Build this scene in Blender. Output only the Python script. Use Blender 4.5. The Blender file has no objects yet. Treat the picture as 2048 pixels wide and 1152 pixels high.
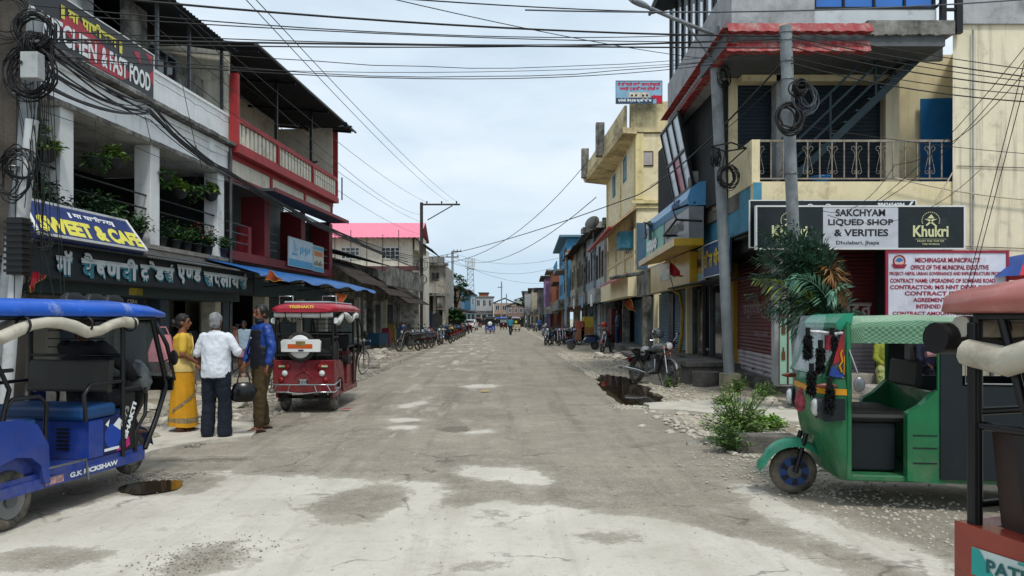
import bpy, math, random
import numpy as np
from mathutils import Vector, Matrix, noise
C = bpy.context.scene
COL = C.collection
rad = math.radians
rnd = random.Random(7)
PI = math.pi
EYE = 1.55
cam = bpy.data.cameras.new('camera')
cam.sensor_width = 36
cam.lens = 1500 / 2048 * 36
cam.shift_x = 14 / 2048
cam.shift_y = 62 / 2048
cam.clip_start = 0.05
cam.clip_end = 6000
co = bpy.data.objects.new('camera', cam)
COL.objects.link(co)
co.location = (0, 0, EYE)
co.rotation_euler = (rad(90), 0, 0)
C.camera = co
SUN_EL, SUN_AZ = 60, 163          # azimuth clockwise from +Y: behind the camera, to the right
w = bpy.data.worlds.new('World')
C.world = w
w.use_nodes = True
nt = w.node_tree
bg = nt.nodes['Background']
bg.inputs['Strength'].default_value = 0.1
sky = nt.nodes.new('ShaderNodeTexSky')
sky.sky_type = 'NISHITA'
sky.sun_disc = False
sky.sun_elevation = rad(SUN_EL)
sky.sun_rotation = rad(SUN_AZ)
sky.dust_density = 3
tc = nt.nodes.new('ShaderNodeTexCoord')
mp = nt.nodes.new('ShaderNodeMapping')
mp.inputs['Scale'].default_value = (1.0, 1.0, 3.2)
nt.links.new(tc.outputs['Generated'], mp.inputs['Vector'])
n1 = nt.nodes.new('ShaderNodeTexNoise')
n1.inputs['Scale'].default_value = 2.6
n1.inputs['Detail'].default_value = 6
n1.inputs['Roughness'].default_value = 0.55
nt.links.new(mp.outputs['Vector'], n1.inputs['Vector'])
cr = nt.nodes.new('ShaderNodeValToRGB')          # cloud tone: thin blue-grey to pale white
cr.color_ramp.elements[0].position = 0.34
cr.color_ramp.elements[0].color = (4.2, 5.15, 6.0, 1)
cr.color_ramp.elements[1].position = 0.62
cr.color_ramp.elements[1].color = (5.75, 6.4, 6.95, 1)
nt.links.new(n1.outputs['Fac'], cr.inputs['Fac'])
sep = nt.nodes.new('ShaderNodeSeparateXYZ')
nt.links.new(tc.outputs['Generated'], sep.inputs[0])
hz = nt.nodes.new('ShaderNodeMapRange')          # bluer bank of cloud low over the horizon
n2 = nt.nodes.new('ShaderNodeTexNoise')
n2.inputs['Scale'].default_value = 4
n2.inputs['Detail'].default_value = 3
nt.links.new(mp.outputs['Vector'], n2.inputs['Vector'])
ma = nt.nodes.new('ShaderNodeMath'); ma.operation = 'MULTIPLY_ADD'
ma.inputs[1].default_value = 0.10
nt.links.new(n2.outputs['Fac'], ma.inputs[0])
nt.links.new(sep.outputs['Z'], ma.inputs[2])
hz.inputs['From Min'].default_value = 0.115
hz.inputs['From Max'].default_value = 0.15
hz.inputs['To Min'].default_value = 0.75
hz.inputs['To Max'].default_value = 0
nt.links.new(ma.outputs[0], hz.inputs['Value'])
mx0 = nt.nodes.new('ShaderNodeMixRGB')
mx0.inputs['Color2'].default_value = (3.7, 4.95, 6.0, 1)
nt.links.new(hz.outputs[0], mx0.inputs['Fac'])
nt.links.new(cr.outputs['Color'], mx0.inputs['Color1'])
mx = nt.nodes.new('ShaderNodeMixRGB')
mx.inputs['Fac'].default_value = 0.93
nt.links.new(sky.outputs[0], mx.inputs['Color1'])
nt.links.new(mx0.outputs[0], mx.inputs['Color2'])
nt.links.new(mx.outputs[0], bg.inputs['Color'])
sl = bpy.data.lights.new('sun', 'SUN')
sl.energy = 1.5
sl.angle = rad(10)
sl.color = (1, 0.965, 0.91)
so = bpy.data.objects.new('sun', sl)
COL.objects.link(so)
_a, _e = rad(SUN_AZ), rad(SUN_EL)
sd = Vector((math.sin(_a) * math.cos(_e), math.cos(_a) * math.cos(_e), math.sin(_e)))
so.rotation_euler = sd.to_track_quat('Z', 'Y').to_euler()
so.location = (0, 0, 60)
vs = C.view_settings
vs.view_transform = 'Standard'
vs.look = 'None'
vs.exposure = 0.62
vs.gamma = 1
vs.use_curve_mapping = False
C.cycles.max_bounces = 6
C.cycles.transparent_max_bounces = 12
C.cycles.use_denoising = True
def lin(h):
 h = h.lstrip('#')
 o = []
 for i in (0, 2, 4):
  c = int(h[i:i + 2], 16) / 255
  o.append(c / 12.92 if c <= 0.04045 else ((c + 0.055) / 1.055) ** 2.4)
 return (*o, 1)
_M = {}
def mat(name, col, rough=0.7, metal=0.0, var=0.12, dirt=0.0, dcol='#3a3733', dscale=1.6, streak=0.0, scale=3.0,
  bump=0.0, bscale=40, trans=0.0, spec=0.4, coat=0.0, emit=0, mud=0.0):
 """paint / plaster / cloth with its own mottling, dirt patches, rain streaks and fine relief"""
 if name in _M:
  return _M[name]
 m = bpy.data.materials.new(name)
 m.use_nodes = True
 t = m.node_tree
 N, L = t.nodes, t.links
 b = N['Principled BSDF']
 base = lin(col) if isinstance(col, str) else (*col, 1)
 b.inputs['Roughness'].default_value = rough
 b.inputs['Metallic'].default_value = metal
 b.inputs['Specular IOR Level'].default_value = spec
 b.inputs['Coat Weight'].default_value = coat
 if trans:
  b.inputs['Transmission Weight'].default_value = trans
 if emit:
  b.inputs['Emission Color'].default_value = base
  b.inputs['Emission Strength'].default_value = emit
 g = N.new('ShaderNodeNewGeometry')
 src = None
 cur = None
 def noi(sc, det=4, vec=None, rough_=0.6):
  n = N.new('ShaderNodeTexNoise')
  n.inputs['Scale'].default_value = sc
  n.inputs['Detail'].default_value = det
  n.inputs['Roughness'].default_value = rough_
  L.new(vec or g.outputs['Position'], n.inputs['Vector'])
  return n.outputs['Fac']
 def ramp(v, lo, hi, a=0.0, z=1.0):
  r = N.new('ShaderNodeMapRange')
  r.inputs['From Min'].default_value = lo
  r.inputs['From Max'].default_value = hi
  r.inputs['To Min'].default_value = a
  r.inputs['To Max'].default_value = z
  L.new(v, r.inputs['Value'])
  return r.outputs[0]
 def mix(c1, c2, fac, mode='MIX'):
  x = N.new('ShaderNodeMixRGB')
  x.blend_type = mode
  for i, c in ((1, c1), (2, c2)):
   if isinstance(c, tuple):
    x.inputs[i].default_value = c
   else:
    L.new(c, x.inputs[i])
  L.new(fac, x.inputs[0])
  return x.outputs[0]
 cur = base
 if var:
  dk = tuple(c * (1 - 1.6 * var) for c in base[:3]) + (1,)
  lt = tuple(min(1, c * (1 + 1.1 * var)) for c in base[:3]) + (1,)
  cur = mix(dk, lt, ramp(noi(scale, 5), 0.3, 0.7))
 if dirt:
  cur = mix(cur, lin(dcol), ramp(noi(dscale, 8, rough_=0.72), 0.62 - 0.22 * dirt, 0.72 - 0.1 * dirt, 0, min(1, 0.35 + dirt * 0.6)))
 if streak:
  mpp = N.new('ShaderNodeMapping')
  mpp.inputs['Scale'].default_value = (7, 7, 0.35)
  L.new(g.outputs['Position'], mpp.inputs['Vector'])
  cur = mix(cur, lin(dcol), ramp(noi(1.0, 6, mpp.outputs[0], 0.7), 0.5, 0.74, 0, streak))
 if mud:
  sp = N.new('ShaderNodeSeparateXYZ'); L.new(g.outputs['Position'], sp.inputs[0])
  mm = N.new('ShaderNodeMath'); mm.operation = 'MULTIPLY'
  L.new(ramp(sp.outputs['Z'], 0.05, 0.75, 1, 0), mm.inputs[0]); L.new(ramp(noi(7, 8, rough_=0.75), 0.38, 0.62, 0, mud), mm.inputs[1])
  cur = mix(cur, lin('#8d8372'), mm.outputs[0])
  L.new(ramp(noi(5, 6), 0.35, 0.65, rough, min(1, rough + 0.35)), b.inputs['Roughness'])
 if isinstance(cur, tuple):
  b.inputs['Base Color'].default_value = cur
 else:
  L.new(cur, b.inputs['Base Color'])
 if bump:
  bp = N.new('ShaderNodeBump')
  bp.inputs['Strength'].default_value = bump
  bp.inputs['Distance'].default_value = 0.02
  L.new(noi(bscale, 4), bp.inputs['Height'])
  L.new(bp.outputs[0], b.inputs['Normal'])
 _M[name] = m
 return m
def glass(name, tint=(0.8, 0.9, 0.92), alpha=0.25, rough=0.05):
 if name in _M:
  return _M[name]
 m = bpy.data.materials.new(name)
 m.use_nodes = True
 t = m.node_tree
 b = t.nodes['Principled BSDF']
 b.inputs['Base Color'].default_value = (*tint, 1)
 b.inputs['Roughness'].default_value = rough
 b.inputs['Specular IOR Level'].default_value = 0.8
 b.inputs['Alpha'].default_value = alpha
 _M[name] = m
 return m
class MB:
 def __init__(s, M=None):
  s.v, s.f, s.m, s.s = [], [], [], []
  s.M = M
 def add(s, vs, fs, mi=0, sm=False):
  o = len(s.v)
  if s.M is not None:
   vs = [s.M @ Vector(p) for p in vs]
  s.v += [tuple(p) for p in vs]
  for f in fs:
   s.f.append(tuple(i + o for i in f)); s.m.append(mi); s.s.append(sm)
  return s
 def box(s, x0, x1, y0, y1, z0, z1, mi=0):
  if x0 > x1: x0, x1 = x1, x0
  if y0 > y1: y0, y1 = y1, y0
  if z0 > z1: z0, z1 = z1, z0
  v = [(x0, y0, z0), (x1, y0, z0), (x1, y1, z0), (x0, y1, z0), (x0, y0, z1), (x1, y0, z1), (x1, y1, z1), (x0, y1, z1)]
  return s.add(v, [(0, 3, 2, 1), (4, 5, 6, 7), (0, 1, 5, 4), (1, 2, 6, 5), (2, 3, 7, 6), (3, 0, 4, 7)], mi)
 def hexa(s, v, mi=0):
  """eight corners: bottom four then top four"""
  return s.add(v, [(0, 3, 2, 1), (4, 5, 6, 7), (0, 1, 5, 4), (1, 2, 6, 5), (2, 3, 7, 6), (3, 0, 4, 7)], mi)
 def quad(s, a, b, c, d, mi=0):
  return s.add([a, b, c, d], [(0, 1, 2, 3)], mi)
 def slab(s, a, b, c, d, t, mi=0):
  """a quad with thickness t behind its normal"""
  A, B, Cc, D = map(Vector, (a, b, c, d))
  n = (B - A).cross(D - A).normalized() * t
  return s.hexa([A - n, B - n, Cc - n, D - n, A, B, Cc, D], mi)
 def tube(s, pts, r, seg=8, mi=0, sm=True, cap=True, closed=False):
  P = [Vector(p) for p in pts]
  n = len(P)
  rs = r if isinstance(r, (list, tuple)) else [r] * n
  vs = []
  T = []
  for i in range(n):
   if closed:
    t = P[(i + 1) % n] - P[i - 1]
   else:
    t = P[min(i + 1, n - 1)] - P[max(i - 1, 0)]
   T.append(t.normalized() if t.length > 1e-9 else Vector((0, 0, 1)))
  up = Vector((0, 0, 1)) if abs(T[0].z) < 0.9 else Vector((1, 0, 0))
  x = T[0].cross(up).normalized()
  for i in range(n):
   x = (x - T[i] * x.dot(T[i]))
   x = x.normalized() if x.length > 1e-6 else T[i].orthogonal().normalized()
   y = T[i].cross(x)
   ri = rs[i]
   ra, rb = ri if isinstance(ri, (tuple, list)) else (ri, ri)
   for k in range(seg):
    a = 2 * PI * (k + 0.5) / seg
    vs.append(P[i] + x * (ra * math.cos(a)) + y * (rb * math.sin(a)))
  fs = []
  m = n if closed else n - 1
  for i in range(m):
   j = (i + 1) % n
   for k in range(seg):
    k2 = (k + 1) % seg
    fs.append((i * seg + k, i * seg + k2, j * seg + k2, j * seg + k))
  s.add(vs, fs, mi, sm)
  if cap and not closed:
   s.add(vs[:seg], [tuple(range(seg - 1, -1, -1))], mi)
   s.add(vs[-seg:], [tuple(range(seg))], mi)
  return s
 def ring(s, c, R, r, ax='y', seg=24, s2=8, mi=0, arc=None):
  pts = []
  a0, a1 = arc if arc else (0, 2 * PI)
  n = seg if not arc else seg + 1
  for k in range(n):
   a = a0 + (a1 - a0) * k / seg
   ca, sa = R * math.cos(a), R * math.sin(a)
   p = {'y': (ca, 0, sa), 'x': (0, ca, sa), 'z': (ca, sa, 0)}[ax]
   pts.append((c[0] + p[0], c[1] + p[1], c[2] + p[2]))
  return s.tube(pts, r, s2, mi, closed=not arc)
 def lathe(s, prof, c=(0, 0, 0), ax='z', seg=16, mi=0, sm=True):
  vs, fs = [], []
  for r, h in prof:
   for k in range(seg):
    a = 2 * PI * k / seg
    ca, sa = r * math.cos(a), r * math.sin(a)
    p = {'z': (ca, sa, h), 'y': (sa, h, ca), 'x': (h, ca, sa)}[ax]
    vs.append((c[0] + p[0], c[1] + p[1], c[2] + p[2]))
  for i in range(len(prof) - 1):
   for k in range(seg):
    k2 = (k + 1) % seg
    fs.append((i * seg + k, i * seg + k2, (i + 1) * seg + k2, (i + 1) * seg + k))
  s.add(vs, fs, mi, sm)
  if prof[0][0] > 1e-4:
   s.add(vs[:seg], [tuple(range(seg - 1, -1, -1))], mi)
  if prof[-1][0] > 1e-4:
   s.add(vs[-seg:], [tuple(range(seg))], mi)
  return s
 def ell(s, c, r, seg=12, rings=8, mi=0):
  prof = [(math.sin(PI * i / rings) + 1e-5, -math.cos(PI * i / rings)) for i in range(rings + 1)]
  vs, fs = [], []
  for pr, h in prof:
   for k in range(seg):
    a = 2 * PI * k / seg
    vs.append((c[0] + r[0] * pr * math.cos(a), c[1] + r[1] * pr * math.sin(a), c[2] + r[2] * h))
  for i in range(rings):
   for k in range(seg):
    k2 = (k + 1) % seg
    fs.append((i * seg + k, i * seg + k2, (i + 1) * seg + k2, (i + 1) * seg + k))
  return s.add(vs, fs, mi, True)
 def prism(s, poly, a, b, ax='y', mi=0, sm=False):
  """polygon in the plane across ax, extruded from a to b"""
  n = len(poly)
  def P(p, h):
   return {'y': (p[0], h, p[1]), 'x': (h, p[0], p[1]), 'z': (p[0], p[1], h)}[ax]
  vs = [P(p, a) for p in poly] + [P(p, b) for p in poly]
  s.add(vs, [(i, (i + 1) % n, n + (i + 1) % n, n + i) for i in range(n)], mi, sm)
  s.add(vs, [tuple(range(n - 1, -1, -1)), tuple(range(n, 2 * n))], mi)
  return s
 def loft(s, rings, mi=0, sm=True, cap=True):
  n = len(rings[0])
  vs = [p for r in rings for p in r]
  fs = []
  for i in range(len(rings) - 1):
   for k in range(n):
    k2 = (k + 1) % n
    fs.append((i * n + k, i * n + k2, (i + 1) * n + k2, (i + 1) * n + k))
  s.add(vs, fs, mi, sm)
  if cap:
   s.add(list(rings[0]), [tuple(range(n - 1, -1, -1))], mi)
   s.add(list(rings[-1]), [tuple(range(n))], mi)
  return s
 def mesh(s, name):
  me = bpy.data.meshes.new(name)
  me.from_pydata(s.v, [], s.f)
  me.polygons.foreach_set('material_index', s.m)
  me.polygons.foreach_set('use_smooth', s.s)
  me.update()
  return me
 def build(s, name, mats, parent=None, bev=0, label=None, kind=None):
  me = s.mesh(name)
  for m in (mats if isinstance(mats, (list, tuple)) else [mats]):
   me.materials.append(m)
  o = bpy.data.objects.new(name, me)
  COL.objects.link(o)
  if parent is not None:
   o.parent = parent
  if bev:
   b = o.modifiers.new('bevel', 'BEVEL')
   b.width = bev; b.segments = 2; b.limit_method = 'ANGLE'; b.angle_limit = rad(40)
  if label: o['label'] = label
  if kind: o['kind'] = kind
  return o
def clean(o, merge=1e-4):
 return o
def thing(name, label, cat, loc=(0, 0, 0), rz=0.0, group=None, scale=1.0):
 o = bpy.data.objects.new(name, None)
 COL.objects.link(o)
 o.location = loc
 o.rotation_euler = (0, 0, rz)
 if scale != 1.0:
  o.scale = (scale,) * 3
 o.empty_display_size = 0.2
 o['label'] = label; o['category'] = cat
 if group: o['group'] = group
 return o
def tag(o, label, cat, group=None):
 o['label'] = label; o['category'] = cat
 if group: o['group'] = group
 return o
def struct(o):
 o['kind'] = 'structure'
 return o
def dup(root, loc, rz, label, group=None):
 def cp(o, par):
  c = o.copy(); COL.objects.link(c); c.parent = par
  for ch in o.children: cp(ch, c)
  return c
 r = cp(root, None)
 r.location = loc; r.rotation_euler = (0, 0, rz)
 r['label'] = label
 if group: r['group'] = group
 return r
def piece(me, name, parent, loc=(0, 0, 0), rot=(0, 0, 0), sc=(1, 1, 1)):
 o = bpy.data.objects.new(name, me)
 COL.objects.link(o)
 o.parent = parent; o.location = loc; o.rotation_euler = rot; o.scale = sc
 return o
def meshm(mb, name, *mats):
 me = mb.mesh(name)
 for m in mats: me.materials.append(m)
 return me
def W(px, py, Y):
 """the point at depth Y on the sight line through photo pixel (px, py)"""
 return Vector(((px - 1010) / 1500 * Y, Y, EYE + (638 - py) / 1500 * Y))
def G(px, py):
 """the ground point seen at a photo pixel"""
 Y = 1500 * EYE / (py - 638)
 return Vector(((px - 1010) / 1500 * Y, Y, 0))
class Frame:
 def __init__(s, origin, rz):
  s.o = Vector((origin[0], origin[1], 0)); s.rz = rz
  s.x = Vector((math.cos(rz), math.sin(rz), 0)); s.y = Vector((-math.sin(rz), math.cos(rz), 0))
  s.M = Matrix.Translation(s.o) @ Matrix.Rotation(rz, 4, 'Z')
 def hit(s, px, py=638, v=0.0):
  d = Vector(((px - 1010) / 1500, 1, (638 - py) / 1500))
  e = Vector((0, 0, EYE))
  t = (v - (e - s.o).dot(s.y)) / d.dot(s.y)
  p = e + d * t
  return (p - s.o).dot(s.x), p.z
 def u(s, px, v=0.0): return s.hit(px, 638, v)[0]
 def z(s, px, py, v=0.0): return s.hit(px, py, v)[1]
 def w(s, u, v, z): return s.o + s.x * u + s.y * v + Vector((0, 0, z))
LF = Frame((-9.38, 0), math.atan2(1, 0.08))        # left facades: v > 0 goes into the buildings
RF = Frame((4.5, 0), math.atan2(1, 0.03))          # right facades: v > 0 goes out to the street
FF = Frame((0, 15), 0)                             # corner building's front: v > 0 goes in
def glyph_mesh(body, bold=0.0, shear=0.0, space=1.0):
 cu = bpy.data.curves.new('letters', 'FONT')
 cu.body = body
 cu.offset = bold
 cu.shear = shear
 cu.space_character = space
 cu.resolution_u = 3
 cu.fill_mode = 'FRONT'
 ob = bpy.data.objects.new('letters', cu)
 me = bpy.data.meshes.new_from_object(ob)
 vs = [tuple(v.co)[:2] for v in me.vertices]
 fs = [tuple(p.vertices) for p in me.polygons]
 bpy.data.meshes.remove(me)
 bpy.data.objects.remove(ob); bpy.data.curves.remove(cu)
 return vs, fs
def letter_obj(vs, fs, W_, H_, m, parent, M, name='lettering'):
 xs = [v[0] for v in vs]; ys = [v[1] for v in vs]
 x0, y0 = min(xs), min(ys)
 sx = W_ / max(1e-6, max(xs) - x0); sy = H_ / max(1e-6, max(ys) - y0)
 mb = MB(M)
 mb.add([((x - x0) * sx, (y - y0) * sy, 0) for x, y in vs], fs)
 return mb.build(name, m, parent)
def text(body, W_, H_, m, parent, M, bold=0.02, shear=0.0, name='lettering', space=1.0):
 """words fitted to a W x H box; M maps the letters' x, y to the surface"""
 vs, fs = glyph_mesh(body, bold, shear, space)
 return letter_obj(vs, fs, W_, H_, m, parent, M, name)
def deva(tokens, bold=0.03):
 """Devanagari: a token ending '-' is a half letter (its stem cut away), 'R' a reph hook, '^' a low ra stroke"""
 V, F = [], []
 x = 0.0
 def put(vs, fs):
  o = len(V)
  V.extend(vs); F.extend(tuple(i + o for i in f) for f in fs)
 def bar(x0, x1):
  put([(x0, 0.62), (x1, 0.62), (x1, 0.70), (x0, 0.70)], [(0, 1, 2, 3)])
 word = None
 for t in tokens:
  if t == ' ':
   if word is not None: bar(word - 0.02, x + 0.02); word = None
   x += 0.28
   continue
  if t == 'R':
   pts = [(x - 0.20, 0.70), (x - 0.25, 0.80), (x - 0.17, 0.88), (x - 0.08, 0.84)]
   for a, b in zip(pts, pts[1:]):
    d = Vector((b[0] - a[0], b[1] - a[1])).normalized() * 0.035
    nx, ny = -d.y, d.x
    put([(a[0] + nx, a[1] + ny), (a[0] - nx, a[1] - ny), (b[0] - nx, b[1] - ny), (b[0] + nx, b[1] + ny)], [(0, 1, 2, 3)])
   continue
  if t == '^':
   for a, b in (((x - 0.27, 0.02), (x - 0.38, -0.16)), ((x - 0.27, 0.02), (x - 0.16, -0.16))):
    put([(a[0] - 0.04, a[1]), (a[0] + 0.04, a[1]), (b[0] + 0.04, b[1]), (b[0] - 0.04, b[1])], [(0, 1, 2, 3)])
   continue
  half = t.endswith('-')
  vs, fs = glyph_mesh(t.rstrip('-'), bold)
  if not vs: continue
  x0 = min(v[0] for v in vs); x1 = max(v[0] for v in vs)
  if half:
   cut = x1 - 0.17
   fs = [f for f in fs if sum(vs[i][0] for i in f) / len(f) < cut]
   vs = [(min(a, cut), b) for a, b in vs]
   x1 = cut
  if word is None: word = x
  put([(a - x0 + x, b) for a, b in vs], fs)
  x += (x1 - x0) + (0.02 if half else -0.01)
 if word is not None: bar(word - 0.02, x + 0.02)
 return V, F
def dtext(tokens, W_, H_, m, parent, M, bold=0.03):
 vs, fs = deva(tokens, bold)
 return letter_obj(vs, fs, W_, H_, m, parent, M)
def onplane(origin, xdir, updir):
 """matrix for lettering: local x along xdir, y along updir"""
 x = Vector(xdir).normalized(); y = Vector(updir).normalized(); z = x.cross(y)
 M = Matrix((x, y, z)).transposed().to_4x4()
 M.translation = Vector(origin)
 return M
# ================================================================ the setting: ground, road, puddles
def fbm(x, y, s=1.0, o=4):
 return noise.fractal(Vector((x * s, y * s, 3.1)), 1.0, 2.0, o)
def inside(X, Y, poly):
 r = np.zeros(X.shape, bool)
 n = len(poly)
 for i in range(n):
  x1, y1 = poly[i]; x2, y2 = poly[(i + 1) % n]
  c = ((y1 > Y) != (y2 > Y)) & (X < (x2 - x1) * (Y - y1) / (y2 - y1 + 1e-12) + x1)
  r ^= c
 return r
def gpoly(pts): return [tuple(G(*p))[:2] for p in pts]
LIGHT = [gpoly(p) for p in (
 [(-900, 1075), (0, 1062), (150, 1015), (240, 992), (400, 988), (475, 948), (560, 950), (700, 957), (850, 961), (905, 975), (870, 1012), (905, 1030),
  (985, 992), (1060, 1012), (1130, 1004), (1180, 1026), (1290, 1030), (1400, 1056), (1500, 1085), (1600, 1110), (1700, 1150), (2300, 1900), (-900, 1900)],
 [(890, 935), (960, 931), (1060, 934), (1105, 958), (1085, 978), (1030, 962), (930, 952)],
 [(420, 945), (475, 933), (485, 940), (440, 958)], [(760, 858), (800, 850), (840, 852), (830, 862)],
 [(925, 862), (990, 860), (985, 868), (930, 870)], [(925, 772), (960, 768), (1000, 770), (990, 776), (930, 778)],
 [(790, 812), (850, 800), (856, 806), (800, 820)], [(770, 838), (840, 834), (850, 840), (775, 846)],
 [(1455, 968), (1500, 965), (1560, 1000), (1700, 1060), (1900, 1120), (1950, 1180), (1700, 1100), (1560, 1050), (1500, 1010)],
)]
HOLE = [gpoly(p) for p in (
 [(610, 1010), (700, 975), (800, 965), (825, 985), (790, 1015), (760, 1045), (620, 1050)],
 [(-40, 1110), (60, 1095), (230, 1098), (260, 1110), (160, 1130), (-20, 1150)],
 [(330, 1118), (420, 1090), (500, 1078), (505, 1100), (450, 1150), (280, 1170)],
 [(975, 1020), (1015, 1022), (1035, 1055), (1020, 1065), (985, 1050)],
 [(1150, 1058), (1230, 1062), (1290, 1070), (1300, 1090), (1230, 1088), (1170, 1080)], [(890, 1130), (1000, 1118), (1020, 1140), (900, 1150)],
)]
DARK = [gpoly(p) for p in (
 [(870, 855), (940, 850), (945, 860), (915, 868), (880, 864)], [(860, 920), (930, 915), (925, 926), (865, 930)], [(570, 940), (620, 936), (640, 944), (590, 950)],
 [(1130, 1028), (1170, 1024), (1175, 1038), (1145, 1044)], [(365, 1060), (400, 1054), (415, 1060), (380, 1070)],
 [(840, 1022), (870, 1018), (872, 1030), (850, 1034)], [(670, 1078), (712, 1076), (710, 1084), (675, 1084)],
 [(930, 990), (955, 988), (955, 996), (935, 997)], [(500, 940), (550, 936), (540, 947), (505, 950)], [(310, 918), (520, 914), (520, 922), (315, 926)],
 [(1060, 932), (1500, 930), (1500, 935), (1060, 937)],
)]
def road_l(y): return -3.9 if y > 14 else (-3.9 - (14 - y) * 0.02 if y > 8.5 else -12)
def road_r(y): return 2.55 if y > 13 else (2.55 + (13 - y) * 0.06 if y > 8.5 else 2.85 + (8.5 - y) * 0.75)
def gz(x, y):
 """ground height: shoulders of packed rubble rise and roll a little"""
 e = max(0, (road_l(y) - x), (x - road_r(y))) if y > 8 else 0
 b = min(1, e / 0.8)
 return -0.012 - 0.02 * (1 - b) + b * (0.03 + 0.05 * fbm(x, y, 0.9))
def grid(xs, ys, zf):
 nx, ny = len(xs), len(ys)
 v = [(x, y, zf(x, y)) for y in ys for x in xs]
 f = [(j * nx + i, j * nx + i + 1, (j + 1) * nx + i + 1, (j + 1) * nx + i) for j in range(ny - 1) for i in range(nx - 1)]
 return v, f
def ramp_list(a, b, s0, s1):
 out = [a]
 while out[-1] < b:
  t = (out[-1] - a) / (b - a)
  out.append(out[-1] + s0 + (s1 - s0) * t * t ** 0.3)
 return out
def road_material(name, is_road):
 m = bpy.data.materials.new(name)
 m.use_nodes = True
 t = m.node_tree; N, L = t.nodes, t.links
 b = N['Principled BSDF']
 g = N.new('ShaderNodeNewGeometry')
 def noi(sc, det=5, r=0.6, vec=None):
  n = N.new('ShaderNodeTexNoise'); n.inputs['Scale'].default_value = sc; n.inputs['Detail'].default_value = det; n.inputs['Roughness'].default_value = r
  L.new(vec or g.outputs['Position'], n.inputs['Vector']); return n.outputs['Fac']
 def rg(v, lo, hi, a=0, z=1):
  r = N.new('ShaderNodeMapRange'); r.inputs['From Min'].default_value = lo; r.inputs['From Max'].default_value = hi
  r.inputs['To Min'].default_value = a; r.inputs['To Max'].default_value = z; L.new(v, r.inputs['Value']); return r.outputs[0]
 def mix(a, c, f):
  x = N.new('ShaderNodeMixRGB')
  for i, k in ((1, a), (2, c)):
   if isinstance(k, tuple): x.inputs[i].default_value = k
   else: L.new(k, x.inputs[i])
  if isinstance(f, float): x.inputs[0].default_value = f
  else: L.new(f, x.inputs[0])
  return x.outputs[0]
 def mth(op, a, c):
  x = N.new('ShaderNodeMath'); x.operation = op
  for i, k in ((0, a), (1, c)):
   if isinstance(k, (int, float)): x.inputs[i].default_value = k
   else: L.new(k, x.inputs[i])
  return x.outputs[0]
 def att(n):
  a = N.new('ShaderNodeAttribute'); a.attribute_name = n; return a.outputs['Fac']
 asp = mix(lin('#7c7569'), lin('#999182'), rg(noi(0.7, 6), 0.3, 0.7))
 asp = mix(asp, lin('#aaa291'), rg(noi(1.9, 9, 0.75), 0.54, 0.70, 0, 0.5))
 asp = mix(asp, lin('#6b6459'), rg(noi(3.5, 7, 0.7), 0.55, 0.75, 0, 0.6))
 asp = mix(asp, lin('#b5ad9f'), rg(noi(150, 2, 0.5), 0.58, 0.68, 0, 0.65))
 asp = mix(asp, lin('#47423b'), rg(noi(85, 4, 0.6), 0.56, 0.66, 0, 0.75))
 asp = mix(asp, lin('#c4bdb0'), rg(noi(28, 6, 0.75), 0.56, 0.66, 0, 0.55))
 asp = mix(asp, lin('#4f4a43'), rg(noi(17, 7, 0.8), 0.55, 0.66, 0, 0.5))
 conc = mix(lin('#b3ada0'), lin('#cdc8bd'), rg(noi(1.3, 6), 0.3, 0.7))
 conc = mix(conc, lin('#9a9386'), rg(noi(11, 8, 0.8), 0.54, 0.68, 0, 0.6))
 conc = mix(conc, lin('#6e675e'), rg(noi(60, 3, 0.6), 0.64, 0.70, 0, 0.7))
 conc = mix(conc, lin('#978d7c'), rg(noi(2.6, 10, 0.8), 0.54, 0.64, 0, 0.5))
 dirt = mix(lin('#857c6c'), lin('#b3aa98'), rg(noi(1.1, 8, 0.7), 0.35, 0.65))
 dirt = mix(dirt, lin('#c6c0b2'), rg(noi(14, 6, 0.75), 0.55, 0.68, 0, 0.7))
 dirt = mix(dirt, lin('#5c554a'), rg(noi(30, 5, 0.7), 0.56, 0.70, 0, 0.75))
 if is_road:
  tk = N.new('ShaderNodeMapping'); tk.inputs['Scale'].default_value = (2.2, 0.12, 1); L.new(g.outputs['Position'], tk.inputs['Vector'])
  asp = mix(asp, lin('#5f584e'), rg(noi(1.0, 6, 0.65, tk.outputs[0]), 0.50, 0.70, 0, 0.55))
  conc = mix(conc, lin('#9a9183'), rg(noi(1.2, 7, 0.65, tk.outputs[0]), 0.52, 0.72, 0, 0.5))
  e = mth('ADD', att('light'), rg(noi(3.0, 12, 0.80), 0.2, 0.8, -0.75, 0.75))
  mp_ = N.new('ShaderNodeMapping'); mp_.inputs['Scale'].default_value = (1.6, 0.38, 1); L.new(g.outputs['Position'], mp_.inputs['Vector'])
  st = rg(noi(1.3, 8, 0.68, mp_.outputs[0]), 0.535, 0.60, 0, 0.9)
  st = mth('MULTIPLY', st, att('streak'))
  c = mix(asp, conc, mth('MAXIMUM', mth('MAXIMUM', rg(e, 0.38, 0.62), mth('MULTIPLY', rg(e, 0.0, 0.6), 0.45)), st))
  d = mth('ADD', att('dark'), rg(noi(9.0, 9, 0.75), 0.2, 0.8, -0.5, 0.5))
  c = mix(c, mix(lin('#4f4a45'), lin('#8d8578'), rg(noi(60, 4), 0.45, 0.6)), rg(d, 0.45, 0.6, 0, 0.85))
  vo = N.new('ShaderNodeTexVoronoi'); vo.feature = 'DISTANCE_TO_EDGE'; vo.inputs['Scale'].default_value = 0.55
  wv = N.new('ShaderNodeTexNoise'); wv.inputs['Scale'].default_value = 2.2; wv.inputs['Detail'].default_value = 6
  L.new(g.outputs['Position'], wv.inputs['Vector'])
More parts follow.
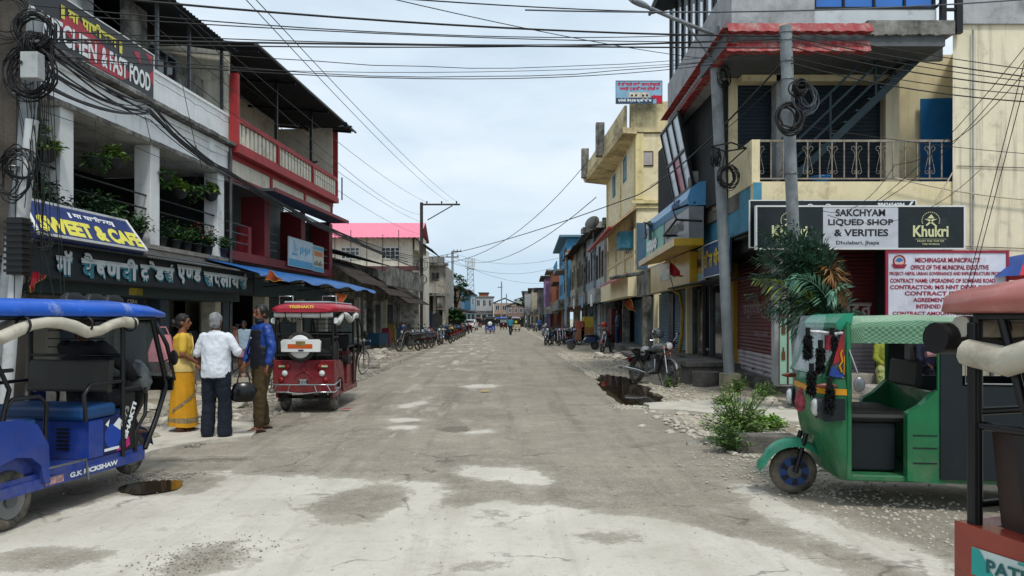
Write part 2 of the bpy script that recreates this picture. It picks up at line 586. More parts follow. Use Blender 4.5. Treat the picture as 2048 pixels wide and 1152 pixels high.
  wm = N.new('ShaderNodeVectorMath'); wm.operation = 'MULTIPLY_ADD'; wm.inputs[1].default_value = (0.7, 0.7, 0)
  L.new(wv.outputs['Color'], wm.inputs[0]); L.new(g.outputs['Position'], wm.inputs[2]); L.new(wm.outputs[0], vo.inputs['Vector'])
  crk = mth('MULTIPLY', rg(vo.outputs['Distance'], 0.002, 0.010, 1, 0), rg(noi(1.6, 5), 0.5, 0.58))
  c = mix(c, lin('#403c38'), mth('MULTIPLY', crk, 0.5))
  f = mth('ADD', att('edge'), rg(noi(3.0, 8, 0.7), 0.2, 0.8, -0.5, 0.5))
  c = mix(c, dirt, rg(f, 0.4, 0.62))
 else:
  c = dirt
 L.new(c, b.inputs['Base Color'])
 b.inputs['Roughness'].default_value = 0.93
 b.inputs['Specular IOR Level'].default_value = 0.2
 bp = N.new('ShaderNodeBump'); bp.inputs['Strength'].default_value = 0.8 if is_road else 1.0; bp.inputs['Distance'].default_value = 0.012 if is_road else 0.03
 h = mth('ADD', mth('MULTIPLY', noi(70, 4, 0.7), 0.5), noi(9, 7, 0.7))
 L.new(h, bp.inputs['Height']); L.new(bp.outputs[0], b.inputs['Normal'])
 return m
PUD = [[(1190, 758), (1215, 750), (1250, 755), (1290, 770), (1325, 795), (1322, 808), (1290, 814), (1250, 810), (1215, 785)],
  [(236, 982), (262, 968), (330, 962), (362, 966), (360, 978), (310, 988), (262, 990)]]
PUDW = [gpoly(p) for p in PUD]
def pud_depth(X, Y):
 z = np.zeros(X.shape)
 for p in PUDW:
  cx = sum(a for a, _ in p) / len(p); cy = sum(b for _, b in p) / len(p)
  big = [(cx + (a - cx) * 0.95, cy + (b - cy) * 0.95) for a, b in p]
  z[inside(X, Y, big)] = -0.012
 return z
xs = [-140, -60, -30, -16] + [-11 + 0.12 * i for i in range(int(20 / 0.12))] + [14, 30, 60, 140]
xs = [-900, -400] + xs + [400, 900]
ys = [-30, -8, -2] + ramp_list(0.5, 60, 0.10, 1.2) + [75, 100, 150, 250, 500, 1200, 3500]
v, f = grid(xs, ys, gz)
gme = bpy.data.meshes.new('ground')
va = np.array(v)
va[:, 2] += pud_depth(va[:, 0], va[:, 1])
far = va[:, 1] > 60
va[far, 2] = -0.03
gme.from_pydata([tuple(p) for p in va], [], f)
gme.materials.append(road_material('packed_dirt', False))
for p in gme.polygons: p.use_smooth = True
go = bpy.data.objects.new('ground', gme); COL.objects.link(go); struct(go)
ys = ramp_list(0.8, 60, 0.08, 0.9) + [64, 70, 78, 88, 100, 120, 150, 190, 240]
cols = 110
V, F = [], []
for y in ys:
 a = road_l(y) - 0.5; b = road_r(y) + 0.45
 if 7.6 < y <= 8.5: a = -12 + (8.5 - y) * 0
 for i in range(cols):
  x = a + (b - a) * i / (cols - 1)
  V.append((x, y, 0.004 + 0.012 * fbm(x, y, 0.5) - 0.004 - 0.02 * max(0, abs((i / (cols - 1)) - 0.5) * 2 - 0.97) / 0.03))
for j in range(len(ys) - 1):
 for i in range(cols - 1):
  F.append((j * cols + i, j * cols + i + 1, (j + 1) * cols + i + 1, (j + 1) * cols + i))
V = np.array(V)
V[:, 2] += pud_depth(V[:, 0], V[:, 1])
X, Y = V[:, 0], V[:, 1]
def soft(polys, val=1.0):
 acc = np.zeros(X.shape)
 offs = [(a * r_, b * r_) for r_ in (0.08, 0.2) for a, b in ((1, 0), (-1, 0), (0, 1), (0, -1), (.7, .7), (-.7, -.7), (.7, -.7), (-.7, .7))] + [(0, 0)]
 for dx, dy in offs:
  for p in polys: acc = np.maximum(acc, 0) + 0
  h = np.zeros(X.shape, bool)
  for p in polys: h |= inside(X + dx, Y + dy, p)
  acc += h
 return acc / len(offs)
light = soft(LIGHT) - soft(HOLE)
light = np.clip(light, 0, 1)
dark = soft(DARK)
streak = np.clip(1 - np.abs(X + 1.3 + 0.02 * Y) / 2.0, 0, 1) ** 0.7 * np.clip((Y - 6.5) / 3, 0, 1)
streak = np.clip(streak * (0.5 + 0.9 * np.clip((Y - 22) / 15, 0, 1)), 0, 1)
ea = np.array([(x - (road_r(y) - 0.15)) / 0.6 for x, y in zip(X, Y)])
eb = np.array([((road_l(y) + 0.15) - x) / 0.6 for x, y in zip(X, Y)])
edge = np.clip(np.maximum(ea, eb), 0, 1.6) * (Y > 6.0)
rme = bpy.data.meshes.new('road')
rme.from_pydata([tuple(p) for p in V], [], F)
for nme, arr in (('light', light), ('dark', dark), ('streak', streak), ('edge', edge)):
 at = rme.attributes.new(nme, 'FLOAT', 'POINT')
 at.data.foreach_set('value', arr.astype(np.float32))
rme.materials.append(road_material('worn_asphalt', True))
for p in rme.polygons: p.use_smooth = True
ro = bpy.data.objects.new('road', rme); COL.objects.link(ro); struct(ro)
water = mat('dirty_water', '#2f281e', rough=0.03, spec=0.7, var=0.05)
def chaik(p, k=2):
 for _ in range(k):
  q = []
  for i in range(len(p)):
   a, b = p[i], p[(i + 1) % len(p)]
   q += [(a[0] * .75 + b[0] * .25, a[1] * .75 + b[1] * .25), (a[0] * .25 + b[0] * .75, a[1] * .25 + b[1] * .75)]
  p = q
 return p
def wob(poly, n=6, amp=0.05, z=0.009):
 out = []
 for i in range(len(poly)):
  a = Vector(poly[i]); b = Vector(poly[(i + 1) % len(poly)])
  for k in range(n):
   p = a.lerp(b, k / n)
   q = fbm(p.x, p.y, 2.5) * amp
   out.append((p.x + q, p.y + q, z))
 return out
for p in PUDW:
 cx = sum(a for a, _ in p) / len(p); cy = sum(b for _, b in p) / len(p)
 p = chaik([(cx + (a - cx) * 1.12, cy + (b - cy) * 1.12) for a, b in p])
 o = MB().add(wob(p, 2), [tuple(range(len(p) * 2))]).build('puddle', water)
 struct(o)
conc = mat('concrete', '#98928a', rough=0.9, var=0.12, dirt=0.5, dcol='#5d5850', streak=0.2, bump=0.4)
conc_l = mat('pale_concrete', '#b9b3a6', rough=0.92, var=0.1, dirt=0.4, dcol='#857e70', bump=0.3)
conc_d = mat('grimy_concrete', '#6c6862', rough=0.92, var=0.2, dirt=0.8, dcol='#2c2a28', streak=0.5, bump=0.5)
def sheet(px, name, m, z=0.05, t=0.12):
 p = wob(gpoly(px), 5, 0.06, 0)
 n = len(p)
 vs = [(a, b, z) for a, b, _ in p] + [(a, b, z - t) for a, b, _ in p]
 mb = MB().add(vs, [tuple(range(n))] + [(i, (i + 1) % n, n + (i + 1) % n, n + i) for i in range(n)])
 return struct(mb.build(name, m))
sheet([(1290, 812), (1420, 806), (1480, 815), (1560, 822), (1700, 838), (1700, 858), (1560, 850), (1470, 840), (1380, 828), (1300, 824)], 'drain_cover_path', conc_l, 0.06, 0.2)
sheet([(310, 862), (345, 850), (400, 848), (520, 850), (500, 880), (420, 886), (320, 905), (250, 925), (230, 900)], 'pavement', conc_l, 0.045, 0.2)
def ribbon(F_, u0, u1, v0, v1, z0, z1, name, m):
 o = MB().box(u0, u1, v0, v1, z0, z1).build(name, m)
 o.matrix_world = F_.M
 o.location = F_.o; o.rotation_euler = (0, 0, F_.rz)
 return struct(o)
ribbon(LF, 8, 62, 0.05, 3.4, -0.3, 0.28, 'sidewalk_left', conc)
ribbon(RF, 19, 27.5, -2.4, -0.1, -0.3, 0.42, 'sidewalk_right', conc_d)
ribbon(RF, 27.6, 66, -2.4, 0.15, -0.3, 0.33, 'sidewalk_right_far', conc_d)
# ================================================================ left side of the street
white = mat('white_plaster', '#e8ebeb', rough=0.85, var=0.03, dirt=0.15, dcol='#9da09e', streak=0.25, dscale=1.1, bump=0.25, bscale=25)
white_s = mat('stained_white_plaster', '#cfd2d1', rough=0.88, var=0.08, dirt=0.55, dcol='#6c6e6b', streak=0.4, dscale=1.4, bump=0.3)
cream = mat('cream_plaster', '#d6d1c0', rough=0.85, var=0.06, dirt=0.4, dcol='#857d68', streak=0.4, bump=0.2)
grim = mat('mouldy_plaster', '#8b8a84', rough=0.9, var=0.2, dirt=0.95, dcol='#22231f', streak=0.85, bump=0.5)
dkred = mat('dark_red_paint', '#6e1c24', rough=0.55, var=0.12, dirt=0.3, dcol='#3a1a1a', bump=0.15)
red = mat('red_paint', '#a02c2e', rough=0.6, var=0.12, dirt=0.35, dcol='#5d2a26', streak=0.4, bump=0.2)
dark_in = mat('dim_interior_wall', '#2a2c2d', rough=0.9, var=0.2)  # shade of interiors, soffits and openings is put into this dark colour
dark_mt = mat('dark_steel', '#191b1d', rough=0.5, metal=0.3, var=0.2)
steel = mat('grey_steel', '#63676a', rough=0.45, metal=0.7, var=0.2, dirt=0.4, dcol='#4a3b30')
roof_dk = mat('dark_roof_sheet', '#2f373b', rough=0.6, metal=0.3, var=0.2, dirt=0.6, dcol='#3d322a')
roof_gr = mat('grey_roof_sheet', '#565c60', rough=0.6, metal=0.4, var=0.2, dirt=0.7, dcol='#4a3d33')
shut_g = mat('grey_green_shutter', '#33464b', rough=0.55, metal=0.2, var=0.15, dirt=0.3, dcol='#20282a')
pil_bl = mat('blue_grey_paint', '#4b5a68', rough=0.7, var=0.15, dirt=0.6, dcol='#2c3238', streak=0.4)
navy = mat('navy_panel', '#121d36', rough=0.35, var=0.1)
wood = mat('old_wood', '#3f2f25', rough=0.8, var=0.3, streak=0.4, dcol='#1c1511', bump=0.4)
winglass = mat('dark_window_glass', '#10171b', rough=0.08, spec=0.8, var=0.1)
white_p = mat('white_paint', '#d4d6d4', rough=0.5, var=0.04, dirt=0.2, dcol='#8b8b88')
black_p = mat('black_plastic', '#101112', rough=0.45, var=0.1)
def ft(F_, u0, name, label, cat, group=None):
 e = thing(name, label, cat, F_.w(u0, 0, 0), F_.rz, group)
 T = Matrix.Translation((-u0, 0, 0))
 return e, T
def corr(mb, u0, u1, p0, p1, pitch=0.08, amp=0.012, th=0.006, mi=0):
 """corrugated sheet: ribs run from p0=(v,z) to p1=(v,z); waves along u"""
 n = max(2, int(abs(u1 - u0) / pitch * 2))
 vs = []
 d = Vector((0, p1[0] - p0[0], p1[1] - p0[1])).normalized()
 nn = Vector((0, -d.z, d.y))
 for i in range(n + 1):
  u = u0 + (u1 - u0) * i / n
  a = amp if i % 2 else -amp
  for p in (p0, p1):
   for s in (0, th):
    vs.append((u, p[0] + nn.y * (a + s), p[1] + nn.z * (a + s)))
 fs = []
 for i in range(n):
  o, q = i * 4, i * 4 + 4
  fs += [(o, q, q + 2, o + 2), (o + 1, o + 3, q + 3, q + 1), (o, o + 1, q + 1, q), (o + 2, q + 2, q + 3, o + 3)]
 mb.add(vs, fs, mi)
 return mb
def shutter(mb, u0, u1, v, z0, z1, pitch=0.085, amp=0.014, out=-1, mi=0):
 n = int((z1 - z0) / pitch)
 vs, fs = [], []
 prof = []
 for i in range(n):
  z = z0 + (z1 - z0) * i / n; dz = (z1 - z0) / n
  prof += [(0, z), (amp, z + dz * 0.25), (amp, z + dz * 0.6), (0, z + dz * 0.85)]
 prof.append((0, z1))
 for a, z in prof:
  vs += [(u0, v + out * a, z), (u1, v + out * a, z)]
 for i in range(len(prof) - 1):
  fs.append((2 * i, 2 * i + 1, 2 * i + 3, 2 * i + 2))
 mb.add(vs, fs, mi)
 return mb
def window(par, T, u0, u1, v, z0, z1, frame_m, glass_m, nx=2, nz=1, fw=0.05, out=-1, name='window', bars=0.0):
 """frame part with glass sub-parts; sits a little proud, glass recessed"""
 a, b = (v + out * 0.04, v - out * 0.03)
 mb = MB(T)
 mb.box(u0, u1, a, b, z0, z0 + fw); mb.box(u0, u1, a, b, z1 - fw, z1)
 mb.box(u0, u0 + fw, a, b, z0 + fw, z1 - fw); mb.box(u1 - fw, u1, a, b, z0 + fw, z1 - fw)
 for i in range(1, nx):
  u = u0 + (u1 - u0) * i / nx
  mb.box(u - fw * 0.4, u + fw * 0.4, v + out * 0.035, b, z0 + fw, z1 - fw)
 for j in range(1, nz):
  z = z0 + (z1 - z0) * j / nz
  mb.box(u0 + fw, u1 - fw, v + out * 0.03, b, z - fw * 0.35, z + fw * 0.35)
 w_ = mb.build(name, frame_m, par)
 g_ = MB(T).box(u0 + fw * 0.5, u1 - fw * 0.5, v - out * 0.005, v - out * 0.02, z0 + fw * 0.5, z1 - fw * 0.5).build('pane', glass_m, w_)
 return w_
def boxp(par, T, name, m, *bx, bev=0):
 for b in bx: o = MB(T).box(*b).build(name, m, par, bev)
 return o
wb, T = ft(LF, 8, 'cafe_building', 'white two storey building with open plant filled balcony and cafe signs', 'building')
U0, U1 = 8.0, 20.95
boxp(wb, T, 'balcony_floor', conc, (U0, U1, 0, 3.6, 2.98, 3.14), (U0, U1, -0.04, 0.12, 3.14, 3.24))
boxp(wb, T, 'ceiling_slab', white_s, (U0, U1, 0.02, 3.6, 5.52, 5.66))
mb = MB(T)
mb.box(U0, U1, 0, 0.14, 5.66, 6.34)
for pu in (10.55, 13.6, 16.6, 19.75):                     # ribs and raised border round the recessed panels
 mb.box(pu + 0.0, pu + 0.28, -0.05, -0.002, 5.66, 6.32)
mb.box(U0, U1, -0.05, -0.002, 5.52, 5.655); mb.box(U0, U1, -0.045, -0.002, 6.2, 6.32)
mb.build('fascia', white, wb)
mb = MB(T)                                                # broken grey drip ledge
n = 60
for i in range(n):
 a = U0 + (U1 - U0) * i / n; b = U0 + (U1 - U0) * (i + 1) / n
 o = rnd.uniform(0, 0.035)
 mb.box(a, b, -0.26 + o, 0.0, 6.34 + rnd.uniform(0, 0.02), 6.44)
mb.build('drip_ledge', grim, wb)
mb = MB(T)
n = 60
for i in range(n):
 a = U0 + (U1 - U0) * i / n; b = U0 + (U1 - U0) * (i + 1) / n
 mb.box(a, b, -0.09 + rnd.uniform(0, 0.02), -0.052, 5.50 + rnd.uniform(0, 0.015), 5.60)
mb.build('slab_edge', grim, wb)
boxp(wb, T, 'parapet_wall', white, (U0, U1, 0, 0.16, 6.44, 7.18), (U0, U1, -0.03, 0.19, 7.18, 7.25))
pil = mat('white_column_paint', '#dde0e0', rough=0.7, var=0.04, dirt=0.25, dcol='#8f918f', streak=0.2)
for pu in (10.9, 14.0, 17.05, 20.35):
 o = boxp(wb, T, 'pillar', pil, (pu, pu + 0.38, 0.01, 0.4, 3.24, 5.51), bev=0.01)
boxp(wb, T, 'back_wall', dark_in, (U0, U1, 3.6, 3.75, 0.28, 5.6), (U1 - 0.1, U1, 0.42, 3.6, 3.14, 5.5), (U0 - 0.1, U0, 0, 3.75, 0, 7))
for zz in (4.05, 4.35, 3.72):
 for (a, b) in ((8.0, 10.9), (11.28, 14.0), (14.38, 17.05), (17.43, 20.35)):
  MB(T).tube([(a, 0.12, zz), (b, 0.12, zz)], 0.022, 6).build('balcony_rail', dark_mt, wb)
boxp(wb, T, 'upper_wall', white_s, (U0, 17.1, 1.4, 1.6, 7.2, 10.6), (16.9, 17.1, 1.6, 6, 7.2, 10.6))
boxp(wb, T, 'shed_wall', dark_in, (17.1, 20.9, 2.8, 2.95, 7.0, 9.4), (U0, U1, 0.16, 3.6, 6.9, 7.0))
boxp(wb, T, 'shed_post', steel, (17.5, 17.57, 0.1, 0.17, 7.25, 8.95), (19.0, 19.07, 0.1, 0.17, 7.25, 9.0), (20.8, 20.87, 0.1, 0.17, 7.25, 9.0))
window(wb, T, 18.1, 19.5, 0.75, 7.3, 8.3, steel, winglass, 3, 1)
boxp(wb, T, 'shed_partition', grim, (17.15, 18.1, 0.7, 0.8, 7.0, 8.95), (19.5, 20.9, 0.7, 0.8, 7.0, 8.2))
corr(MB(T), 16.2, 20.85, (-0.35, 8.93), (3.6, 9.55), 0.15, 0.02).build('sheet_roof', roof_dk, wb)
for pu in (12.2, 15.3, 18.45, 21.8):
 boxp(wb, T, 'shop_pillar', pil_bl, (pu - 0.2, pu + 0.2, 0.45, 0.8, 0.28, 2.35))
boxp(wb, T, 'shutter_box', shut_g, (U0, 20.9, -0.35, 0.75, 2.02, 2.28), (U0, 20.9, -0.1, 0.75, 2.28, 2.97))
o = corr(MB(T), U0, 20.9, (-0.95, 2.80), (0.0, 3.02), 0.09, 0.018).build('corrugated_awning', roof_gr, wb)
boxp(wb, T, 'shop_divider', cream, (15.25, 15.35, 0.8, 3.6, 0.28, 2.3), (18.4, 18.5, 0.8, 3.6, 0.28, 2.3))
boxp(wb, T, 'panel_door', white_p, (22.4, 24.4, 1.5, 1.56, 0.3, 2.15), *[(22.55 + i * 0.36, 22.7 + i * 0.36, 1.46, 1.497, 0.5, 2.05) for i in range(5)])
boxp(wb, T, 'inner_wall', mat('dim_cream_wall', '#8d8a7e', var=0.1), (19.2, 22.3, 2.3, 2.36, 0.3, 2.6), (22.3, 25.4, 1.9, 1.96, 0.3, 2.6))
boxp(wb, T, 'shelf', wood, (12.5, 15.0, 3.0, 3.55, 0.9, 0.95), (12.5, 15.0, 3.0, 3.55, 1.4, 1.45), (20.8, 22, 3.0, 3.5, 1.2, 1.25))
nb0 = boxp(wb, T, 'shop_poster', navy, (12.6, 13.3, 0.3, 0.34, 0.5, 2.15))
nb = boxp(wb, T, 'shop_poster', navy, (16.6, 17.5, 0.42, 0.46, 0.4, 2.1))
wt = mat('white_print', '#dfe3e4', rough=0.5, var=0)
text('CERA', 0.35, 0.09, wt, nb0, T @ onplane((12.7, 0.29, 1.95), (1, 0, 0), (0, 0, 1)))
text('CERA', 0.4, 0.09, wt, nb, T @ onplane((16.8, 0.41, 1.9), (1, 0, 0), (0, 0, 1)))
for i in range(10):
 boxp(wb, T, 'goods_carton', mat('carton_%d' % (i % 4), ['#6f5234', '#5b6470', '#7a2f2a', '#7c7a70'][i % 4], var=0.1), (12.6 + i * 0.25, 12.8 + i * 0.25, 3.05, 3.4, 0.95, 1.15 + 0.1 * (i % 3)))
boxp(wb, T, 'glass_door', mat('shop_glass', '#202a2e', rough=0.1, spec=0.7), (15.6, 16.6, 0.6, 0.62, 0.3, 2.0))
yel = mat('yellow_print', '#d8cf52', rough=0.5, var=0.0)
wht = wt
def panel(F_, u0, u1, v, z0, z1, th, face, frame_m, name, label, cat='signboard', fr=0.025, out=-1, group=None):
 e, T_ = ft(F_, u0, name, label, cat, group)
 b = MB(T_)
 b.box(u0, u1, v, v - out * th, z0, z1)
 b.build('board', face, e)
 fm = MB(T_)
 a, c = v + out * 0.012, v - out * th * 0.5
 fm.box(u0 - fr, u1 + fr, a, c, z0 - fr, z0); fm.box(u0 - fr, u1 + fr, a, c, z1, z1 + fr)
 fm.box(u0 - fr, u0, a, c, z0, z1); fm.box(u1, u1 + fr, a, c, z0, z1)
 fm.build('frame', frame_m, e)
 return e, T_
blk = mat('black_flex_print', '#17171a', rough=0.35, var=0.2, dirt=0.3, dcol='#3a3a3e')
redp = mat('red_print', '#a3182c', rough=0.4, var=0.12)
e, T1 = panel(LF, 12.35, 16.8, -0.2, 6.46, 7.42, 0.05, blk, white_p, 'signboard', 'black and red kitchen and fast food signboard on the white parapet')
mb = MB(T1)
z0 = -0.205
for poly in ([(12.8, 7.40), (13.3, 7.36), (13.0, 7.15)], [(14.0, 7.25), (16.0, 6.7), (15.6, 6.5), (14.6, 6.48), (13.6, 6.9)], [(16.0, 7.25), (16.25, 7.3), (16.3, 7.05)],
    [(16.45, 7.38), (16.75, 7.38), (16.7, 7.2)], [(12.4, 7.3), (12.5, 7.05), (12.4, 6.9)], [(16.55, 6.9), (16.8, 7.1), (16.78, 6.75)]):
 mb.add([(u, z0, z) for u, z in poly], [tuple(range(len(poly)))])
mb.build('red_shards', redp, e)
text('VEG', 0.55, 0.40, wht, e, T1 @ onplane((12.5, -0.212, 6.56), (1, 0, 0), (0, 0, 1)), 0.05)
text('KITCHEN', 1.55, 0.40, wht, e, T1 @ onplane((13.2, -0.212, 6.56), (1, 0, 0), (0, 0, 1)), 0.03)
text('& FAST FOOD', 1.75, 0.40, wht, e, T1 @ onplane((14.9, -0.212, 6.56), (1, 0, 0), (0, 0, 1)), 0.035)
dtext(['|', '|', ' ', 'मा', ' ', 'पा', 'थी', 'भ', 'रा', ' ', '|', '|'], 1.9, 0.30, yel, e, T1 @ onplane((13.7, -0.212, 7.03), (1, 0, 0), (0, 0, 1)), 0.04)
e, T1 = ft(LF, 11.9, 'signboard', 'blue sweet and cafe signboard leaning out above the corrugated awning', 'signboard')
a, b, c, d = (12.05, -1.0, 2.92), (15.15, -1.0, 2.92), (15.4, -0.4, 3.56), (12.45, -0.4, 3.56)
blu = mat('blue_flex_print', '#1c2f6a', rough=0.35, var=0.3, scale=2, dirt=0.3, dcol='#3b4466')
mb = MB(T1).slab(a, b, c, d, 0.12); mb.build('board', blu, e)
up = (Vector(d) - Vector(a)).normalized()
nrm = Vector((0, -up.z, up.y))
mb = MB(T1)
for p, q in ((a, b), (b, c), (c, d), (d, a)):
 mb.tube([Vector(p) + nrm * 0.0, Vector(q) + nrm * 0.0], 0.03, 4, sm=False)
mb.build('frame', white_p, e)
O = Vector(a) + nrm * 0.006
text('SWEET & CAFE', 2.95, 0.46, yel, e, T1 @ onplane(O + Vector((0.12, 0, 0)) + up * 0.08, (1, 0, 0), up), 0.06)
dtext(['|', '|', ' ', 'मा', ' ', 'पा', 'थी', 'भ', 'रा', '|', '|'], 1.35, 0.2, wht, e, T1 @ onplane(O + Vector((1.05, 0, 0)) + up * 0.63, (1, 0, 0), up), 0.03)
trd = mat('dark_slate_board', '#16222b', rough=0.5, var=0.2, dirt=0.3, dcol='#0d1216')
e, T1 = panel(LF, 11.6, 20.9, -0.75, 2.24, 2.86, 0.08, trd, dark_mt, 'signboard', 'long dark board with painted white Devanagari shop name under the awning')
sil = mat('silver_lettering', '#c3ccd0', rough=0.4, var=0.05)
cyn = mat('cyan_shadow_lettering', '#2f7f92', rough=0.5, var=0.0)
words = [(['मॉ'], 113, 146), (['वै', 'ष-', 'ण', 'वी'], 163, 276), (['ट', '^', 'े', 'ड', 'स', 'R'], 281, 349), (['ए', 'ण-', 'ड'], 355, 403), (['स', 'प-', 'ला', 'य', 'स', 'R'], 408, 495)]
for tk, pa, pb_ in words:
 u = LF.u(pa, -0.79); wd = LF.u(pb_, -0.79) - u; dz = (u - 13) * 0.008
 dtext(tk, wd, 0.42, cyn, e, T1 @ onplane((u + 0.03, -0.772, 2.285 + dz), (1, 0, 0), (0, 0, 1)), 0.05)
 dtext(tk, wd, 0.42, sil, e, T1 @ onplane((u, -0.785, 2.315 + dz), (1, 0, 0), (0, 0, 1)), 0.045)
MB(T1).box(15.6, 16.1, -0.30, -0.36, 2.05, 2.2).build('price_sticker', mat('yellow_sticker', '#a09338', var=0.3), e)
rb, T = ft(LF, 21, 'red_trimmed_building', 'white and red two storey building with barred upper balcony and sheet roof', 'building')
A, B = 20.97, 30.3
boxp(rb, T, 'balcony_beam', dkred, (A, B, -0.05, 0.15, 3.22, 3.48))
boxp(rb, T, 'balcony_floor', conc_d, (A, B, 0.15, 3.6, 3.22, 3.4))
boxp(rb, T, 'lower_back_wall', mat('grey_blue_wall', '#7a8283', var=0.1, dirt=0.3), (A, B, 2.0, 2.15, 3.4, 6.2), (B - 0.2, B, 0.05, 2.0, 3.4, 5.43))
for a_, b_ in ((21.6, 22.2), (24.6, 25.5), (27.5, 28.2)):
 boxp(rb, T, 'door', dark_mt, (a_, b_, 1.93, 1.99, 3.42, 5.1))
for pu in (23.45, 26.7, B - 0.42):
 boxp(rb, T, 'pillar', dkred, (pu, pu + 0.42, -0.02, 0.75, 3.49, 5.36), bev=0.01)
boxp(rb, T, 'short_post', dkred, (22.35, 22.55, 0.02, 0.4, 3.49, 4.3))
for a_, b_ in ((A, 22.35), (23.9, 24.6), (27.12, B - 0.42)):
 for zz in (3.75, 4.02, 4.28):
  MB(T).tube([(a_, 0.05, zz), (b_, 0.05, zz)], 0.02, 6).build('balcony_rail', steel, rb)
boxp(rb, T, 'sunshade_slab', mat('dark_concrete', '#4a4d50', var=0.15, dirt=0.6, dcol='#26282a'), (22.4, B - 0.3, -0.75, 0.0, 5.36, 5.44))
boxp(rb, T, 'sunshade_edge', dkred, (22.4, B - 0.3, -0.78, -0.752, 5.34, 5.46))
mb = MB(T)
mb.box(A, B, 0.0, 0.15, 5.44, 6.2)
mb.build('band_wall', cream, rb)
mb = MB(T)
mb.box(A, B, -0.05, -0.002, 5.44, 5.60); mb.box(A, B, -0.05, -0.002, 6.06, 6.2)
for pu in (A, 23.9, 27.0, B - 0.2): mb.box(pu, pu + 0.14, -0.05, -0.002, 5.60, 6.06)
mb.box(A, B, -0.28, 3.3, 6.2, 6.40)
mb.build('band_trim', red, rb)
mb = MB(T)
mb.box(A, B, -0.24, -0.08, 7.08, 7.22); mb.box(A, B, -0.24, -0.08, 6.40, 6.48)
for pu in (A, 24.0, 27.3, B - 0.14): mb.box(pu, pu + 0.14, -0.25, -0.07, 6.48, 7.08)
mb.build('railing', red, rb)
bm_ = meshm(MB().box(-0.085, 0.085, -0.03, 0.03, 0, 0.6), 'baluster', cream)
for a_, b_ in ((A + 0.14, 24.0), (24.14, 27.3), (27.44, B - 0.14)):
 n = int((b_ - a_) / 0.27)
 for i in range(n):
  piece(bm_, 'baluster', rb, (a_ + (b_ - a_) * (i + 0.5) / n - 21, -0.16, 6.48))
boxp(rb, T, 'corner_post', red, (A - 0.02, A + 0.12, -0.27, -0.05, 6.4, 8.4), (B - 0.06, B + 0.02, -0.24, -0.06, 7.22, 9.1))
boxp(rb, T, 'upper_back_wall', cream, (A, B, 2.2, 2.35, 6.4, 9.45), (B - 0.15, B - 0.02, -0.05, 2.2, 6.4, 9.2), (A, A + 0.1, 0.0, 2.2, 6.4, 9.2))
window(rb, T, 23.3, 24.5, 2.18, 7.1, 8.2, steel, winglass, 2, 1)
boxp(rb, T, 'door', dark_mt, (26.2, 27.0, 2.13, 2.19, 6.42, 8.4))
for pu in (24.0, 27.3):
 boxp(rb, T, 'roof_post', dark_mt, (pu, pu + 0.09, -0.2, -0.11, 7.22, 9.2))
mb = MB(T)
for pu in (21.1, 24.0, 27.3, B - 0.1): mb.hexa([(pu, -0.8, 9.0), (pu + 0.06, -0.8, 9.0), (pu + 0.06, 2.4, 9.32), (pu, 2.4, 9.32), (pu, -0.8, 9.08), (pu + 0.06, -0.8, 9.08), (pu + 0.06, 2.4, 9.40), (pu, 2.4, 9.40)])
mb.box(A, B + 0.2, 0.9, 0.96, 9.08, 9.16)
mb.build('roof_rafter', dark_mt, rb)
corr(MB(T), A - 0.2, B + 0.35, (-0.85, 9.15), (3.6, 9.62), 0.16, 0.022).build('sheet_roof', roof_dk, rb)
MB(T).tube([(A - 0.2, -0.87, 9.13), (B + 0.35, -0.87, 9.13)], 0.045, 6).build('gutter', steel, rb)
for pu in (21.1, 24.6, 28.0):
 boxp(rb, T, 'shop_pillar', cream, (pu, pu + 0.35, 0.45, 0.85, 0.28, 3.2))
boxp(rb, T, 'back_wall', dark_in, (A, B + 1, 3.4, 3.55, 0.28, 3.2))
boxp(rb, T, 'shutter_box', shut_g, (A, B, 0.1, 0.7, 2.28, 2.72))
for a_, b_ in ((25.2, 27.9), (28.4, B)):
 shutter(MB(T), a_, b_, 0.6, 0.28, 2.28).build('shutter', shut_g, rb)
boxp(rb, T, 'shop_counter', pil_bl, (21.6, 23.8, 1.6, 2.1, 0.28, 1.2))
tarp_b = mat('blue_tarpaulin', '#1a5c9e', rough=0.5, var=0.15, dirt=0.2, dcol='#0e2f55')
e, T1 = ft(LF, 21, 'tarpaulin_awning', 'long blue tarpaulin awning over the shops of the red trimmed building', 'awning')
mb = MB(T1)
n = 24
for s in (0, 1):
 pass
vs, fs = [], []
for i in range(n + 1):
 u = 19.6 + (31.5 - 19.6) * i / n
 sg = 0.03 * math.sin(i * 1.3)
 vs += [(u, 0.0, 3.12 + 0.01 * math.sin(i)), (u, -0.8, 2.93 + sg), (u, -1.45, 2.74 + sg * 1.6), (u, -1.5, 2.66 + sg * 2)]
for i in range(n):
 for k in range(3): fs.append((i * 4 + k, i * 4 + k + 1, i * 4 + k + 5, i * 4 + k + 4))
mb.add(vs, fs, 0, True); mb.add([(a_, b_ + 0.004, c_ - 0.012) for a_, b_, c_ in vs], fs, 0, True)
mb.build('tarpaulin', tarp_b, e)
mb = MB(T1)
for u in (20.5, 23.5, 26.5, 29.5): mb.tube([(u, 0.05, 2.55), (u, -1.4, 2.68)], 0.018, 5); mb.tube([(u, 0.05, 3.05), (u, -1.4, 2.7)], 0.014, 5)
mb.build('bracket', dark_mt, e)
pw = mat('pale_blue_poster', '#b8cbd4', rough=0.4, var=0.1)
pb = mat('sky_blue_print', '#4f9fc4', rough=0.4, var=0.05)
po = mat('orange_print', '#c8743a', rough=0.5, var=0.05)
e, T1 = panel(LF, 25.2, 27.6, -0.12, 3.35, 4.32, 0.03, pw, white_p, 'poster_board', 'pale blue poster with a leaf drawing tied to the red balcony', fr=0.01)
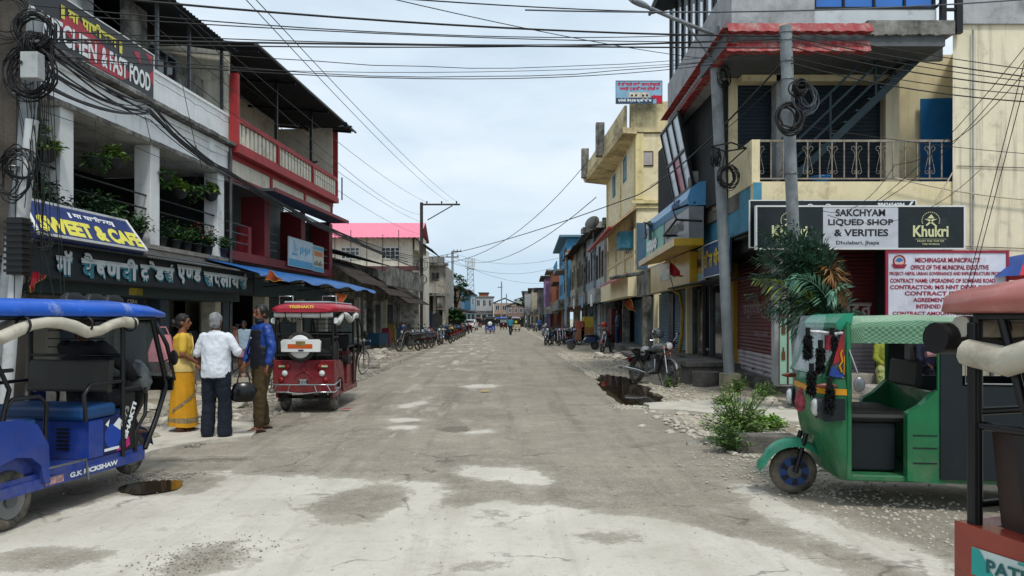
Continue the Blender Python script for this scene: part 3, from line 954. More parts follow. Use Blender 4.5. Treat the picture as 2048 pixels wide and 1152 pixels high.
mb = MB(T1)
mb.box(25.2, 27.6, -0.125, -0.122, 3.36, 3.6)
for i in range(5):
 mb.add([(25.75, -0.126, 3.85), (25.75 + (i - 2) * 0.16, -0.126, 4.26 - abs(i - 2) * 0.12), (25.8 + (i - 2) * 0.15, -0.126, 4.2 - abs(i - 2) * 0.12)], [(0, 1, 2)])
mb.box(25.55, 26.05, -0.126, -0.122, 3.74, 3.82)
for k in range(6): mb.box(26.3 + 0.18 * k, 26.42 + 0.18 * k, -0.126, -0.122, 3.8 + 0.06 * (k % 3), 4.05 + 0.05 * (k % 2))
mb.build('print', pb, e)
e, T1 = panel(LF, 27.75, 28.9, -0.10, 3.33, 4.28, 0.03, mat('cream_poster', '#c9c5b0', var=0.1), white_p, 'poster_board', 'small blue and orange poster right of the pale blue one', fr=0.01)
mb = MB(T1); mb.box(27.78, 28.87, -0.105, -0.102, 4.12, 4.25); mb.box(27.78, 28.87, -0.105, -0.102, 3.34, 3.5); mb.build('print', pb, e)
mb = MB(T1); mb.box(27.85, 28.8, -0.106, -0.103, 3.9, 4.08)
mb.build('title', po, e)
mb = MB(T1)
for k in range(7): mb.box(27.85 + k * 0.14, 27.92 + k * 0.14, -0.106, -0.103, 3.55, 3.65 + 0.05 * (k % 3))
mb.build('figures', black_p, e)
MB(Matrix.Translation((-8, 0, 0))).tube([(20.93, -0.08, 0.3), (20.93, -0.08, 6.3)], 0.045, 8).build('drain_pipe', steel, wb)
for z_, a_, b_ in ((6.02, 9, 20.8), (5.3, 10, 20.5), (7.0, 16.9, 20.9)):
 MB(Matrix.Translation((-8, 0, 0))).tube([(a_ + (b_ - a_) * k / 12, -0.075, z_ - 0.05 * abs(math.sin(k * 1.3))) for k in range(13)], 0.007, 4).build('wall_cable', dark_mt, wb)
leafA = mat('leaf_green', '#3a5c28', rough=0.5, var=0.4, scale=8)
leafB = mat('leaf_light_green', '#5d7a2e', rough=0.5, var=0.35, scale=8)
leafD = mat('leaf_dark_green', '#233f28', rough=0.5, var=0.35, scale=8)
leafR = mat('orange_flower', '#a8502a', rough=0.6, var=0.3, scale=8)
pot_m = mat('grey_pot', '#2b3031', rough=0.6, var=0.2)
def leaf(mb, p, d, ln, wd, droop=0.3, mi=0, up=None):
 d = Vector(d).normalized(); s = d.cross(Vector((0, 0, 1)))
 s = s.normalized() if s.length > 0.1 else Vector((1, 0, 0))
 s = (s + Vector((rnd.uniform(-.4, .4), rnd.uniform(-.4, .4), rnd.uniform(-.5, .5)))).normalized()
 p = Vector(p); m_ = p + d * ln * 0.5; e_ = p + d * ln - Vector((0, 0, droop * ln))
 mb.add([p, m_ + s * wd * 0.5, e_, m_ - s * wd * 0.5], [(0, 1, 2, 3)], mi)
def rdir(zmin=-0.4, zmax=1.0):
 a = rnd.uniform(0, 2 * PI); z = rnd.uniform(zmin, zmax); r = math.sqrt(max(0.05, 1 - z * z))
 return Vector((r * math.cos(a), r * math.sin(a), z))
def bushy(mb, c, r, n, ls=0.08, mi=0, hang=False):
 """stems with leaves along them inside an ellipsoid"""
 c = Vector(c)
 for k in range(n):
  d = rdir(0.1 if not hang else -1, 1 if not hang else 0.3)
  tip = c + Vector((d.x * r[0], d.y * r[1], d.z * r[2])) * rnd.uniform(0.5, 1.05)
  mid = c.lerp(tip, 0.5) + Vector((0, 0, 0.15 * r[2]))
  for j in range(7):
   t = (j + 1) / 7
   p = c.lerp(mid, t).lerp(mid.lerp(tip, t), t)
   leaf(mb, p, rdir(-0.5, 0.8), ls * rnd.uniform(0.7, 1.4), ls * 0.55, 0.3, mi)
def pot_plant(loc, label, kind, group, r=(0.3, 0.3, 0.4), n=26, ls=0.1, pr=0.13, ph=0.24, flower=False):
 e = thing('potted_plant', label, 'potted plant', loc, 0, group)
 MB().lathe([(pr * 0.7, 0), (pr, ph), (pr * 1.12, ph), (pr * 1.12, ph - 0.03), (pr * 1.0, ph - 0.035), (pr * 0.9, ph - 0.04)], seg=12).build('pot', pot_m, e)
 mb = MB(); bushy(mb, (0, 0, ph), r, n, ls, 0)
 if flower:
  for k in range(24):
   d = rdir(0.2, 1); leaf(mb, (d.x * r[0], d.y * r[1], ph + d.z * r[2]), rdir(), 0.07, 0.06, 0.2, 1)
 mb.build('foliage', [kind, leafR], e)
 return e
spots = [(8.9, 0.45, leafA), (9.8, 0.3, leafB), (10.5, 0.35, leafA), (11.5, 0.3, leafA), (12.2, 0.25, leafD), (12.9, 0.3, leafA), (13.6, 0.25, leafD), (14.9, 0.25, leafD),
   (15.5, 0.22, leafA), (16.1, 0.22, leafD), (16.7, 0.22, leafA), (17.7, 0.22, leafD), (18.3, 0.2, leafA), (18.8, 0.18, leafA), (19.3, 0.16, leafD), (19.85, 0.14, leafA), (20.6, 0.1, leafA)]
ORD = ['first', 'second', 'third', 'fourth', 'fifth', 'sixth']
BAY = ['before the first white pillar', 'between the first and second white pillars', 'between the second and third white pillars', 'between the third and last white pillars', 'past the last white pillar']
def bay_of(u): return sum(u > q for q in (10.9, 14.0, 17.05, 20.35))
for i, (u, v_, k) in enumerate(spots):
 fl = i in (14, 15)
 big = i < 9
 if i == 14: lab = 'potted plant with orange flowers at the right end of the cafe balcony sill'
 elif i == 15: lab = 'second potted plant with orange flowers beside the last white pillar'
 elif i == 16: lab = 'small potted plant at the very corner where the balcony meets the red building'
 else: lab = ORD[sum(1 for q in spots[:i] if bay_of(q[0]) == bay_of(u))] + ' sill plant from the left ' + BAY[bay_of(u)]
 pot_plant(LF.w(u, v_ - 0.1 if not big else v_, 3.24 if v_ < 0.2 else 3.24), lab, k, 'potted plants along the cafe balcony',
    (0.75, 0.5, 0.75) if big else (0.4, 0.32, 0.5), 150 if big else 55, 0.13 if big else 0.10, flower=fl)
hang = [(8.6, 4.9), (9.6, 4.8), (11.8, 4.9), (12.5, 4.7), (13.2, 4.95), (13.75, 4.6), (15.0, 4.75), (15.8, 4.9), (17.6, 4.95), (18.5, 4.7), (19.1, 4.85), (20.15, 4.9)]
for i, (u, z) in enumerate(hang):
 e = thing('hanging_planter', ORD[sum(1 for q in hang[:i] if bay_of(q[0]) == bay_of(u))] + ' grey hanging planter from the left ' + BAY[bay_of(u)], 'hanging planter', LF.w(u, -0.02 + 0.12 * (i % 2), z), 0, 'hanging planters on the cafe balcony')
 MB().lathe([(0.05, -0.2), (0.14, -0.14), (0.19, 0), (0.2, 0.01), (0.17, 0.0)], seg=12).build('pot', pot_m, e)
 mb = MB()
 for a_ in range(3):
  mb.tube([(0.18 * math.cos(a_ * 2.1), 0.18 * math.sin(a_ * 2.1), 0), (0, 0, 0.3), (0, 0, 5.5 - z)], 0.004, 3)
 mb.build('hanger', black_p, e)
 mb = MB(); bushy(mb, (0, 0, 0.0), (0.3, 0.26, 0.38), 36, 0.14, 0, i % 2 == 0); mb.build('foliage', leafB if i % 2 else leafA, e)
rust = mat('rusted_sheet', '#3d3531', rough=0.8, metal=0.1, var=0.3, dirt=0.8, dcol='#1c1714', streak=0.5)
sh, T = ft(LF, 30.5, 'low_shop_row', 'low dark shop row with sagging sheet awnings beside the red trimmed building', 'building')
boxp(sh, T, 'back_wall', dark_in, (30.5, 46, 3.0, 3.2, 0.28, 4.4))
boxp(sh, T, 'front_wall', grim, (30.6, 46, 0.6, 0.8, 2.5, 4.2))
for a_, b_, vv, zz in ((30.5, 34.8, -0.7, 3.55), (34.6, 39.5, -0.9, 3.2), (39.3, 46, -0.6, 2.95)):
 corr(MB(T), a_, b_, (vv - 0.5, zz - 0.55), (0.6, zz + 0.55), 0.14, 0.02).build('sheet_awning', rust, sh)
corr(MB(T), 30.5, 40, (-0.1, 4.35), (3.2, 5.1), 0.16, 0.02).build('sheet_roof', roof_dk, sh)
MB(T).box(37, 46, -0.75, -0.6, 3.2, 4.15).build('valance', grim, sh)
for i, pu in enumerate((31.0, 33.2, 36.0, 38.5, 41.5, 44.5)):
 boxp(sh, T, 'shop_pillar', [cream, grim][i % 2], (pu, pu + 0.3, 0.5, 0.8, 0.28, 2.6))
for a_, b_ in ((31.4, 33.2), (33.5, 35.9)):
 shutter(MB(T), a_, b_, 0.7, 0.28, 2.5).build('shutter', shut_g, sh)
boxp(sh, T, 'shop_counter', mat('blue_counter', '#1f4a66', var=0.15), (36.4, 38.3, -0.4, 0.3, 0.28, 0.85))
for i, (a_, c_) in enumerate(((38.9, '#8c2a3a'), (40.2, '#8f7a3c'), (42.0, '#42586c'), (43.2, '#94452e'), (44.0, '#6e6a63'))):
 o = MB(); o.box(0, 0.55, 0, 0.45, 0, 0.55 + 0.2 * (i % 2)).box(0.05, 0.5, 0.05, 0.4, 0.56 + 0.2 * (i % 2), 0.8 + 0.2 * (i % 2))
 ob = o.build('goods_box', mat('goods_%d' % i, c_, var=0.2), None, 0.01)
 ob.location = LF.w(a_, -0.3, 0.28); ob.rotation_euler = (0, 0, LF.rz + 0.1 * i)
 tag(ob, ['pink stacked goods box', 'yellow stacked goods box', 'blue grey stacked goods box', 'orange stacked goods box', 'grey stacked goods box'][i] + ' in front of the low dark shop row', 'box', 'goods boxes outside the left shops')
pk, _ = thing('pink_roofed_house', 'cream house with a bright pink sheet roof and two gridded windows', 'building', (-6.2, 50, 0), 0), None
TT = Matrix.Translation((6.2, -50, 0))
pinkm = mat('pink_roof_sheet', '#e0788f', rough=0.5, var=0.06, dirt=0.15, dcol='#a04a5c')
def X50(px): return (px - 1010) / 1500 * 50
def Z50(py): return EYE + (638 - py) / 1500 * 50
boxp(pk, TT, 'wall', cream, (-16, X50(825), 50, 61, 0, Z50(476)))
boxp(pk, TT, 'floor_band', mat('maroon_band', '#5b3438', var=0.2, dirt=0.5), (-16, X50(838), 49.6, 49.99, Z50(541), Z50(533)))
mb = MB(TT)
n = 60
for s in (0,):
 vs, fs = [], []
 for i in range(n + 1):
  x = -16 + (X50(842) + 16) * i / n; a_ = 0.02 * (i % 2)
  vs += [(x, 49.2, Z50(477) - a_), (x, 53, Z50(446) * 1.05 - a_), (x, 55.5, Z50(470) - a_)]
 for i in range(n): fs += [(3 * i, 3 * i + 3, 3 * i + 4, 3 * i + 1), (3 * i + 1, 3 * i + 4, 3 * i + 5, 3 * i + 2)]
 mb.add(vs, fs)
mb.build('roof', pinkm, pk)
for a_, b_ in ((682, 720), (762, 800)):
 window(pk, TT, X50(a_), X50(b_), 49.98, Z50(519), Z50(494), white_p, winglass, 4, 3, 0.07)
boxp(pk, TT, 'gable_wall', cream, (X50(838) - 0.3, X50(838), 50.0, 54.5, Z50(500), Z50(468)))
corr(MB(TT @ Matrix.Translation((X50(838), 0, 0)) @ Matrix.Rotation(PI / 2, 4, 'Z')), 49.8, 56, (0.6, Z50(470)), (-0.9, Z50(500)), 0.16, 0.02).build('side_awning', roof_dk, pk)
mb = MB(TT)
for i in range(9): mb.tube([(-15.4 + i * 1.05, 49.4, Z50(560)), (-15.4 + i * 1.05, 49.4, Z50(480) + 0.3 * (i % 3))], 0.03, 4)
mb.build('reinforcing_bar', rust, pk)
boxp(pk, TT, 'lower_wall', grim, (-10.5, X50(838), 49.9, 49.98, 0, Z50(545)))
boxp(pk, TT, 'shop_opening', dark_in, (-8.6, -7.1, 49.8, 49.88, 0.2, 2.5))
boxp(pk, TT, 'front_awning', rust, (-9.5, -5.7, 48.7, 49.8, 2.75, 2.9))
ar, T = ft(LF, 62, 'arched_building', 'weathered grey building with an arched ground floor opening and small sign', 'building')
def VX(px, Y): return (px - 1010) / 1500 * Y
ar.rotation_euler = (0, 0, 0); ar.location = (-6, 62, 0)
TT = Matrix.Translation((6, -62, 0))
Z62 = lambda py: EYE + (638 - py) / 1500 * 62
x0, x1 = VX(842, 62), VX(891, 62)
boxp(ar, TT, 'wall', mat('weathered_plaster', '#a59f93', var=0.15, dirt=0.7, dcol='#4c4a45', streak=0.5, bump=0.3), (x0 - 2, x1, 62, 70, Z62(590), Z62(530)), (x0 - 2, x0 + 0.5, 62, 70, 0, Z62(590)), (x1 - 0.25, x1, 62, 70, 0, Z62(590)), (x0 + 1.0, x0 + 1.25, 62, 63, 0, Z62(590)))
boxp(ar, TT, 'parapet', grim, (x0 - 2, x1 - 0.1, 61.9, 62.3, Z62(528), Z62(513)))
boxp(ar, TT, 'sunshade_slab', grim, (x0, x1 + 0.25, 61.4, 61.98, Z62(532), Z62(527)), (x0, x1 + 0.3, 61.2, 61.98, Z62(592), Z62(587)))
mb = MB(TT)
cx, r_ = x1 - 0.75, 0.48
pts = [(cx - r_, 0)] + [(cx + r_ * math.cos(PI - PI * k / 10), 1.55 + r_ * math.sin(PI - PI * k / 10)) for k in range(11)] + [(cx + r_, 0)]
mb.prism(pts, 61.96, 62.0)
mb.build('arch_opening', dark_in, ar)
boxp(ar, TT, 'shutter', navy, (x0 + 0.1, x0 + 0.95, 61.9, 61.95, 0.1, 2.2))
boxp(ar, TT, 'small_signboard', mat('dull_white_sign', '#a8aaa2', var=0.15, dirt=0.5), (x0 - 0.2, x0 + 1.0, 61.2, 61.25, Z62(590), Z62(572)))
window(ar, TT, x0 + 0.9, x0 + 1.5, 61.98, Z62(560), Z62(545), grim, winglass, 2, 1)
def house(x0, x1, y0, y1, h, wall_m, roof_m, label, nwin=2, storeys=2, over=0.4, pitch=0.0, rows=None, group=None, back=None):
 e = thing('town_house', label, 'building', ((x0 + x1) / 2, y0, 0), 0, group)
 T_ = Matrix.Translation((-(x0 + x1) / 2, -y0, 0))
 MB(T_).box(x0, x1, y0, y1, -0.1, h).build('wall', wall_m, e)
 if pitch:
  xm = (x0 + x1) / 2
  MB(T_).prism([(x0 - over, h - 0.05), (xm, h + pitch), (x1 + over, h - 0.05), (x1 + over, h + 0.08), (xm, h + pitch + 0.13), (x0 - over, h + 0.08)], y0 - over, y1 + over).build('roof', roof_m, e)
 else:
  MB(T_).box(x0 - over, x1 + over, y0 - over, y1 + over, h, h + 0.18).build('roof', roof_m, e)
 sh_ = h / storeys
 for s in range(storeys):
  if s: MB(T_).box(x0 - 0.15, x1 + 0.15, y0 - 0.5, y0 - 0.01, s * sh_ - 0.1, s * sh_ + 0.08).build('sunshade', grim, e)
  for k in range(nwin):
   c = x0 + (x1 - x0) * (k + 0.5) / nwin
   ww = (x1 - x0) / nwin * 0.28
   if s == 0:
    MB(T_).box(c - ww * 1.4, c + ww * 1.4, y0 - 0.03, y0 - 0.005, 0.05, sh_ * 0.75).build('shop_front', dark_in, e)
   else:
    window(e, T_, c - ww, c + ww, y0 - 0.01, s * sh_ + sh_ * 0.35, s * sh_ + sh_ * 0.8, white_p, winglass, 2, 1, 0.06)
 return e
brick = mat('brick_wall', '#7d4a35', rough=0.9, var=0.25, scale=6, dirt=0.4, dcol='#50382c')
bluep = mat('sky_blue_plaster', '#3f82a8', rough=0.8, var=0.1, dirt=0.4, dcol='#2c4f63', streak=0.4)
peach = mat('peach_plaster', '#b09080', var=0.1, dirt=0.3)
# ================================================================ right side of the street
ycream = mat('pale_yellow_plaster', '#dccfa9', rough=0.85, var=0.06, dirt=0.35, dcol='#8a7a58', streak=0.25, bump=0.25)
ystreak = mat('streaked_yellow_plaster', '#dcd3b8', rough=0.88, var=0.05, dirt=0.3, dcol='#77736a', streak=0.75, bump=0.2)
ybright = mat('yellow_plaster', '#e4d7b2', rough=0.85, var=0.08, dirt=0.45, dcol='#7d7052', streak=0.25, bump=0.25)
greyw = mat('grey_render', '#a3a5a6', rough=0.9, var=0.1, dirt=0.6, dcol='#6a6b6b', streak=0.25, bump=0.3)
blue_w = mat('worn_blue_paint', '#4486a0', rough=0.75, var=0.15, dirt=0.5, dcol='#224453', streak=0.3)
blue_d = mat('blue_door_paint', '#14629a', rough=0.35, var=0.2, scale=1.2)
shut_n = mat('dark_blue_shutter', '#152631', rough=0.5, metal=0.2, var=0.15)
shut_r = mat('maroon_shutter', '#5e1d23', rough=0.55, metal=0.1, var=0.15, dirt=0.3, dcol='#32161a', streak=0.3)
shut_w = mat('whitewashed_shutter', '#a89ea3', rough=0.6, var=0.1, dirt=0.4, dcol='#6c5a60', streak=0.4)
shut_b = mat('steel_blue_shutter', '#2c5468', rough=0.5, metal=0.2, var=0.15, dirt=0.3, dcol='#1b333f')
tile_r = mat('red_tile_paint', '#8f2c2f', rough=0.6, var=0.15, dirt=0.5, dcol='#a09a90', dscale=5, streak=0.3)
dkgreen = mat('dark_green_steel', '#1b2f35', rough=0.45, metal=0.3, var=0.15)
rail_m = mat('weathered_rail', '#8b857a', rough=0.6, metal=0.2, var=0.2, dirt=0.7, dcol='#5b4232', dscale=8)
stone = mat('foundation_stone', '#5d5a54', rough=0.95, var=0.3, dirt=0.7, dcol='#2e2c28', bump=0.8, bscale=14)
cb, T = ft(FF, 6.5, 'corner_building', 'pale yellow corner building with liquor shop, scrolled balcony railing and outside steel stair', 'building')
cb.location = (6.5, 15, 0)
T = Matrix.Translation((-6.5, 0, 0))
RT = T @ Matrix.Translation((0, -15, 0)) @ RF.M            # corner building's street side, in RF coordinates
boxp(cb, T, 'floor_beam', ycream, (4.97, 13.5, 0, 0.18, 3.23, 4.30))
boxp(cb, T, 'balcony_floor', conc_d, (5.0, 13.5, 0.18, 6, 3.9, 4.25))
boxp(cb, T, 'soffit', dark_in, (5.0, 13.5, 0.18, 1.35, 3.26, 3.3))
boxp(cb, RT, 'side_parapet', ycream, (15.05, 17.3, -0.16, 0.0, 4.25, 5.15))
boxp(cb, RT, 'side_wall', blue_w, (15.0, 21.6, -0.18, -0.02, 3.36, 4.28))
MB(T).prism([(8.93, -0.04), (14, -0.04), (14, 6), (10.2, 6), (9.90, 1.58)], 0, 7.42, 'z').build('side_wall', ystreak, cb)
boxp(cb, T, 'back_wall', ycream, (5.0, 5.15, 1.6, 1.8, 4.25, 7.1), (8.32, 9.95, 1.6, 1.8, 4.25, 7.4), (5.0, 8.4, 1.6, 1.8, 6.9, 7.4))
boxp(cb, T, 'pillar', greyw, (5.9, 6.2, 1.3, 1.62, 4.25, 7.0))
boxp(cb, T, 'pillar', ystreak, (8.3, 8.6, 1.35, 1.6, 4.25, 7.3))
for a_, b_ in ((5.15, 5.9), (6.2, 8.32)):
 shutter(MB(T), a_, b_, 1.62, 4.25, 6.9).build('shutter', shut_n, cb)
boxp(cb, T, 'shutter_hood', ycream, (5.15, 8.3, 1.3, 1.6, 6.72, 6.86))
boxp(cb, T, 'inner_side_wall', dark_in, (4.9, 5.0, 1.8, 9, 4.25, 6.9))
dr = boxp(cb, T @ Matrix.Translation((9.12, 1.45, 0)) @ Matrix.Rotation(-0.12, 4, 'Z'), 'blue_door', blue_d, (0, 0.78, 0, 0.04, 4.28, 6.38))
MB(T @ Matrix.Translation((9.12, 1.45, 0))).tube([(0.08, -0.01, 5.25), (0.08, -0.07, 5.28), (0.08, -0.07, 5.42), (0.08, -0.01, 5.45)], 0.012, 6).build('handle', steel, dr)
def skirt(Tm, u0, u1, v0, out, z0, z1, name='tile_skirt'):
 n = max(3, int(abs(u1 - u0) / 0.24))
 for (za, zb, d0, d1) in ((z0, z0 + (z1 - z0) * 0.45, 0.0, 0.12), (z1 - (z1 - z0) * 0.38, z1, 0.1, 0.22)):
  mb = MB(Tm)
  for i in range(n):
   a = u0 + (u1 - u0) * i / n; b = u0 + (u1 - u0) * (i + 1) / n; c = (a + b) / 2
   lo = v0 + out * d1; hi = v0 + out * d0
   mb.add([(a, lo, za + 0.03), (c, lo + out * 0.03, za), (b, lo, za + 0.03), (b, hi, zb), (c, hi + out * 0.03, zb), (a, hi, zb)], [(0, 1, 4, 5), (1, 2, 3, 4)])
   mb.add([(a, hi - out * 0.06, za + 0.03), (c, hi - out * 0.06, za), (b, hi - out * 0.06, za + 0.03), (a, lo, za + 0.03), (c, lo + out * 0.03, za), (b, lo, za + 0.03)], [(0, 1, 4, 3), (1, 2, 5, 4)])
  mb.build(name, tile_r, cb)
skirt(T, 4.3, 7.1, -0.36, -1, 6.72, 7.28)
skirt(RT, 14.5, 21.3, 0.50, 1, 6.85, 7.35)
boxp(cb, T, 'roof_slab', mat('shade_dark_slab', '#54595c', var=0.15, dirt=0.4), (4.32, 8.6, -0.35, 1.6, 6.88, 7.2))  # shade under the slab is put into its darker colour
boxp(cb, T, 'upper_wall', greyw, (8.6, 9.05, 0.5, 0.6, 6.9, 7.55))
boxp(cb, RT, 'roof_slab', greyw, (16.2, 21.4, -3, 0.49, 6.9, 7.22))
mb = MB(T)
n = 26
for i in range(n):
 a = 7.05 + (8.75 - 7.05) * i / n; b = 7.05 + (8.75 - 7.05) * (i + 1) / n
 mb.box(a, b, -0.42, 0.3, 7.10 - rnd.uniform(0, 0.04), 7.36)
mb.build('broken_landing', grim, cb)
boxp(cb, T, 'upper_wall', greyw, (4.5, 6.15, -0.1, 0.1, 7.2, 8.9))
boxp(cb, T, 'upper_wall', mat('pale_grey_band', '#b9bfc2', var=0.06, dirt=0.3), (6.15, 8.6, -0.05, 0.1, 7.2, 7.72))
boxp(cb, T, 'upper_parapet', greyw, (9.05, 13.5, -0.1, 0.1, 7.42, 8.4))
bglass = mat('blue_reflective_glass', '#0f62b4', rough=0.12, spec=0.8, var=0.15, scale=0.8)
window(cb, T, 6.15, 8.58, -0.02, 7.72, 8.8, dark_mt, bglass, 4, 1, 0.05)
boxp(cb, T, 'steel_post', dark_mt, (8.62, 8.72, -0.2, -0.1, 7.36, 9.2), (8.92, 9.04, -0.2, -0.1, 7.2, 9.2), (8.72, 8.92, -0.18, -0.12, 7.95, 8.02), (8.72, 8.92, -0.18, -0.12, 7.65, 7.7))
mb = MB(RT)
mb.box(15.3, 22.2, 0.2, 0.35, 7.22, 8.5)
mb.build('street_parapet', greyw, cb)
for k in range(7):
 u = 16.9 + k * 0.84
 boxp(cb, RT, 'roof_post', dark_mt, (u, u + 0.12, 0.22, 0.33, 8.5, 10.9))
MB(RT).box(16.9, 22.0, 0.26, 0.28, 8.6, 10.7).build('veranda_glass', glass('pale_glass', (0.75, 0.83, 0.9), 0.35), cb)
corr(MB(RT), 15.6, 21.6, (0.95, 10.35), (-3.0, 11.3), 0.16, 0.02).build('sheet_roof', roof_dk, cb)
MB(RT).tube([(15.6, 0.98, 10.33), (21.6, 0.98, 10.33)], 0.05, 6).build('gutter', steel, cb)
mb = MB(RT)
def bay(u, t): return (u, 0.30 + 0.38 * t, 4.95 + (6.8 - 4.95) * t)
for u in (19.0, 19.8, 20.6, 21.4):
 mb.tube([bay(u, 0), bay(u, 1)], 0.05, 4, sm=False)
for t in (0, 0.5, 1): mb.tube([bay(19.0, t), bay(21.4, t)], 0.045, 4, sm=False)
bf = mb.build('bay_frame', dark_mt, cb)
frost = mat('pale_bay_glass', '#aebcc4', rough=0.2, spec=0.6, var=0.12, dirt=0.2, dcol='#77858d')
for i, (a_, b_) in enumerate(((19.0, 19.8), (19.8, 20.6), (20.6, 21.4))):
 for t0, t1 in ((0, 0.5), (0.5, 1)):
  m_ = mat('pink_bay_pane', '#a04a62', rough=0.3) if (i == 1 and t0 == 0) else frost
  MB(RT).quad(bay(a_, t0), bay(b_, t0), bay(b_, t1), bay(a_, t1)).build('pane', m_, bf)
grc = mat('green_patterned_cloth', '#1f5a48', rough=0.8, var=0.5, scale=9)
boxp(cb, RT, 'curtain', grc, (17.4, 19.6, -0.3, -0.27, 4.6, 5.75))
boxp(cb, RT, 'inner_wall', dark_in, (17.3, 22.2, -2.8, -2.6, 4.2, 6.9), (22.0, 22.2, -2.8, -0.1, 3.3, 7.2))
boxp(cb, RT, 'soffit_wall', ycream, (19.6, 22.0, -0.2, -0.02, 4.28, 4.9))
mb = MB(RT)
vs, fs = [], []
for i in range(9):
 for j in range(7):
  vs.append((17.0 + 1.5 * i / 8, 0.04 + 0.03 * math.sin(i * 1.7 + j), 5.25 - 1.05 * j / 6 - 0.12 * (i / 8) * (j / 6) + 0.25 * (1 - i / 8) * 0))
for i in range(8):
 for j in range(6): fs.append((i * 7 + j, i * 7 + j + 1, i * 7 + j + 8, i * 7 + j + 7))
mb.add(vs, fs, 0, True)
tag(mb.build('hanging_cloth', mat('faded_tan_cloth', '#a08e70', rough=0.9, var=0.25, dirt=0.4, dcol='#6d4f3d')), 'faded tan banner cloth hanging over the side parapet of the corner building', 'cloth').matrix_world = Matrix.Translation((6.5, 15, 0))
boxp(cb, RT, 'concrete_stub', grim, (19.0, 19.4, 0.02, 0.35, 4.3, 5.3))
st = bpy.data.objects.new('steel_stair', None); COL.objects.link(st); st.parent = cb
def sp(t, dx=0, dz=0, v=0.5): return (5.75 + (8.75 - 5.75) * t + dx, v, 4.3 + (7.18 - 4.3) * t + dz)
for v_ in (0.45, 1.15):
 MB(T).hexa([sp(0, 0, -0.14, v_), sp(1, 0, -0.14, v_), sp(1, 0, -0.14, v_ + 0.05), sp(0, 0, -0.14, v_ + 0.05), sp(0, 0, 0.06, v_), sp(1, 0, 0.06, v_), sp(1, 0, 0.06, v_ + 0.05), sp(0, 0, 0.06, v_ + 0.05)]).build('stringer', dkgreen, st)
trd_ = meshm(MB().box(-0.13, 0.13, 0, 0.66, -0.015, 0.015), 'tread', mat('tread_steel', '#3c4b50', rough=0.5, metal=0.4, var=0.2))
for k in range(12):
 p = sp((k + 0.5) / 12, 0, 0, 0.49); piece(trd_, 'tread', st, (p[0] - 6.5, p[1], p[2]))
for h in (0.3, 0.62, 0.95):
 MB(T).tube([sp(0, -0.05, h, 0.45), sp(1.25 if h > 0.5 else 1, -0.05, h, 0.45)], 0.032, 4, sm=False).build('handrail', dkgreen, st)
for k in range(4):
 p = sp(k / 3.2 + 0.02, -0.05, 0, 0.45)
 MB(T).box(p[0] - 0.02, p[0] + 0.02, 0.43, 0.47, p[2], p[2] + 0.95).build('rail_post', dkgreen, st)
rl = bpy.data.objects.new('balcony_railing', None); COL.objects.link(rl); rl.parent = cb
for z_, r_ in ((5.13, 0.022), (4.37, 0.014)):
 MB(T).box(4.98, 8.95, 0.06, 0.06 + r_ * 1.6, z_ - r_, z_ + r_).build('rail', rail_m, rl)
bar_ = meshm(MB().box(-0.012, 0.012, -0.01, 0.01, 0, 0.74), 'bar', rail_m)
sc_pts = []
def scroll_mesh():
 mb = MB()
 for s in (-1, 1):
  pts = []
  for k in range(12):                               # top curl
   a = PI * 1.5 - k * 0.5; r = 0.055 * (1 - k / 20)
   pts.append((s * (0.058 + r * math.cos(a) * -1), 0, 0.60 + r * math.sin(a)))
  pts = pts[::-1] + [(s * 0.03, 0, 0.45), (s * 0.075, 0, 0.25)]
  for k in range(12):
   a = PI * 0.15 - k * 0.5; r = 0.045 * (1 - k / 22)
   pts.append((s * (0.055 + r * math.cos(a)), 0, 0.12 + r * math.sin(a)))
  mb.tube(pts, 0.0065, 4)
 return meshm(mb, 'scroll', rail_m)
scm = scroll_mesh()
k = 0
u = 5.1
while u < 8.95:
 piece(bar_, 'bar', rl, (u - 6.5, 0.075, 4.38))
 if k % 2 == 0: piece(scm, 'scroll', rl, (u - 6.5, 0.06, 4.38))
 u += 0.245; k += 1
bs = MB().lathe([(0.13, 0), (0.2, 0.2), (0.215, 0.22), (0.19, 0.2), (0.12, 0.02), (0.001, 0.02)], seg=20).build('basin', mat('blue_plastic', '#1d6fae', rough=0.35, var=0.05))
bs.location = (6.5, 15.45, 4.26); tag(bs, 'blue plastic basin behind the scrolled balcony railing', 'basin')
boxp(cb, T, 'front_wall', greyw, (5.75, 6.3, 1.25, 1.5, 0.2, 3.3))
boxp(cb, T, 'foundation', stone, (5.7, 13, 0.55, 2.0, -0.2, 0.2), (5.5, 6.3, 0.9, 2.0, -0.2, 0.25))
o = shutter(MB(T), 6.3, 8.9, 1.2, 1.0, 3.25).build('shutter', shut_r, cb)
o2 = shutter(MB(T), 6.3, 8.9, 1.2, 0.2, 1.0).build('shutter', shut_w, cb)
mb = MB(T)
wv = [(6.3 + 0.065 * i, 1.172, 0.995 + 0.12 * abs(math.sin(i * 0.42 + 0.3))) for i in range(41)]
mb.add([(a, b, 0.93) for a, b, _ in wv] + wv, [(i, i + 1, 42 + i, 41 + i) for i in range(40)])
mb.build('painted_wave', shut_w, cb)
dtext(['क-', 'त', 'द', 'त'], 0.9, 0.3, mat('pale_paint_lettering', '#b7a3a6', rough=0.7), cb, T @ onplane((7.0, 1.16, 1.6), (1, 0, 0), (0, 0, 1)), 0.04)
SF = Frame((6.02, 19.4), math.atan2(-4.2, -0.45))          # x runs toward the camera, y > 0 points away from the street
ST = T @ Matrix.Translation((0, -15, 0)) @ SF.M
vface = -0.0
boxp(cb, ST, 'foundation', stone, (-0.2, 4.3, -0.25, 0.4, -0.2, 0.28))
mb = MB(ST); shutter(mb, 0.05, 4.15, 0, 0.78, 3.0, out=-1); mb.build('shutter', shut_r, cb)
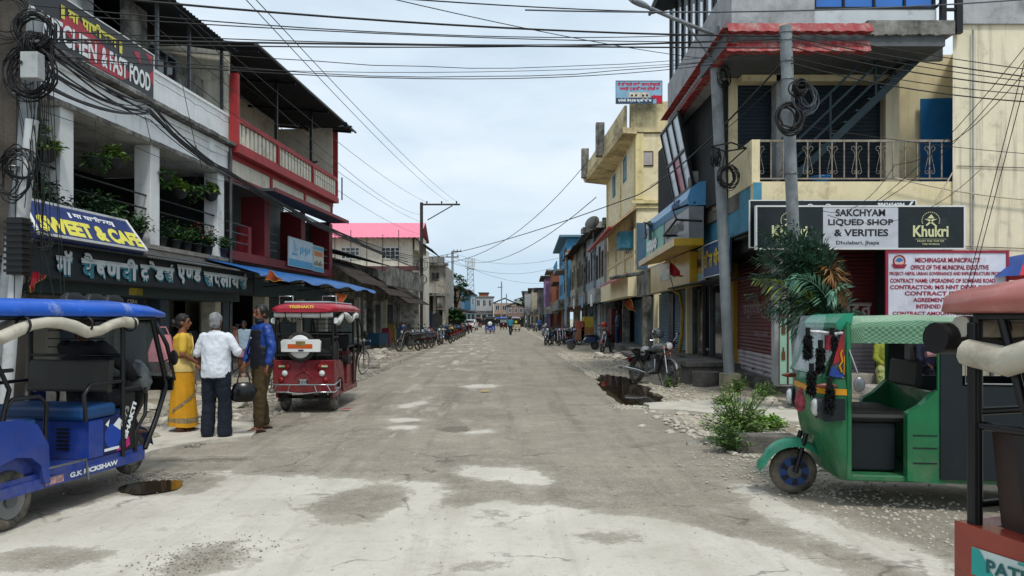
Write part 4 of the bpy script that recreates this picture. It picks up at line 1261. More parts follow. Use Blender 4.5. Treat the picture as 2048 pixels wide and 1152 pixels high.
mb = MB(ST); shutter(mb, 0.05, 4.15, 0, 0.28, 0.78, out=-1); mb.build('shutter', shut_w, cb)
boxp(cb, ST, 'shutter_jamb', greyw, (4.15, 4.4, -0.15, 0.2, 0.2, 3.3))
boxp(cb, ST, 'shutter_jamb', mat('mustard_paint', '#a8801f', rough=0.6, var=0.12, dirt=0.3), (-0.3, 0.05, -0.12, 0.2, 0.2, 3.0))
boxp(cb, ST, 'lintel', dark_in, (-0.3, 4.4, -0.5, 0.3, 3.0, 3.36))
faded = mat('faded_white_lettering', '#9a8287', rough=0.7)
dtext(['क', 'मु', 'हा', 'पी', 'ध', 'न्', 'दु', 'स'], 2.7, 0.42, faded, cb, ST @ onplane((0.8, -0.022, 1.55), (1, 0, 0), (0, 0, 1)), 0.02)
text('9842654084', 1.3, 0.12, faded, cb, ST @ onplane((2.0, -0.022, 1.15), (1, 0, 0), (0, 0, 1)), 0.0)
for a_ in (0.9, 1.9, 3.1): MB(ST).tube([(a_, -0.03, 0.42), (a_ + 0.05, -0.07, 0.38), (a_ + 0.15, -0.07, 0.38), (a_ + 0.2, -0.03, 0.42)], 0.012, 5).build('shutter_handle', steel, cb)
kb = mat('black_green_sign', '#0d1b1f', rough=0.35, var=0.2, dirt=0.35, dcol='#2d3a3a')
kw = mat('white_sign_face', '#bcc0c8', rough=0.4, var=0.05, dirt=0.3, dcol='#8a8c90', streak=0.25)
kc = mat('cream_lettering', '#c9cc9b', rough=0.5, var=0)
kk = mat('black_lettering', '#14161b', rough=0.5, var=0)
def TF(x0): return Matrix.Translation((-x0, 0, 0))
def fpanel(x0, x1, Y, z0, z1, th, face, frame_m, label, fr=0.03, name='signboard', cat='signboard'):
 e = thing(name, label, cat, ((x0 + x1) / 2, Y, 0), 0)
 T_ = Matrix.Translation((-(x0 + x1) / 2, -Y, 0))
 MB(T_).box(x0, x1, Y, Y + th, z0, z1).build('board', face, e)
 fm = MB(T_)
 fm.box(x0 - fr, x1 + fr, Y - 0.015, Y + th * 0.5, z0 - fr, z0); fm.box(x0 - fr, x1 + fr, Y - 0.015, Y + th * 0.5, z1, z1 + fr)
 fm.box(x0 - fr, x0, Y - 0.015, Y + th * 0.5, z0, z1); fm.box(x1, x1 + fr, Y - 0.015, Y + th * 0.5, z0, z1)
 fm.build('frame', frame_m, e)
 return e, T_
def FP(T_, x, Y, z): return T_ @ onplane((x, Y, z), (1, 0, 0), (0, 0, 1))
K = 14.55
sx = lambda px: (px - 1010) / 1500 * K
sz = lambda py: EYE + (638 - py) / 1500 * K
e, T1 = fpanel(sx(1514), sx(1927), K, sz(496), sz(414), 0.14, kb, white_p, 'black and white liquor shop signboard with two crest panels')
MB(T1).box(sx(1646), sx(1796), K - 0.006, K - 0.001, sz(496), sz(414)).build('white_panel', kw, e)
for s, a_, b_, y_ in (('SAKCHYAM', 1671, 1770, 432), ('LIQUED SHOP', 1656, 1786, 452), ('& VERITIES', 1668, 1776, 472)):
 text(s, sx(b_) - sx(a_), 0.138, kk, e, FP(T1, sx(a_), K - 0.012, sz(y_ + 0.5)), 0.025)
text('Dhulabari, Jhapa', sx(1758) - sx(1672), 0.09, kk, e, FP(T1, sx(1672), K - 0.012, sz(491)), 0.01)
for cx_ in (1579, 1861):
 text('Khukri', 0.69, 0.225, kc, e, FP(T1, sx(cx_) - 0.345, K - 0.01, sz(474)), 0.03)
 text('FROM THE TOP OF', 0.52, 0.034, kc, e, FP(T1, sx(cx_) - 0.26, K - 0.01, sz(484)), 0.01)
 text('THE WORLD', 0.34, 0.034, kc, e, FP(T1, sx(cx_) - 0.17, K - 0.01, sz(490)), 0.01)
 mb = MB(T1)
 mb.box(sx(cx_) - 0.3, sx(cx_) + 0.3, K - 0.01, K - 0.006, sz(478.5), sz(478))
 for sg in (-1, 1):                                  # crossed blades under a peak inside a dotted arc
  c_ = sx(cx_); zz = sz(441)
  mb.add([(c_ - sg * 0.10, K - 0.011, zz - 0.09), (c_ - sg * 0.08, K - 0.011, zz - 0.11), (c_ + sg * 0.06, K - 0.011, zz - 0.0), (c_ + sg * 0.13, K - 0.011, zz + 0.03), (c_ + sg * 0.02, K - 0.011, zz + 0.02)], [(0, 1, 2, 3, 4)])
 mb.add([(c_ - 0.07, K - 0.012, zz + 0.04), (c_ + 0.07, K - 0.012, zz + 0.04), (c_ + 0.01, K - 0.012, zz + 0.12)], [(0, 1, 2)])
 for k in range(17):
  a_ = PI * (-0.1 + 1.2 * k / 16)
  p = (c_ + 0.17 * math.cos(a_), zz + 0.16 * math.sin(a_) - 0.0)
  mb.box(p[0] - 0.008, p[0] + 0.008, K - 0.011, K - 0.007, p[1] - 0.01, p[1] + 0.01)
 mb.build('crest', kc, e)
K2 = 14.78
tx = lambda px: (px - 1010) / 1500 * K2
tz = lambda py: EYE + (638 - py) / 1500 * K2
e, T1 = fpanel(tx(1500), tx(1830), K2, tz(494), tz(402), 0.05, kb, white_p, 'older black signboard with a phone number behind the liquor signboard', 0.02)
text('9842654084', tx(1809) - tx(1755), 0.075, wt, e, FP(T1, tx(1755), K2 - 0.006, tz(413)), 0.03)
MB(T1).add([(tx(1815), K2 - 0.005, tz(414)), (tx(1819), K2 - 0.005, tz(414)), (tx(1828), K2 - 0.005, tz(402)), (tx(1823), K2 - 0.005, tz(402))], [(0, 1, 2, 3)]).build('stripe', wt, e)
mb = MB(T1); mb.ring((tx(1620), K2 - 0.006, tz(415)), 0.06, 0.012, seg=12, s2=4, arc=(0, PI)); mb.ring((tx(1656), K2 - 0.006, tz(415)), 0.06, 0.012, seg=12, s2=4, arc=(0, PI)); mb.build('letter_top', wt, e)
K3 = 13.3
mx_ = lambda px: (px - 1010) / 1500 * K3
mz_ = lambda py: EYE + (638 - py) / 1500 * K3
mred = mat('crimson_paint', '#8e1c38', rough=0.5, var=0.08)
mwh = mat('pale_lilac_white', '#c9cbd8', rough=0.45, var=0.06, dirt=0.3, dcol='#9a9aa8', streak=0.3)
e, T1 = fpanel(mx_(1776), mx_(2012), K3, mz_(650), mz_(506), 0.04, mwh, mred, 'white municipality notice board with crimson border and lettering', 0.045, 'notice_board', 'notice board')
boxp(e, T1, 'post', steel, (mx_(1800), mx_(1806), K3 + 0.04, K3 + 0.09, -0.1, mz_(500)), (mx_(1985), mx_(1991), K3 + 0.04, K3 + 0.09, -0.1, mz_(500)))
H_ = (mz_(0) - mz_(10)) * 1.0
for s, a_, b_, y_, h_ in (('MECHINAGAR MUNICIPALITY', 1830, 1961, 525, 9.5), ('OFFICE OF THE MUNICIPAL EXECUTIVE', 1821, 1977, 539.5, 9.5), ('PROJECT: NEPAL URBAN GOVERNANCE AND INFRASTRUCTURE PROJECT', 1779, 2010, 552.5, 9),
       ('CONTRACT NAME: UPGRADING OF SOMBARE ROAD', 1780, 1990, 565.5, 8.5), ('CONTRACTOR: M/S NNT DEVELOPERS', 1780, 1990, 578.5, 8.5), ('CONTRACT ID NO: 2079', 1809, 1980, 591, 8.5),
       ('AGREEMENT DATE:', 1826, 1925, 604, 8.5), ('INTENDED DATE: 18', 1832, 1925, 617, 8.5), ('CONTRACT AMOUNT: 272,107', 1785, 1950, 631.5, 8.5)):
 text(s, mx_(b_) - mx_(a_), H_ * h_ / 10, mred, e, FP(T1, mx_(a_), K3 - 0.008, mz_(y_)), 0.03)
cX, cZ = mx_(1798), mz_(522)
mb = MB(T1)
mb.lathe([(0.09, -0.004), (0.0001, -0.006)], (cX, K3 - 0.004, cZ), 'y', 20)
mb.build('emblem_disc', mat('emblem_pale', '#c9a9a0', var=0.1), e)
mb = MB(T1); mb.ring((cX, K3 - 0.008, cZ), 0.1, 0.013, seg=20, s2=4); mb.add([(cX - 0.14, K3 - 0.012, cZ - 0.06), (cX + 0.14, K3 - 0.012, cZ - 0.06), (cX + 0.09, K3 - 0.012, cZ - 0.13), (cX - 0.09, K3 - 0.012, cZ - 0.13)], [(0, 1, 2, 3)])
mb.build('emblem_wreath', mred, e)
MB(T1).add([(cX - 0.075, K3 - 0.013, cZ + 0.0), (cX - 0.02, K3 - 0.013, cZ + 0.06), (cX + 0.03, K3 - 0.013, cZ + 0.05), (cX + 0.075, K3 - 0.013, cZ + 0.01), (cX, K3 - 0.013, cZ - 0.02)], [(0, 1, 2, 3, 4)]).build('emblem_mountain', mat('emblem_blue', '#2b6fa8'), e)
gp = mat('pale_green_board', '#8fb5a0', rough=0.4, var=0.06)
for i, (a_, b_) in enumerate(((1559, 1574), (1577, 1598))):
 x0, x1 = (a_ - 1010) / 1500 * 14.6, (b_ - 1010) / 1500 * 14.6
 e, T1 = fpanel(x0, x1, 14.6, 0.28, 1.84 - 0.1 * i, 0.03, gp, mat('maroon_trim', '#5e2430'), ['narrow pale green bottle poster board left of the pair', 'wider pale green bottle poster board right of the pair'][i], 0.012, 'poster_board', 'poster board')
 xm = (x0 + x1) / 2
 mb = MB(T1)
 for zz in (0.75, 1.25):
  mb.prism([(xm - 0.035, zz), (xm + 0.035, zz), (xm + 0.035, zz + 0.14), (xm + 0.012, zz + 0.19), (xm + 0.012, zz + 0.25), (xm - 0.012, zz + 0.25), (xm - 0.012, zz + 0.19), (xm - 0.035, zz + 0.14)], 14.585, 14.59)
 mb.build('bottle_print', mat('bottle_brown', '#5a3b22', var=0.1), e)
 MB(T1).box(xm - 0.04, xm + 0.04, 14.586, 14.59, 1.58, 1.66).build('print', mred, e)
flag_m = mat('red_flag_cloth', '#a3122a', rough=0.7, var=0.15)
gold = mat('gold_fringe', '#a8842c', rough=0.6, var=0.2)
flag_o = mat('orange_flag_cloth', '#8f3f1c', rough=0.8, var=0.2)
def pennant(p, sz_, ang, label, m1=flag_m, rz=0.0, pole=0.5, group=None):
 e = thing('pennant', label, 'flag', p, rz, group)
 n = 8; vs = []; fs = []
 for i in range(n + 1):
  t = i / n
  for s in (-1, 1):
   q = Vector((sz_ * t, 0.16 * math.sin(t * 7 + s) * sz_, s * sz_ * 0.34 * (1 - t) + 0.06 * sz_ * math.sin(t * 9)))
   q.rotate(Matrix.Rotation(ang, 4, 'Y')); vs.append(q)
 for i in range(n): fs.append((2 * i, 2 * i + 1, 2 * i + 3, 2 * i + 2))
 MB().add(vs, fs, 0, True).build('cloth', m1, e)
 MB().tube([v + Vector((0, -0.004, 0)) for v in vs[::2]], 0.012 * sz_ / 0.5, 4).tube([v + Vector((0, -0.004, 0)) for v in vs[1::2]], 0.012 * sz_ / 0.5, 4).build('fringe', gold, e)
 if pole: MB().tube([(0, 0.01, sz_ * 0.4), (0.0, 0.01, -sz_ * 0.4), (pole * 0.3, 0.02, -pole)], 0.01, 5).build('stick', wood, e)
 return e
pennant(W(1520, 585, 16.2), 0.42, 1.2, 'small red triangular pennant in front of the maroon shutter', flag_m, 0.3)
pennant(W(1340, 535, 19.5), 0.5, 0.5, 'pinkish red pennant hanging below the yellow shop sign', flag_m, 0.6, 0.6)
pennant(W(1254, 603, 26), 0.5, 0.9, 'orange and gold pennant over the right hand walkway', flag_o, 0.2, 0)
pennant(W(75, 545, 10.8), 0.30, 1.9, 'red and gold pennant tied to the left pole cables', flag_m, 0.4, 0)
pennant(W(535, 550, 19.4), 0.42, 0.4, 'orange pennant hanging under the left end of the blue tarpaulin', flag_o, 0.3, 0)
pennant(W(682, 588, 24), 0.5, 1.6, 'orange pennant hanging under the right end of the blue tarpaulin', flag_o, 0.3, 0)
def rpanel(u0, u1, v, z0, z1, th, face, frm, label, **k): return panel(RF, u0, u1, v, z0, z1, th, face, frm, 'signboard', label, out=1, **k)
def RP(T_, u, v, z): return T_ @ onplane((u, v, z), (-1, 0, 0), (0, 0, 1))
ysh = mat('yellow_cream_sign', '#b8a35c', rough=0.4, var=0.1, dirt=0.2)
bsh = mat('blue_sign_face', '#1b4a78', rough=0.4, var=0.12)
e, T1 = rpanel(18.7, 20.3, 0.12, 2.55, 3.32, 0.1, ysh, white_p, 'small cream and yellow cement signboard beside the grey pole')
text('LAKSHA', 0.9, 0.22, kk, e, RP(T1, 19.75, 0.135, 2.85), 0.04)
MB(T1).box(18.7, 20.3, 0.122, 0.13, 2.56, 2.70).build('stripe', mat('pale_blue_stripe', '#8fb2c0'), e)
e, T1 = rpanel(16.4, 18.6, 0.14, 2.58, 3.34, 0.1, bsh, white_p, 'blue signboard with yellow Devanagari lettering behind the grey pole')
dtext(['टि', 'ल', ' ', 'पी', 'या', 'रे'], 1.95, 0.42, mat('yellow_lettering', '#c2a93a'), e, RP(T1, 18.5, 0.155, 2.78), 0.04)
e2 = corr(MB(Matrix.Translation((-17, 0, 0))), 17.2, 21.5, (0.5, 2.42), (-0.6, 2.5), 0.1, 0.015).build('tin_canopy', roof_gr)
tag(e2, 'short tin canopy below the blue and cream signboards', 'awning'); e2.location = RF.w(17, 0, 0); e2.rotation_euler = (0, 0, RF.rz)
ms, T = ft(RF, 17, 'phone_shop_building', 'two storey row of phone shops with steel blue shutters and big fascia signs', 'building')
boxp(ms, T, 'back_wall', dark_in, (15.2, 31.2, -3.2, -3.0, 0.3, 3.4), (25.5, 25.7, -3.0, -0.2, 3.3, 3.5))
boxp(ms, T, 'glazed_front', mat('shop_front_glass', '#131a1e', rough=0.08, spec=0.8, var=0.2), (20.6, 21.9, -0.95, -0.9, 0.45, 2.5), (22.9, 24.2, -0.95, -0.9, 0.45, 2.5))
boxp(ms, T, 'door_frame', steel, *[(u, u + 0.07, -0.92, -0.82, 0.42, 2.6) for u in (20.5, 21.9, 22.85, 24.2)])
boxp(ms, T, 'shelf', white_p, (21.9, 22.8, -2.5, -2.2, 1.3, 1.33), (21.9, 22.8, -2.5, -2.2, 1.75, 1.78), (21.9, 22.8, -2.5, -2.2, 0.85, 0.88))
tube_l = mat('tube_light', '#dfe9ff', emit=3.0, var=0)
MB(T).tube([(22.2, -1.6, 2.4), (23.3, -1.6, 2.4)], 0.02, 8).build('tube_light', tube_l, ms)
for a_, b_ in ((25.1, 27.5), (28.6, 30.8)):
 shutter(MB(T), a_, b_, -0.9, 0.45, 2.55, out=1).build('shutter', shut_b, ms)
ymust = mat('mustard_pipe', '#a88a2c', rough=0.6, var=0.15, dirt=0.3)
boxp(ms, T, 'pillar', ycream, (30.9, 31.2, -1.0, -0.72, 0.4, 2.6), (24.5, 24.7, -1.0, -0.7, 0.4, 2.6))
boxp(ms, T, 'poster_panel', navy, (27.6, 28.1, -0.95, -0.85, 0.45, 2.5), (28.15, 28.6, -0.95, -0.85, 0.45, 2.5))
MB(T).tube([(25.3, -0.62, 0.42), (24.9, -0.62, 1.0), (24.8, -0.62, 1.9), (24.9, -0.55, 2.4), (25.1, -0.2, 2.6)], 0.06, 8).build('downpipe', ymust, ms)
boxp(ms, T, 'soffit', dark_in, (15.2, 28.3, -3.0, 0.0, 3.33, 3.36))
boxp(ms, T, 'fascia', grim, (25.6, 28.3, -0.15, -0.02, 2.45, 3.45), (28.3, 31.0, -0.15, -0.02, 2.45, 3.45))
boxp(ms, T, 'upper_wall', mat('dim_blue_grey_wall', '#3b4a55', var=0.15), (18.2, 25.6, -0.3, -0.2, 3.3, 4.3))
rly = mat('yellow_gloss_sign', '#b3901a', rough=0.3, var=0.2, scale=1.2, dirt=0.2, dcol='#6d5a1c')
e, T1 = rpanel(19.3, 25.5, 0.32, 2.42, 3.28, 0.34, rly, rly, 'glossy yellow phone brand signboard over the steel blue shutters', fr=0.01)
text('realme', 2.3, 0.42, mat('silver_sign_lettering', '#b9b39a', rough=0.3, metal=0.3), e, RP(T1, 23.6, 0.338, 2.72), 0.05)
mb = MB(Matrix.Translation((-21, 0, 0)))
mb.hexa([(17.9, 0.3, 3.32), (23.6, 0.3, 3.32), (23.6, 1.0, 3.2), (17.9, 1.0, 3.3), (17.9, 0.3, 3.48), (23.6, 0.3, 3.48), (23.6, 1.0, 3.36), (17.9, 1.0, 3.48)])
o = mb.build('sign_canopy', rly); tag(o, 'yellow sloping sign canopy under the teal phone sign', 'canopy'); o.location = RF.w(21, 0, 0); o.rotation_euler = (0, 0, RF.rz)
teal = mat('teal_sign', '#3d9c86', rough=0.35, var=0.1)
e, T1 = rpanel(21.7, 25.0, 0.55, 3.5, 4.3, 0.35, teal, teal, 'teal phone brand signboard with white round letters', fr=0.01)
text('oppo', 1.9, 0.46, wt, e, RP(T1, 24.7, 0.575, 3.6), 0.07)
gsh = mat('grey_sign', '#7c8286', rough=0.4, var=0.15)
e, T1 = rpanel(18.3, 21.6, 0.55, 3.5, 4.3, 0.35, gsh, gsh, 'grey tilted phone shop signboard with dark letters', fr=0.01)
text('SAMSUNG', 2.3, 0.28, kk, e, RP(T1, 21.3, 0.57, 3.8), 0.04)
lbl = mat('light_blue_sign', '#4f8fbe', rough=0.35, var=0.08)
e, T1 = ft(RF, 21, 'signboard', 'rounded light blue signboard on top of the teal and grey ones', 'signboard')
mb = MB(T1)
prof = [(0.55, 4.33), (0.60, 4.5), (0.52, 4.75), (0.3, 4.9), (0.15, 4.92), (0.15, 4.33)]
mb.prism(prof, 18.3, 25.0, 'x', 0, False)
mb.build('board', lbl, e)
text('vivo', 1.1, 0.32, mat('dark_blue_lettering', '#16386b'), e, T1 @ onplane((20.4, 0.615, 4.42), (-1, 0, 0), (0, -0.15, 1)), 0.05)
mb = MB(Matrix.Translation((-21, 0, 0)))
mb.tube([(23.4, 0.6, 4.5), (23.4, 0.85, 4.55), (23.2, 0.85, 4.05)], 0.05, 8).box(23.5, 23.8, 0.62, 0.72, 4.5, 4.62)
mb.box(23.6, 23.75, 0.58, 0.68, 4.05, 4.5)
o = mb.build('floodlight_arm', steel); tag(o, 'grey sign floodlight bracket in front of the teal sign', 'floodlight'); o.location = RF.w(21, 0, 0); o.rotation_euler = (0, 0, RF.rz)
mb = MB(Matrix.Translation((-21, 0, 0)))
mb.tube([(18.0, 0.3, 3.9), (18.1, 0.9, 3.95), (19.8, 0.9, 3.75), (19.8, 0.5, 3.75)], 0.03, 6).tube([(18.1, 0.9, 3.95), (18.6, 0.9, 4.25), (18.3, 0.4, 4.4)], 0.03, 6)
o = mb.build('bent_sign_frame', dark_mt); tag(o, 'bent dark steel sign frame sticking out beside the grey signboard', 'steel frame'); o.location = RF.w(21, 0, 0); o.rotation_euler = (0, 0, RF.rz)
o = MB().tube([W(1222, 556, 27), W(1285, 546, 24)], 0.07, 8).build('street_pipe', grim); tag(o, 'thick grey pipe end sticking out over the right walkway', 'pipe')
for nm, a_, b_, v0, v1, z1, lab in (('concrete_step', 17.4, 19.7, -0.15, 0.75, 0.55, 'low square concrete step slab before the glazed shop'), ('concrete_step', 20.0, 23.2, -0.2, 0.35, 0.42, 'grey concrete step below the narrow blue shutter'),
         ('concrete_step', 24.0, 27.0, -0.1, 0.55, 0.34, 'far concrete step with a stone plank on top'), ('concrete_step', 27.3, 30.0, -0.1, 0.7, 0.28, 'wide low concrete step under the doorway man')):
 ob = MB().box(a_ - 17, b_ - 17, v0, v1, -0.2, z1 - 0.12).box(a_ - 17.05, b_ - 16.95, v0 - 0.05, v1 + 0.07, z1 - 0.12, z1).build(nm, conc_d, None, 0.02)
 ob.location = RF.w(17, 0, 0); ob.rotation_euler = (0, 0, RF.rz); tag(ob, lab, 'step')
ob = MB().tube([(0, 0, -0.1), (0, 0, 0.36)], 0.3, 20).build('concrete_ring', conc_d); ob.location = (4.55, 17.0, 0); tag(ob, 'round concrete pipe section standing under the step slab', 'pipe section')
yb, T = ft(RF, 31, 'yellow_building', 'tall pale yellow building with mouldy parapet and blue shuttered windows', 'building')
YT = T
Y31 = lambda py: EYE + (638 - py) / 1500 * 31
boxp(yb, T, 'wall', ybright, (31, 42.5, -9, 0, 3.4, 9.2))
boxp(yb, T, 'ground_wall', dark_in, (31, 42.5, -3.4, -3.2, 0.3, 3.4), (42.3, 42.5, -3.2, -0.6, 0.3, 3.4))
mouldy = mat('mouldy_yellow_parapet', '#d3c296', rough=0.9, var=0.1, dirt=0.7, dcol='#4b432f', dscale=0.9, streak=0.4, bump=0.3)
boxp(yb, T, 'parapet_wall', mat('mouldy_yellow_parapet', '#c3ae78', rough=0.9, var=0.1, dirt=0.85, dcol='#3b3424', dscale=0.9, streak=0.45, bump=0.3), (30.9, 31.3, -3.2, 0.25, 9.25, 10.5), (30.9, 31.2, -9, -3.2, 9.25, 10.9))
for (a_, b_) in ((-0.28, 0.04), (-3.25, -2.9)):
 boxp(yb, T, 'pilaster', mat('yellow_trim', '#dccb95', rough=0.8, var=0.08, dirt=0.3, streak=0.3), (30.93, 31.2, a_, b_, 6.5, 9.2))
boxp(yb, T, 'pilaster', mat('yellow_trim', '#fff'), *[(a_, a_ + 0.5, -0.1, 0.06, 6.5, 9.2) for a_ in (31.25, 36.0, 41.8)])
MB(T).hexa([(30.8, -0.0, 9.15), (42.6, 0, 9.15), (42.6, 1.25, 9.3), (30.8, 0.55, 9.2), (30.8, 0, 9.35), (42.6, 0, 9.35), (42.6, 1.35, 9.5), (30.8, 0.6, 9.45)]).build('eave_slab', mouldy, yb)
MB(T).hexa([(30.9, 0.4, 9.45), (42.6, 1.15, 9.5), (42.6, 1.25, 9.5), (30.9, 0.5, 9.45), (30.9, 0.4, 10.35), (42.6, 1.15, 10.2), (42.6, 1.25, 10.2), (30.9, 0.5, 10.35)]).build('side_parapet', mouldy, yb)
boxp(yb, T, 'parapet_stub', grim, (36.0, 36.4, 0.8, 1.2, 9.4, 11.0), (41.5, 41.9, 1.1, 1.5, 9.4, 11.0))
for a_ in (34.6, 38.9):
 window(yb, T, a_ - 0.5, a_ + 0.5, 0.0, 7.9, 9.0, bluep, blue_w, 2, 1, 0.07, out=1)
BT_ = T @ Matrix.Rotation(0, 4, 'Z')
def face_box(nm, m, px0, px1, py0, py1, d=0.03):
 x0, x1 = ((p - 1010) / 1500 * 30.9 for p in (px0, px1))
 v0, v1 = 4.5 + 0.93 - x0, 4.5 + 0.93 - x1
 return MB(T).box(31 - d, 31.0 - 0.002, v1, v0, Y31(py1), Y31(py0)).build(nm, m, yb)
face_box('plain_panel', ycream, 1272, 1320, 280, 400, 0.012)
w_ = face_box('small_window', wood, 1285, 1307, 303, 333, 0.05); face_box('small_window_shutter', mat('grey_pink_shutter', '#a39a96', var=0.1), 1287, 1305, 306, 331, 0.07)
face_box('string_course', mat('yellow_trim', '#fff'), 1264, 1335, 402, 408, 0.16)
face_box('string_course', mat('yellow_trim', '#fff'), 1264, 1335, 412, 417, 0.08)
dx = mat('grey_blue_door', '#3c5a70', rough=0.6, var=0.1)
face_box('upper_door', dx, 1274, 1296, 446, 538, 0.06)
awn = mat('cream_canvas', '#b49a78', rough=0.85, var=0.15, dirt=0.3)
MB(T).hexa([(30.9, 0.02, 6.1), (42, 0.02, 6.1), (42, 1.15, 5.35), (30.9, 1.0, 5.35), (30.9, 0.02, 6.25), (42, 0.02, 6.25), (42, 1.15, 5.42), (30.9, 1.0, 5.42)]).build('sloping_awning', awn, yb)
MB(T).box(30.85, 42.05, 1.0, 1.17, 5.28, 5.36).build('awning_edge', red, yb)
boxp(yb, T, 'wall_rib', ycream, *[(a_, a_ + 0.25, 0.003, 0.08, 3.5, 5.3) for a_ in (31.1, 34.3, 37.8, 41.6)])
boxp(yb, T, 'wall_band', ycream, (31.1, 42, 0.003, 0.06, 4.25, 4.4))
window(yb, T, 33.1, 34.0, 0.0, 4.5, 5.2, dark_mt, winglass, 1, 1, 0.05, out=1)
MB(T).box(31.6, 32.9, 0.01, 0.6, 4.55, 5.25).build('window_box', blue_w, yb)
boxp(yb, T, 'lower_fascia', ycream, (31, 42.5, -0.1, 0.35, 2.5, 3.38))
MB(T).hexa([(30.95, 0.36, 3.4), (37.5, 0.36, 3.4), (37.5, 0.9, 3.1), (30.95, 0.9, 3.1), (30.95, 0.36, 3.5), (37.5, 0.36, 3.5), (37.5, 0.9, 3.16), (30.95, 0.9, 3.16)]).build('pink_lean_roof', mat('faded_pink_sheet', '#a0565c', var=0.12, dirt=0.2), yb)
for a_, b_ in ((32.0, 34.7), (34.9, 38.0)):
 shutter(MB(T), a_, b_, -0.9, 0.33, 2.5, out=1).build('shutter', shut_b, yb)
boxp(yb, T, 'shop_pillar', grim, *[(a_, a_ + 0.35, -0.7, -0.35, 0.3, 2.5) for a_ in (31.5, 38.1, 42)])
boxp(yb, T, 'maroon_cabinet', mat('maroon_cabinet', '#4d1a20', var=0.15), (40.2, 41.8, -0.6, 0.0, 0.33, 2.1))
yb2 = T
KC = 30.4
cx_ = lambda px: (px - 1010) / 1500 * KC
cz_ = lambda py: EYE + (638 - py) / 1500 * KC
cbm = mat('pale_blue_billboard', '#7fa9c2', rough=0.5, var=0.08)
e, T1 = fpanel(cx_(1232), cx_(1324), KC, cz_(207), cz_(162), 0.06, cbm, steel, 'blue dental clinic billboard with red lettering on the yellow building roof', 0.015, 'billboard', 'billboard')
pk_l = mat('pink_red_lettering', '#b8284a', var=0)
dtext(['यो', ' ', 'ति', 'न', 'त', 'ले', ' ', 'मा', 'थि', ' ', 'का', 'म', 'प्', 'ले', 'क्स', 'को'], cx_(1321) - cx_(1235), 0.2, pk_l, e, FP(T1, cx_(1235), KC - 0.006, cz_(174)), 0.05)
dtext(['प', 'छा', 'डी', ' ', 'प्', 'ला', 'नि', 'ङ', 'मा', ' ', 'स', 'रे', 'को', ' ', 'छ'], cx_(1318) - cx_(1239), 0.2, pk_l, e, FP(T1, cx_(1239), KC - 0.006, cz_(183)), 0.05)
MB(T1).box(cx_(1232), cx_(1306), KC - 0.008, KC - 0.004, cz_(207), cz_(196)).build('dark_strip', mat('dark_slate_strip', '#26405c'), e)
dtext(['ए', 'पो', 'लो', ' ', 'डे', 'न्', 'ट', 'ल', ' ', 'क्', 'लि', 'नि', 'क'], cx_(1303) - cx_(1236), 0.16, wt, e, FP(T1, cx_(1236), KC - 0.011, cz_(205)), 0.05)
mb = MB(T1)
y_ = KC - 0.012
mb.add([(cx_(1301), y_, cz_(194)), (cx_(1309), y_, cz_(189)), (cx_(1309), y_, cz_(199))], [(0, 1, 2)])
mb.box(cx_(1309), cx_(1324), y_ - 0.002, y_ + 0.004, cz_(197), cz_(191)); mb.box(cx_(1313), cx_(1324), y_ - 0.002, y_ + 0.004, cz_(207), cz_(197))
mb.build('arrow', mat('arrow_red', '#b01230'), e)
MB(T1).box(cx_(1257), cx_(1299), KC - 0.009, KC - 0.004, cz_(195), cz_(185)).build('house_picture', mat('house_picture_cream', '#c9bfae', var=0.3, scale=9), e)
mb = MB(T1)
for px in (1262, 1270, 1284, 1292): mb.box(cx_(px), cx_(px + 4), KC - 0.013, KC - 0.0095, cz_(193), cz_(189))
mb.build('picture_windows', dark_in, e)
boxp(e, T1, 'support_leg', steel, (cx_(1236), cx_(1237) + 0.03, KC + 0.06, KC + 0.12, 10.3, cz_(162)), (cx_(1318), cx_(1319) + 0.03, KC + 0.06, KC + 0.12, 10.3, cz_(162)))
specs = [(42.6, 47.5, 6.7, 'mouldy white old house with dark window gaps next to the tall yellow building', greyw), (47.6, 53.5, 7.0, 'blue grey old house with long dark stains in the right row', mat('blue_grey_plaster', '#8b97a0', var=0.12, dirt=0.8, dcol='#34393b', streak=0.6)),
   (53.6, 60, 6.9, 'stained grey old house with narrow openings in the right row', grim), (60.1, 66.5, 6.8, 'cream grey old house just before the blue house', mat('cream_grey_plaster', '#b4ae98', var=0.1, dirt=0.8, dcol='#3b3932', streak=0.6))]
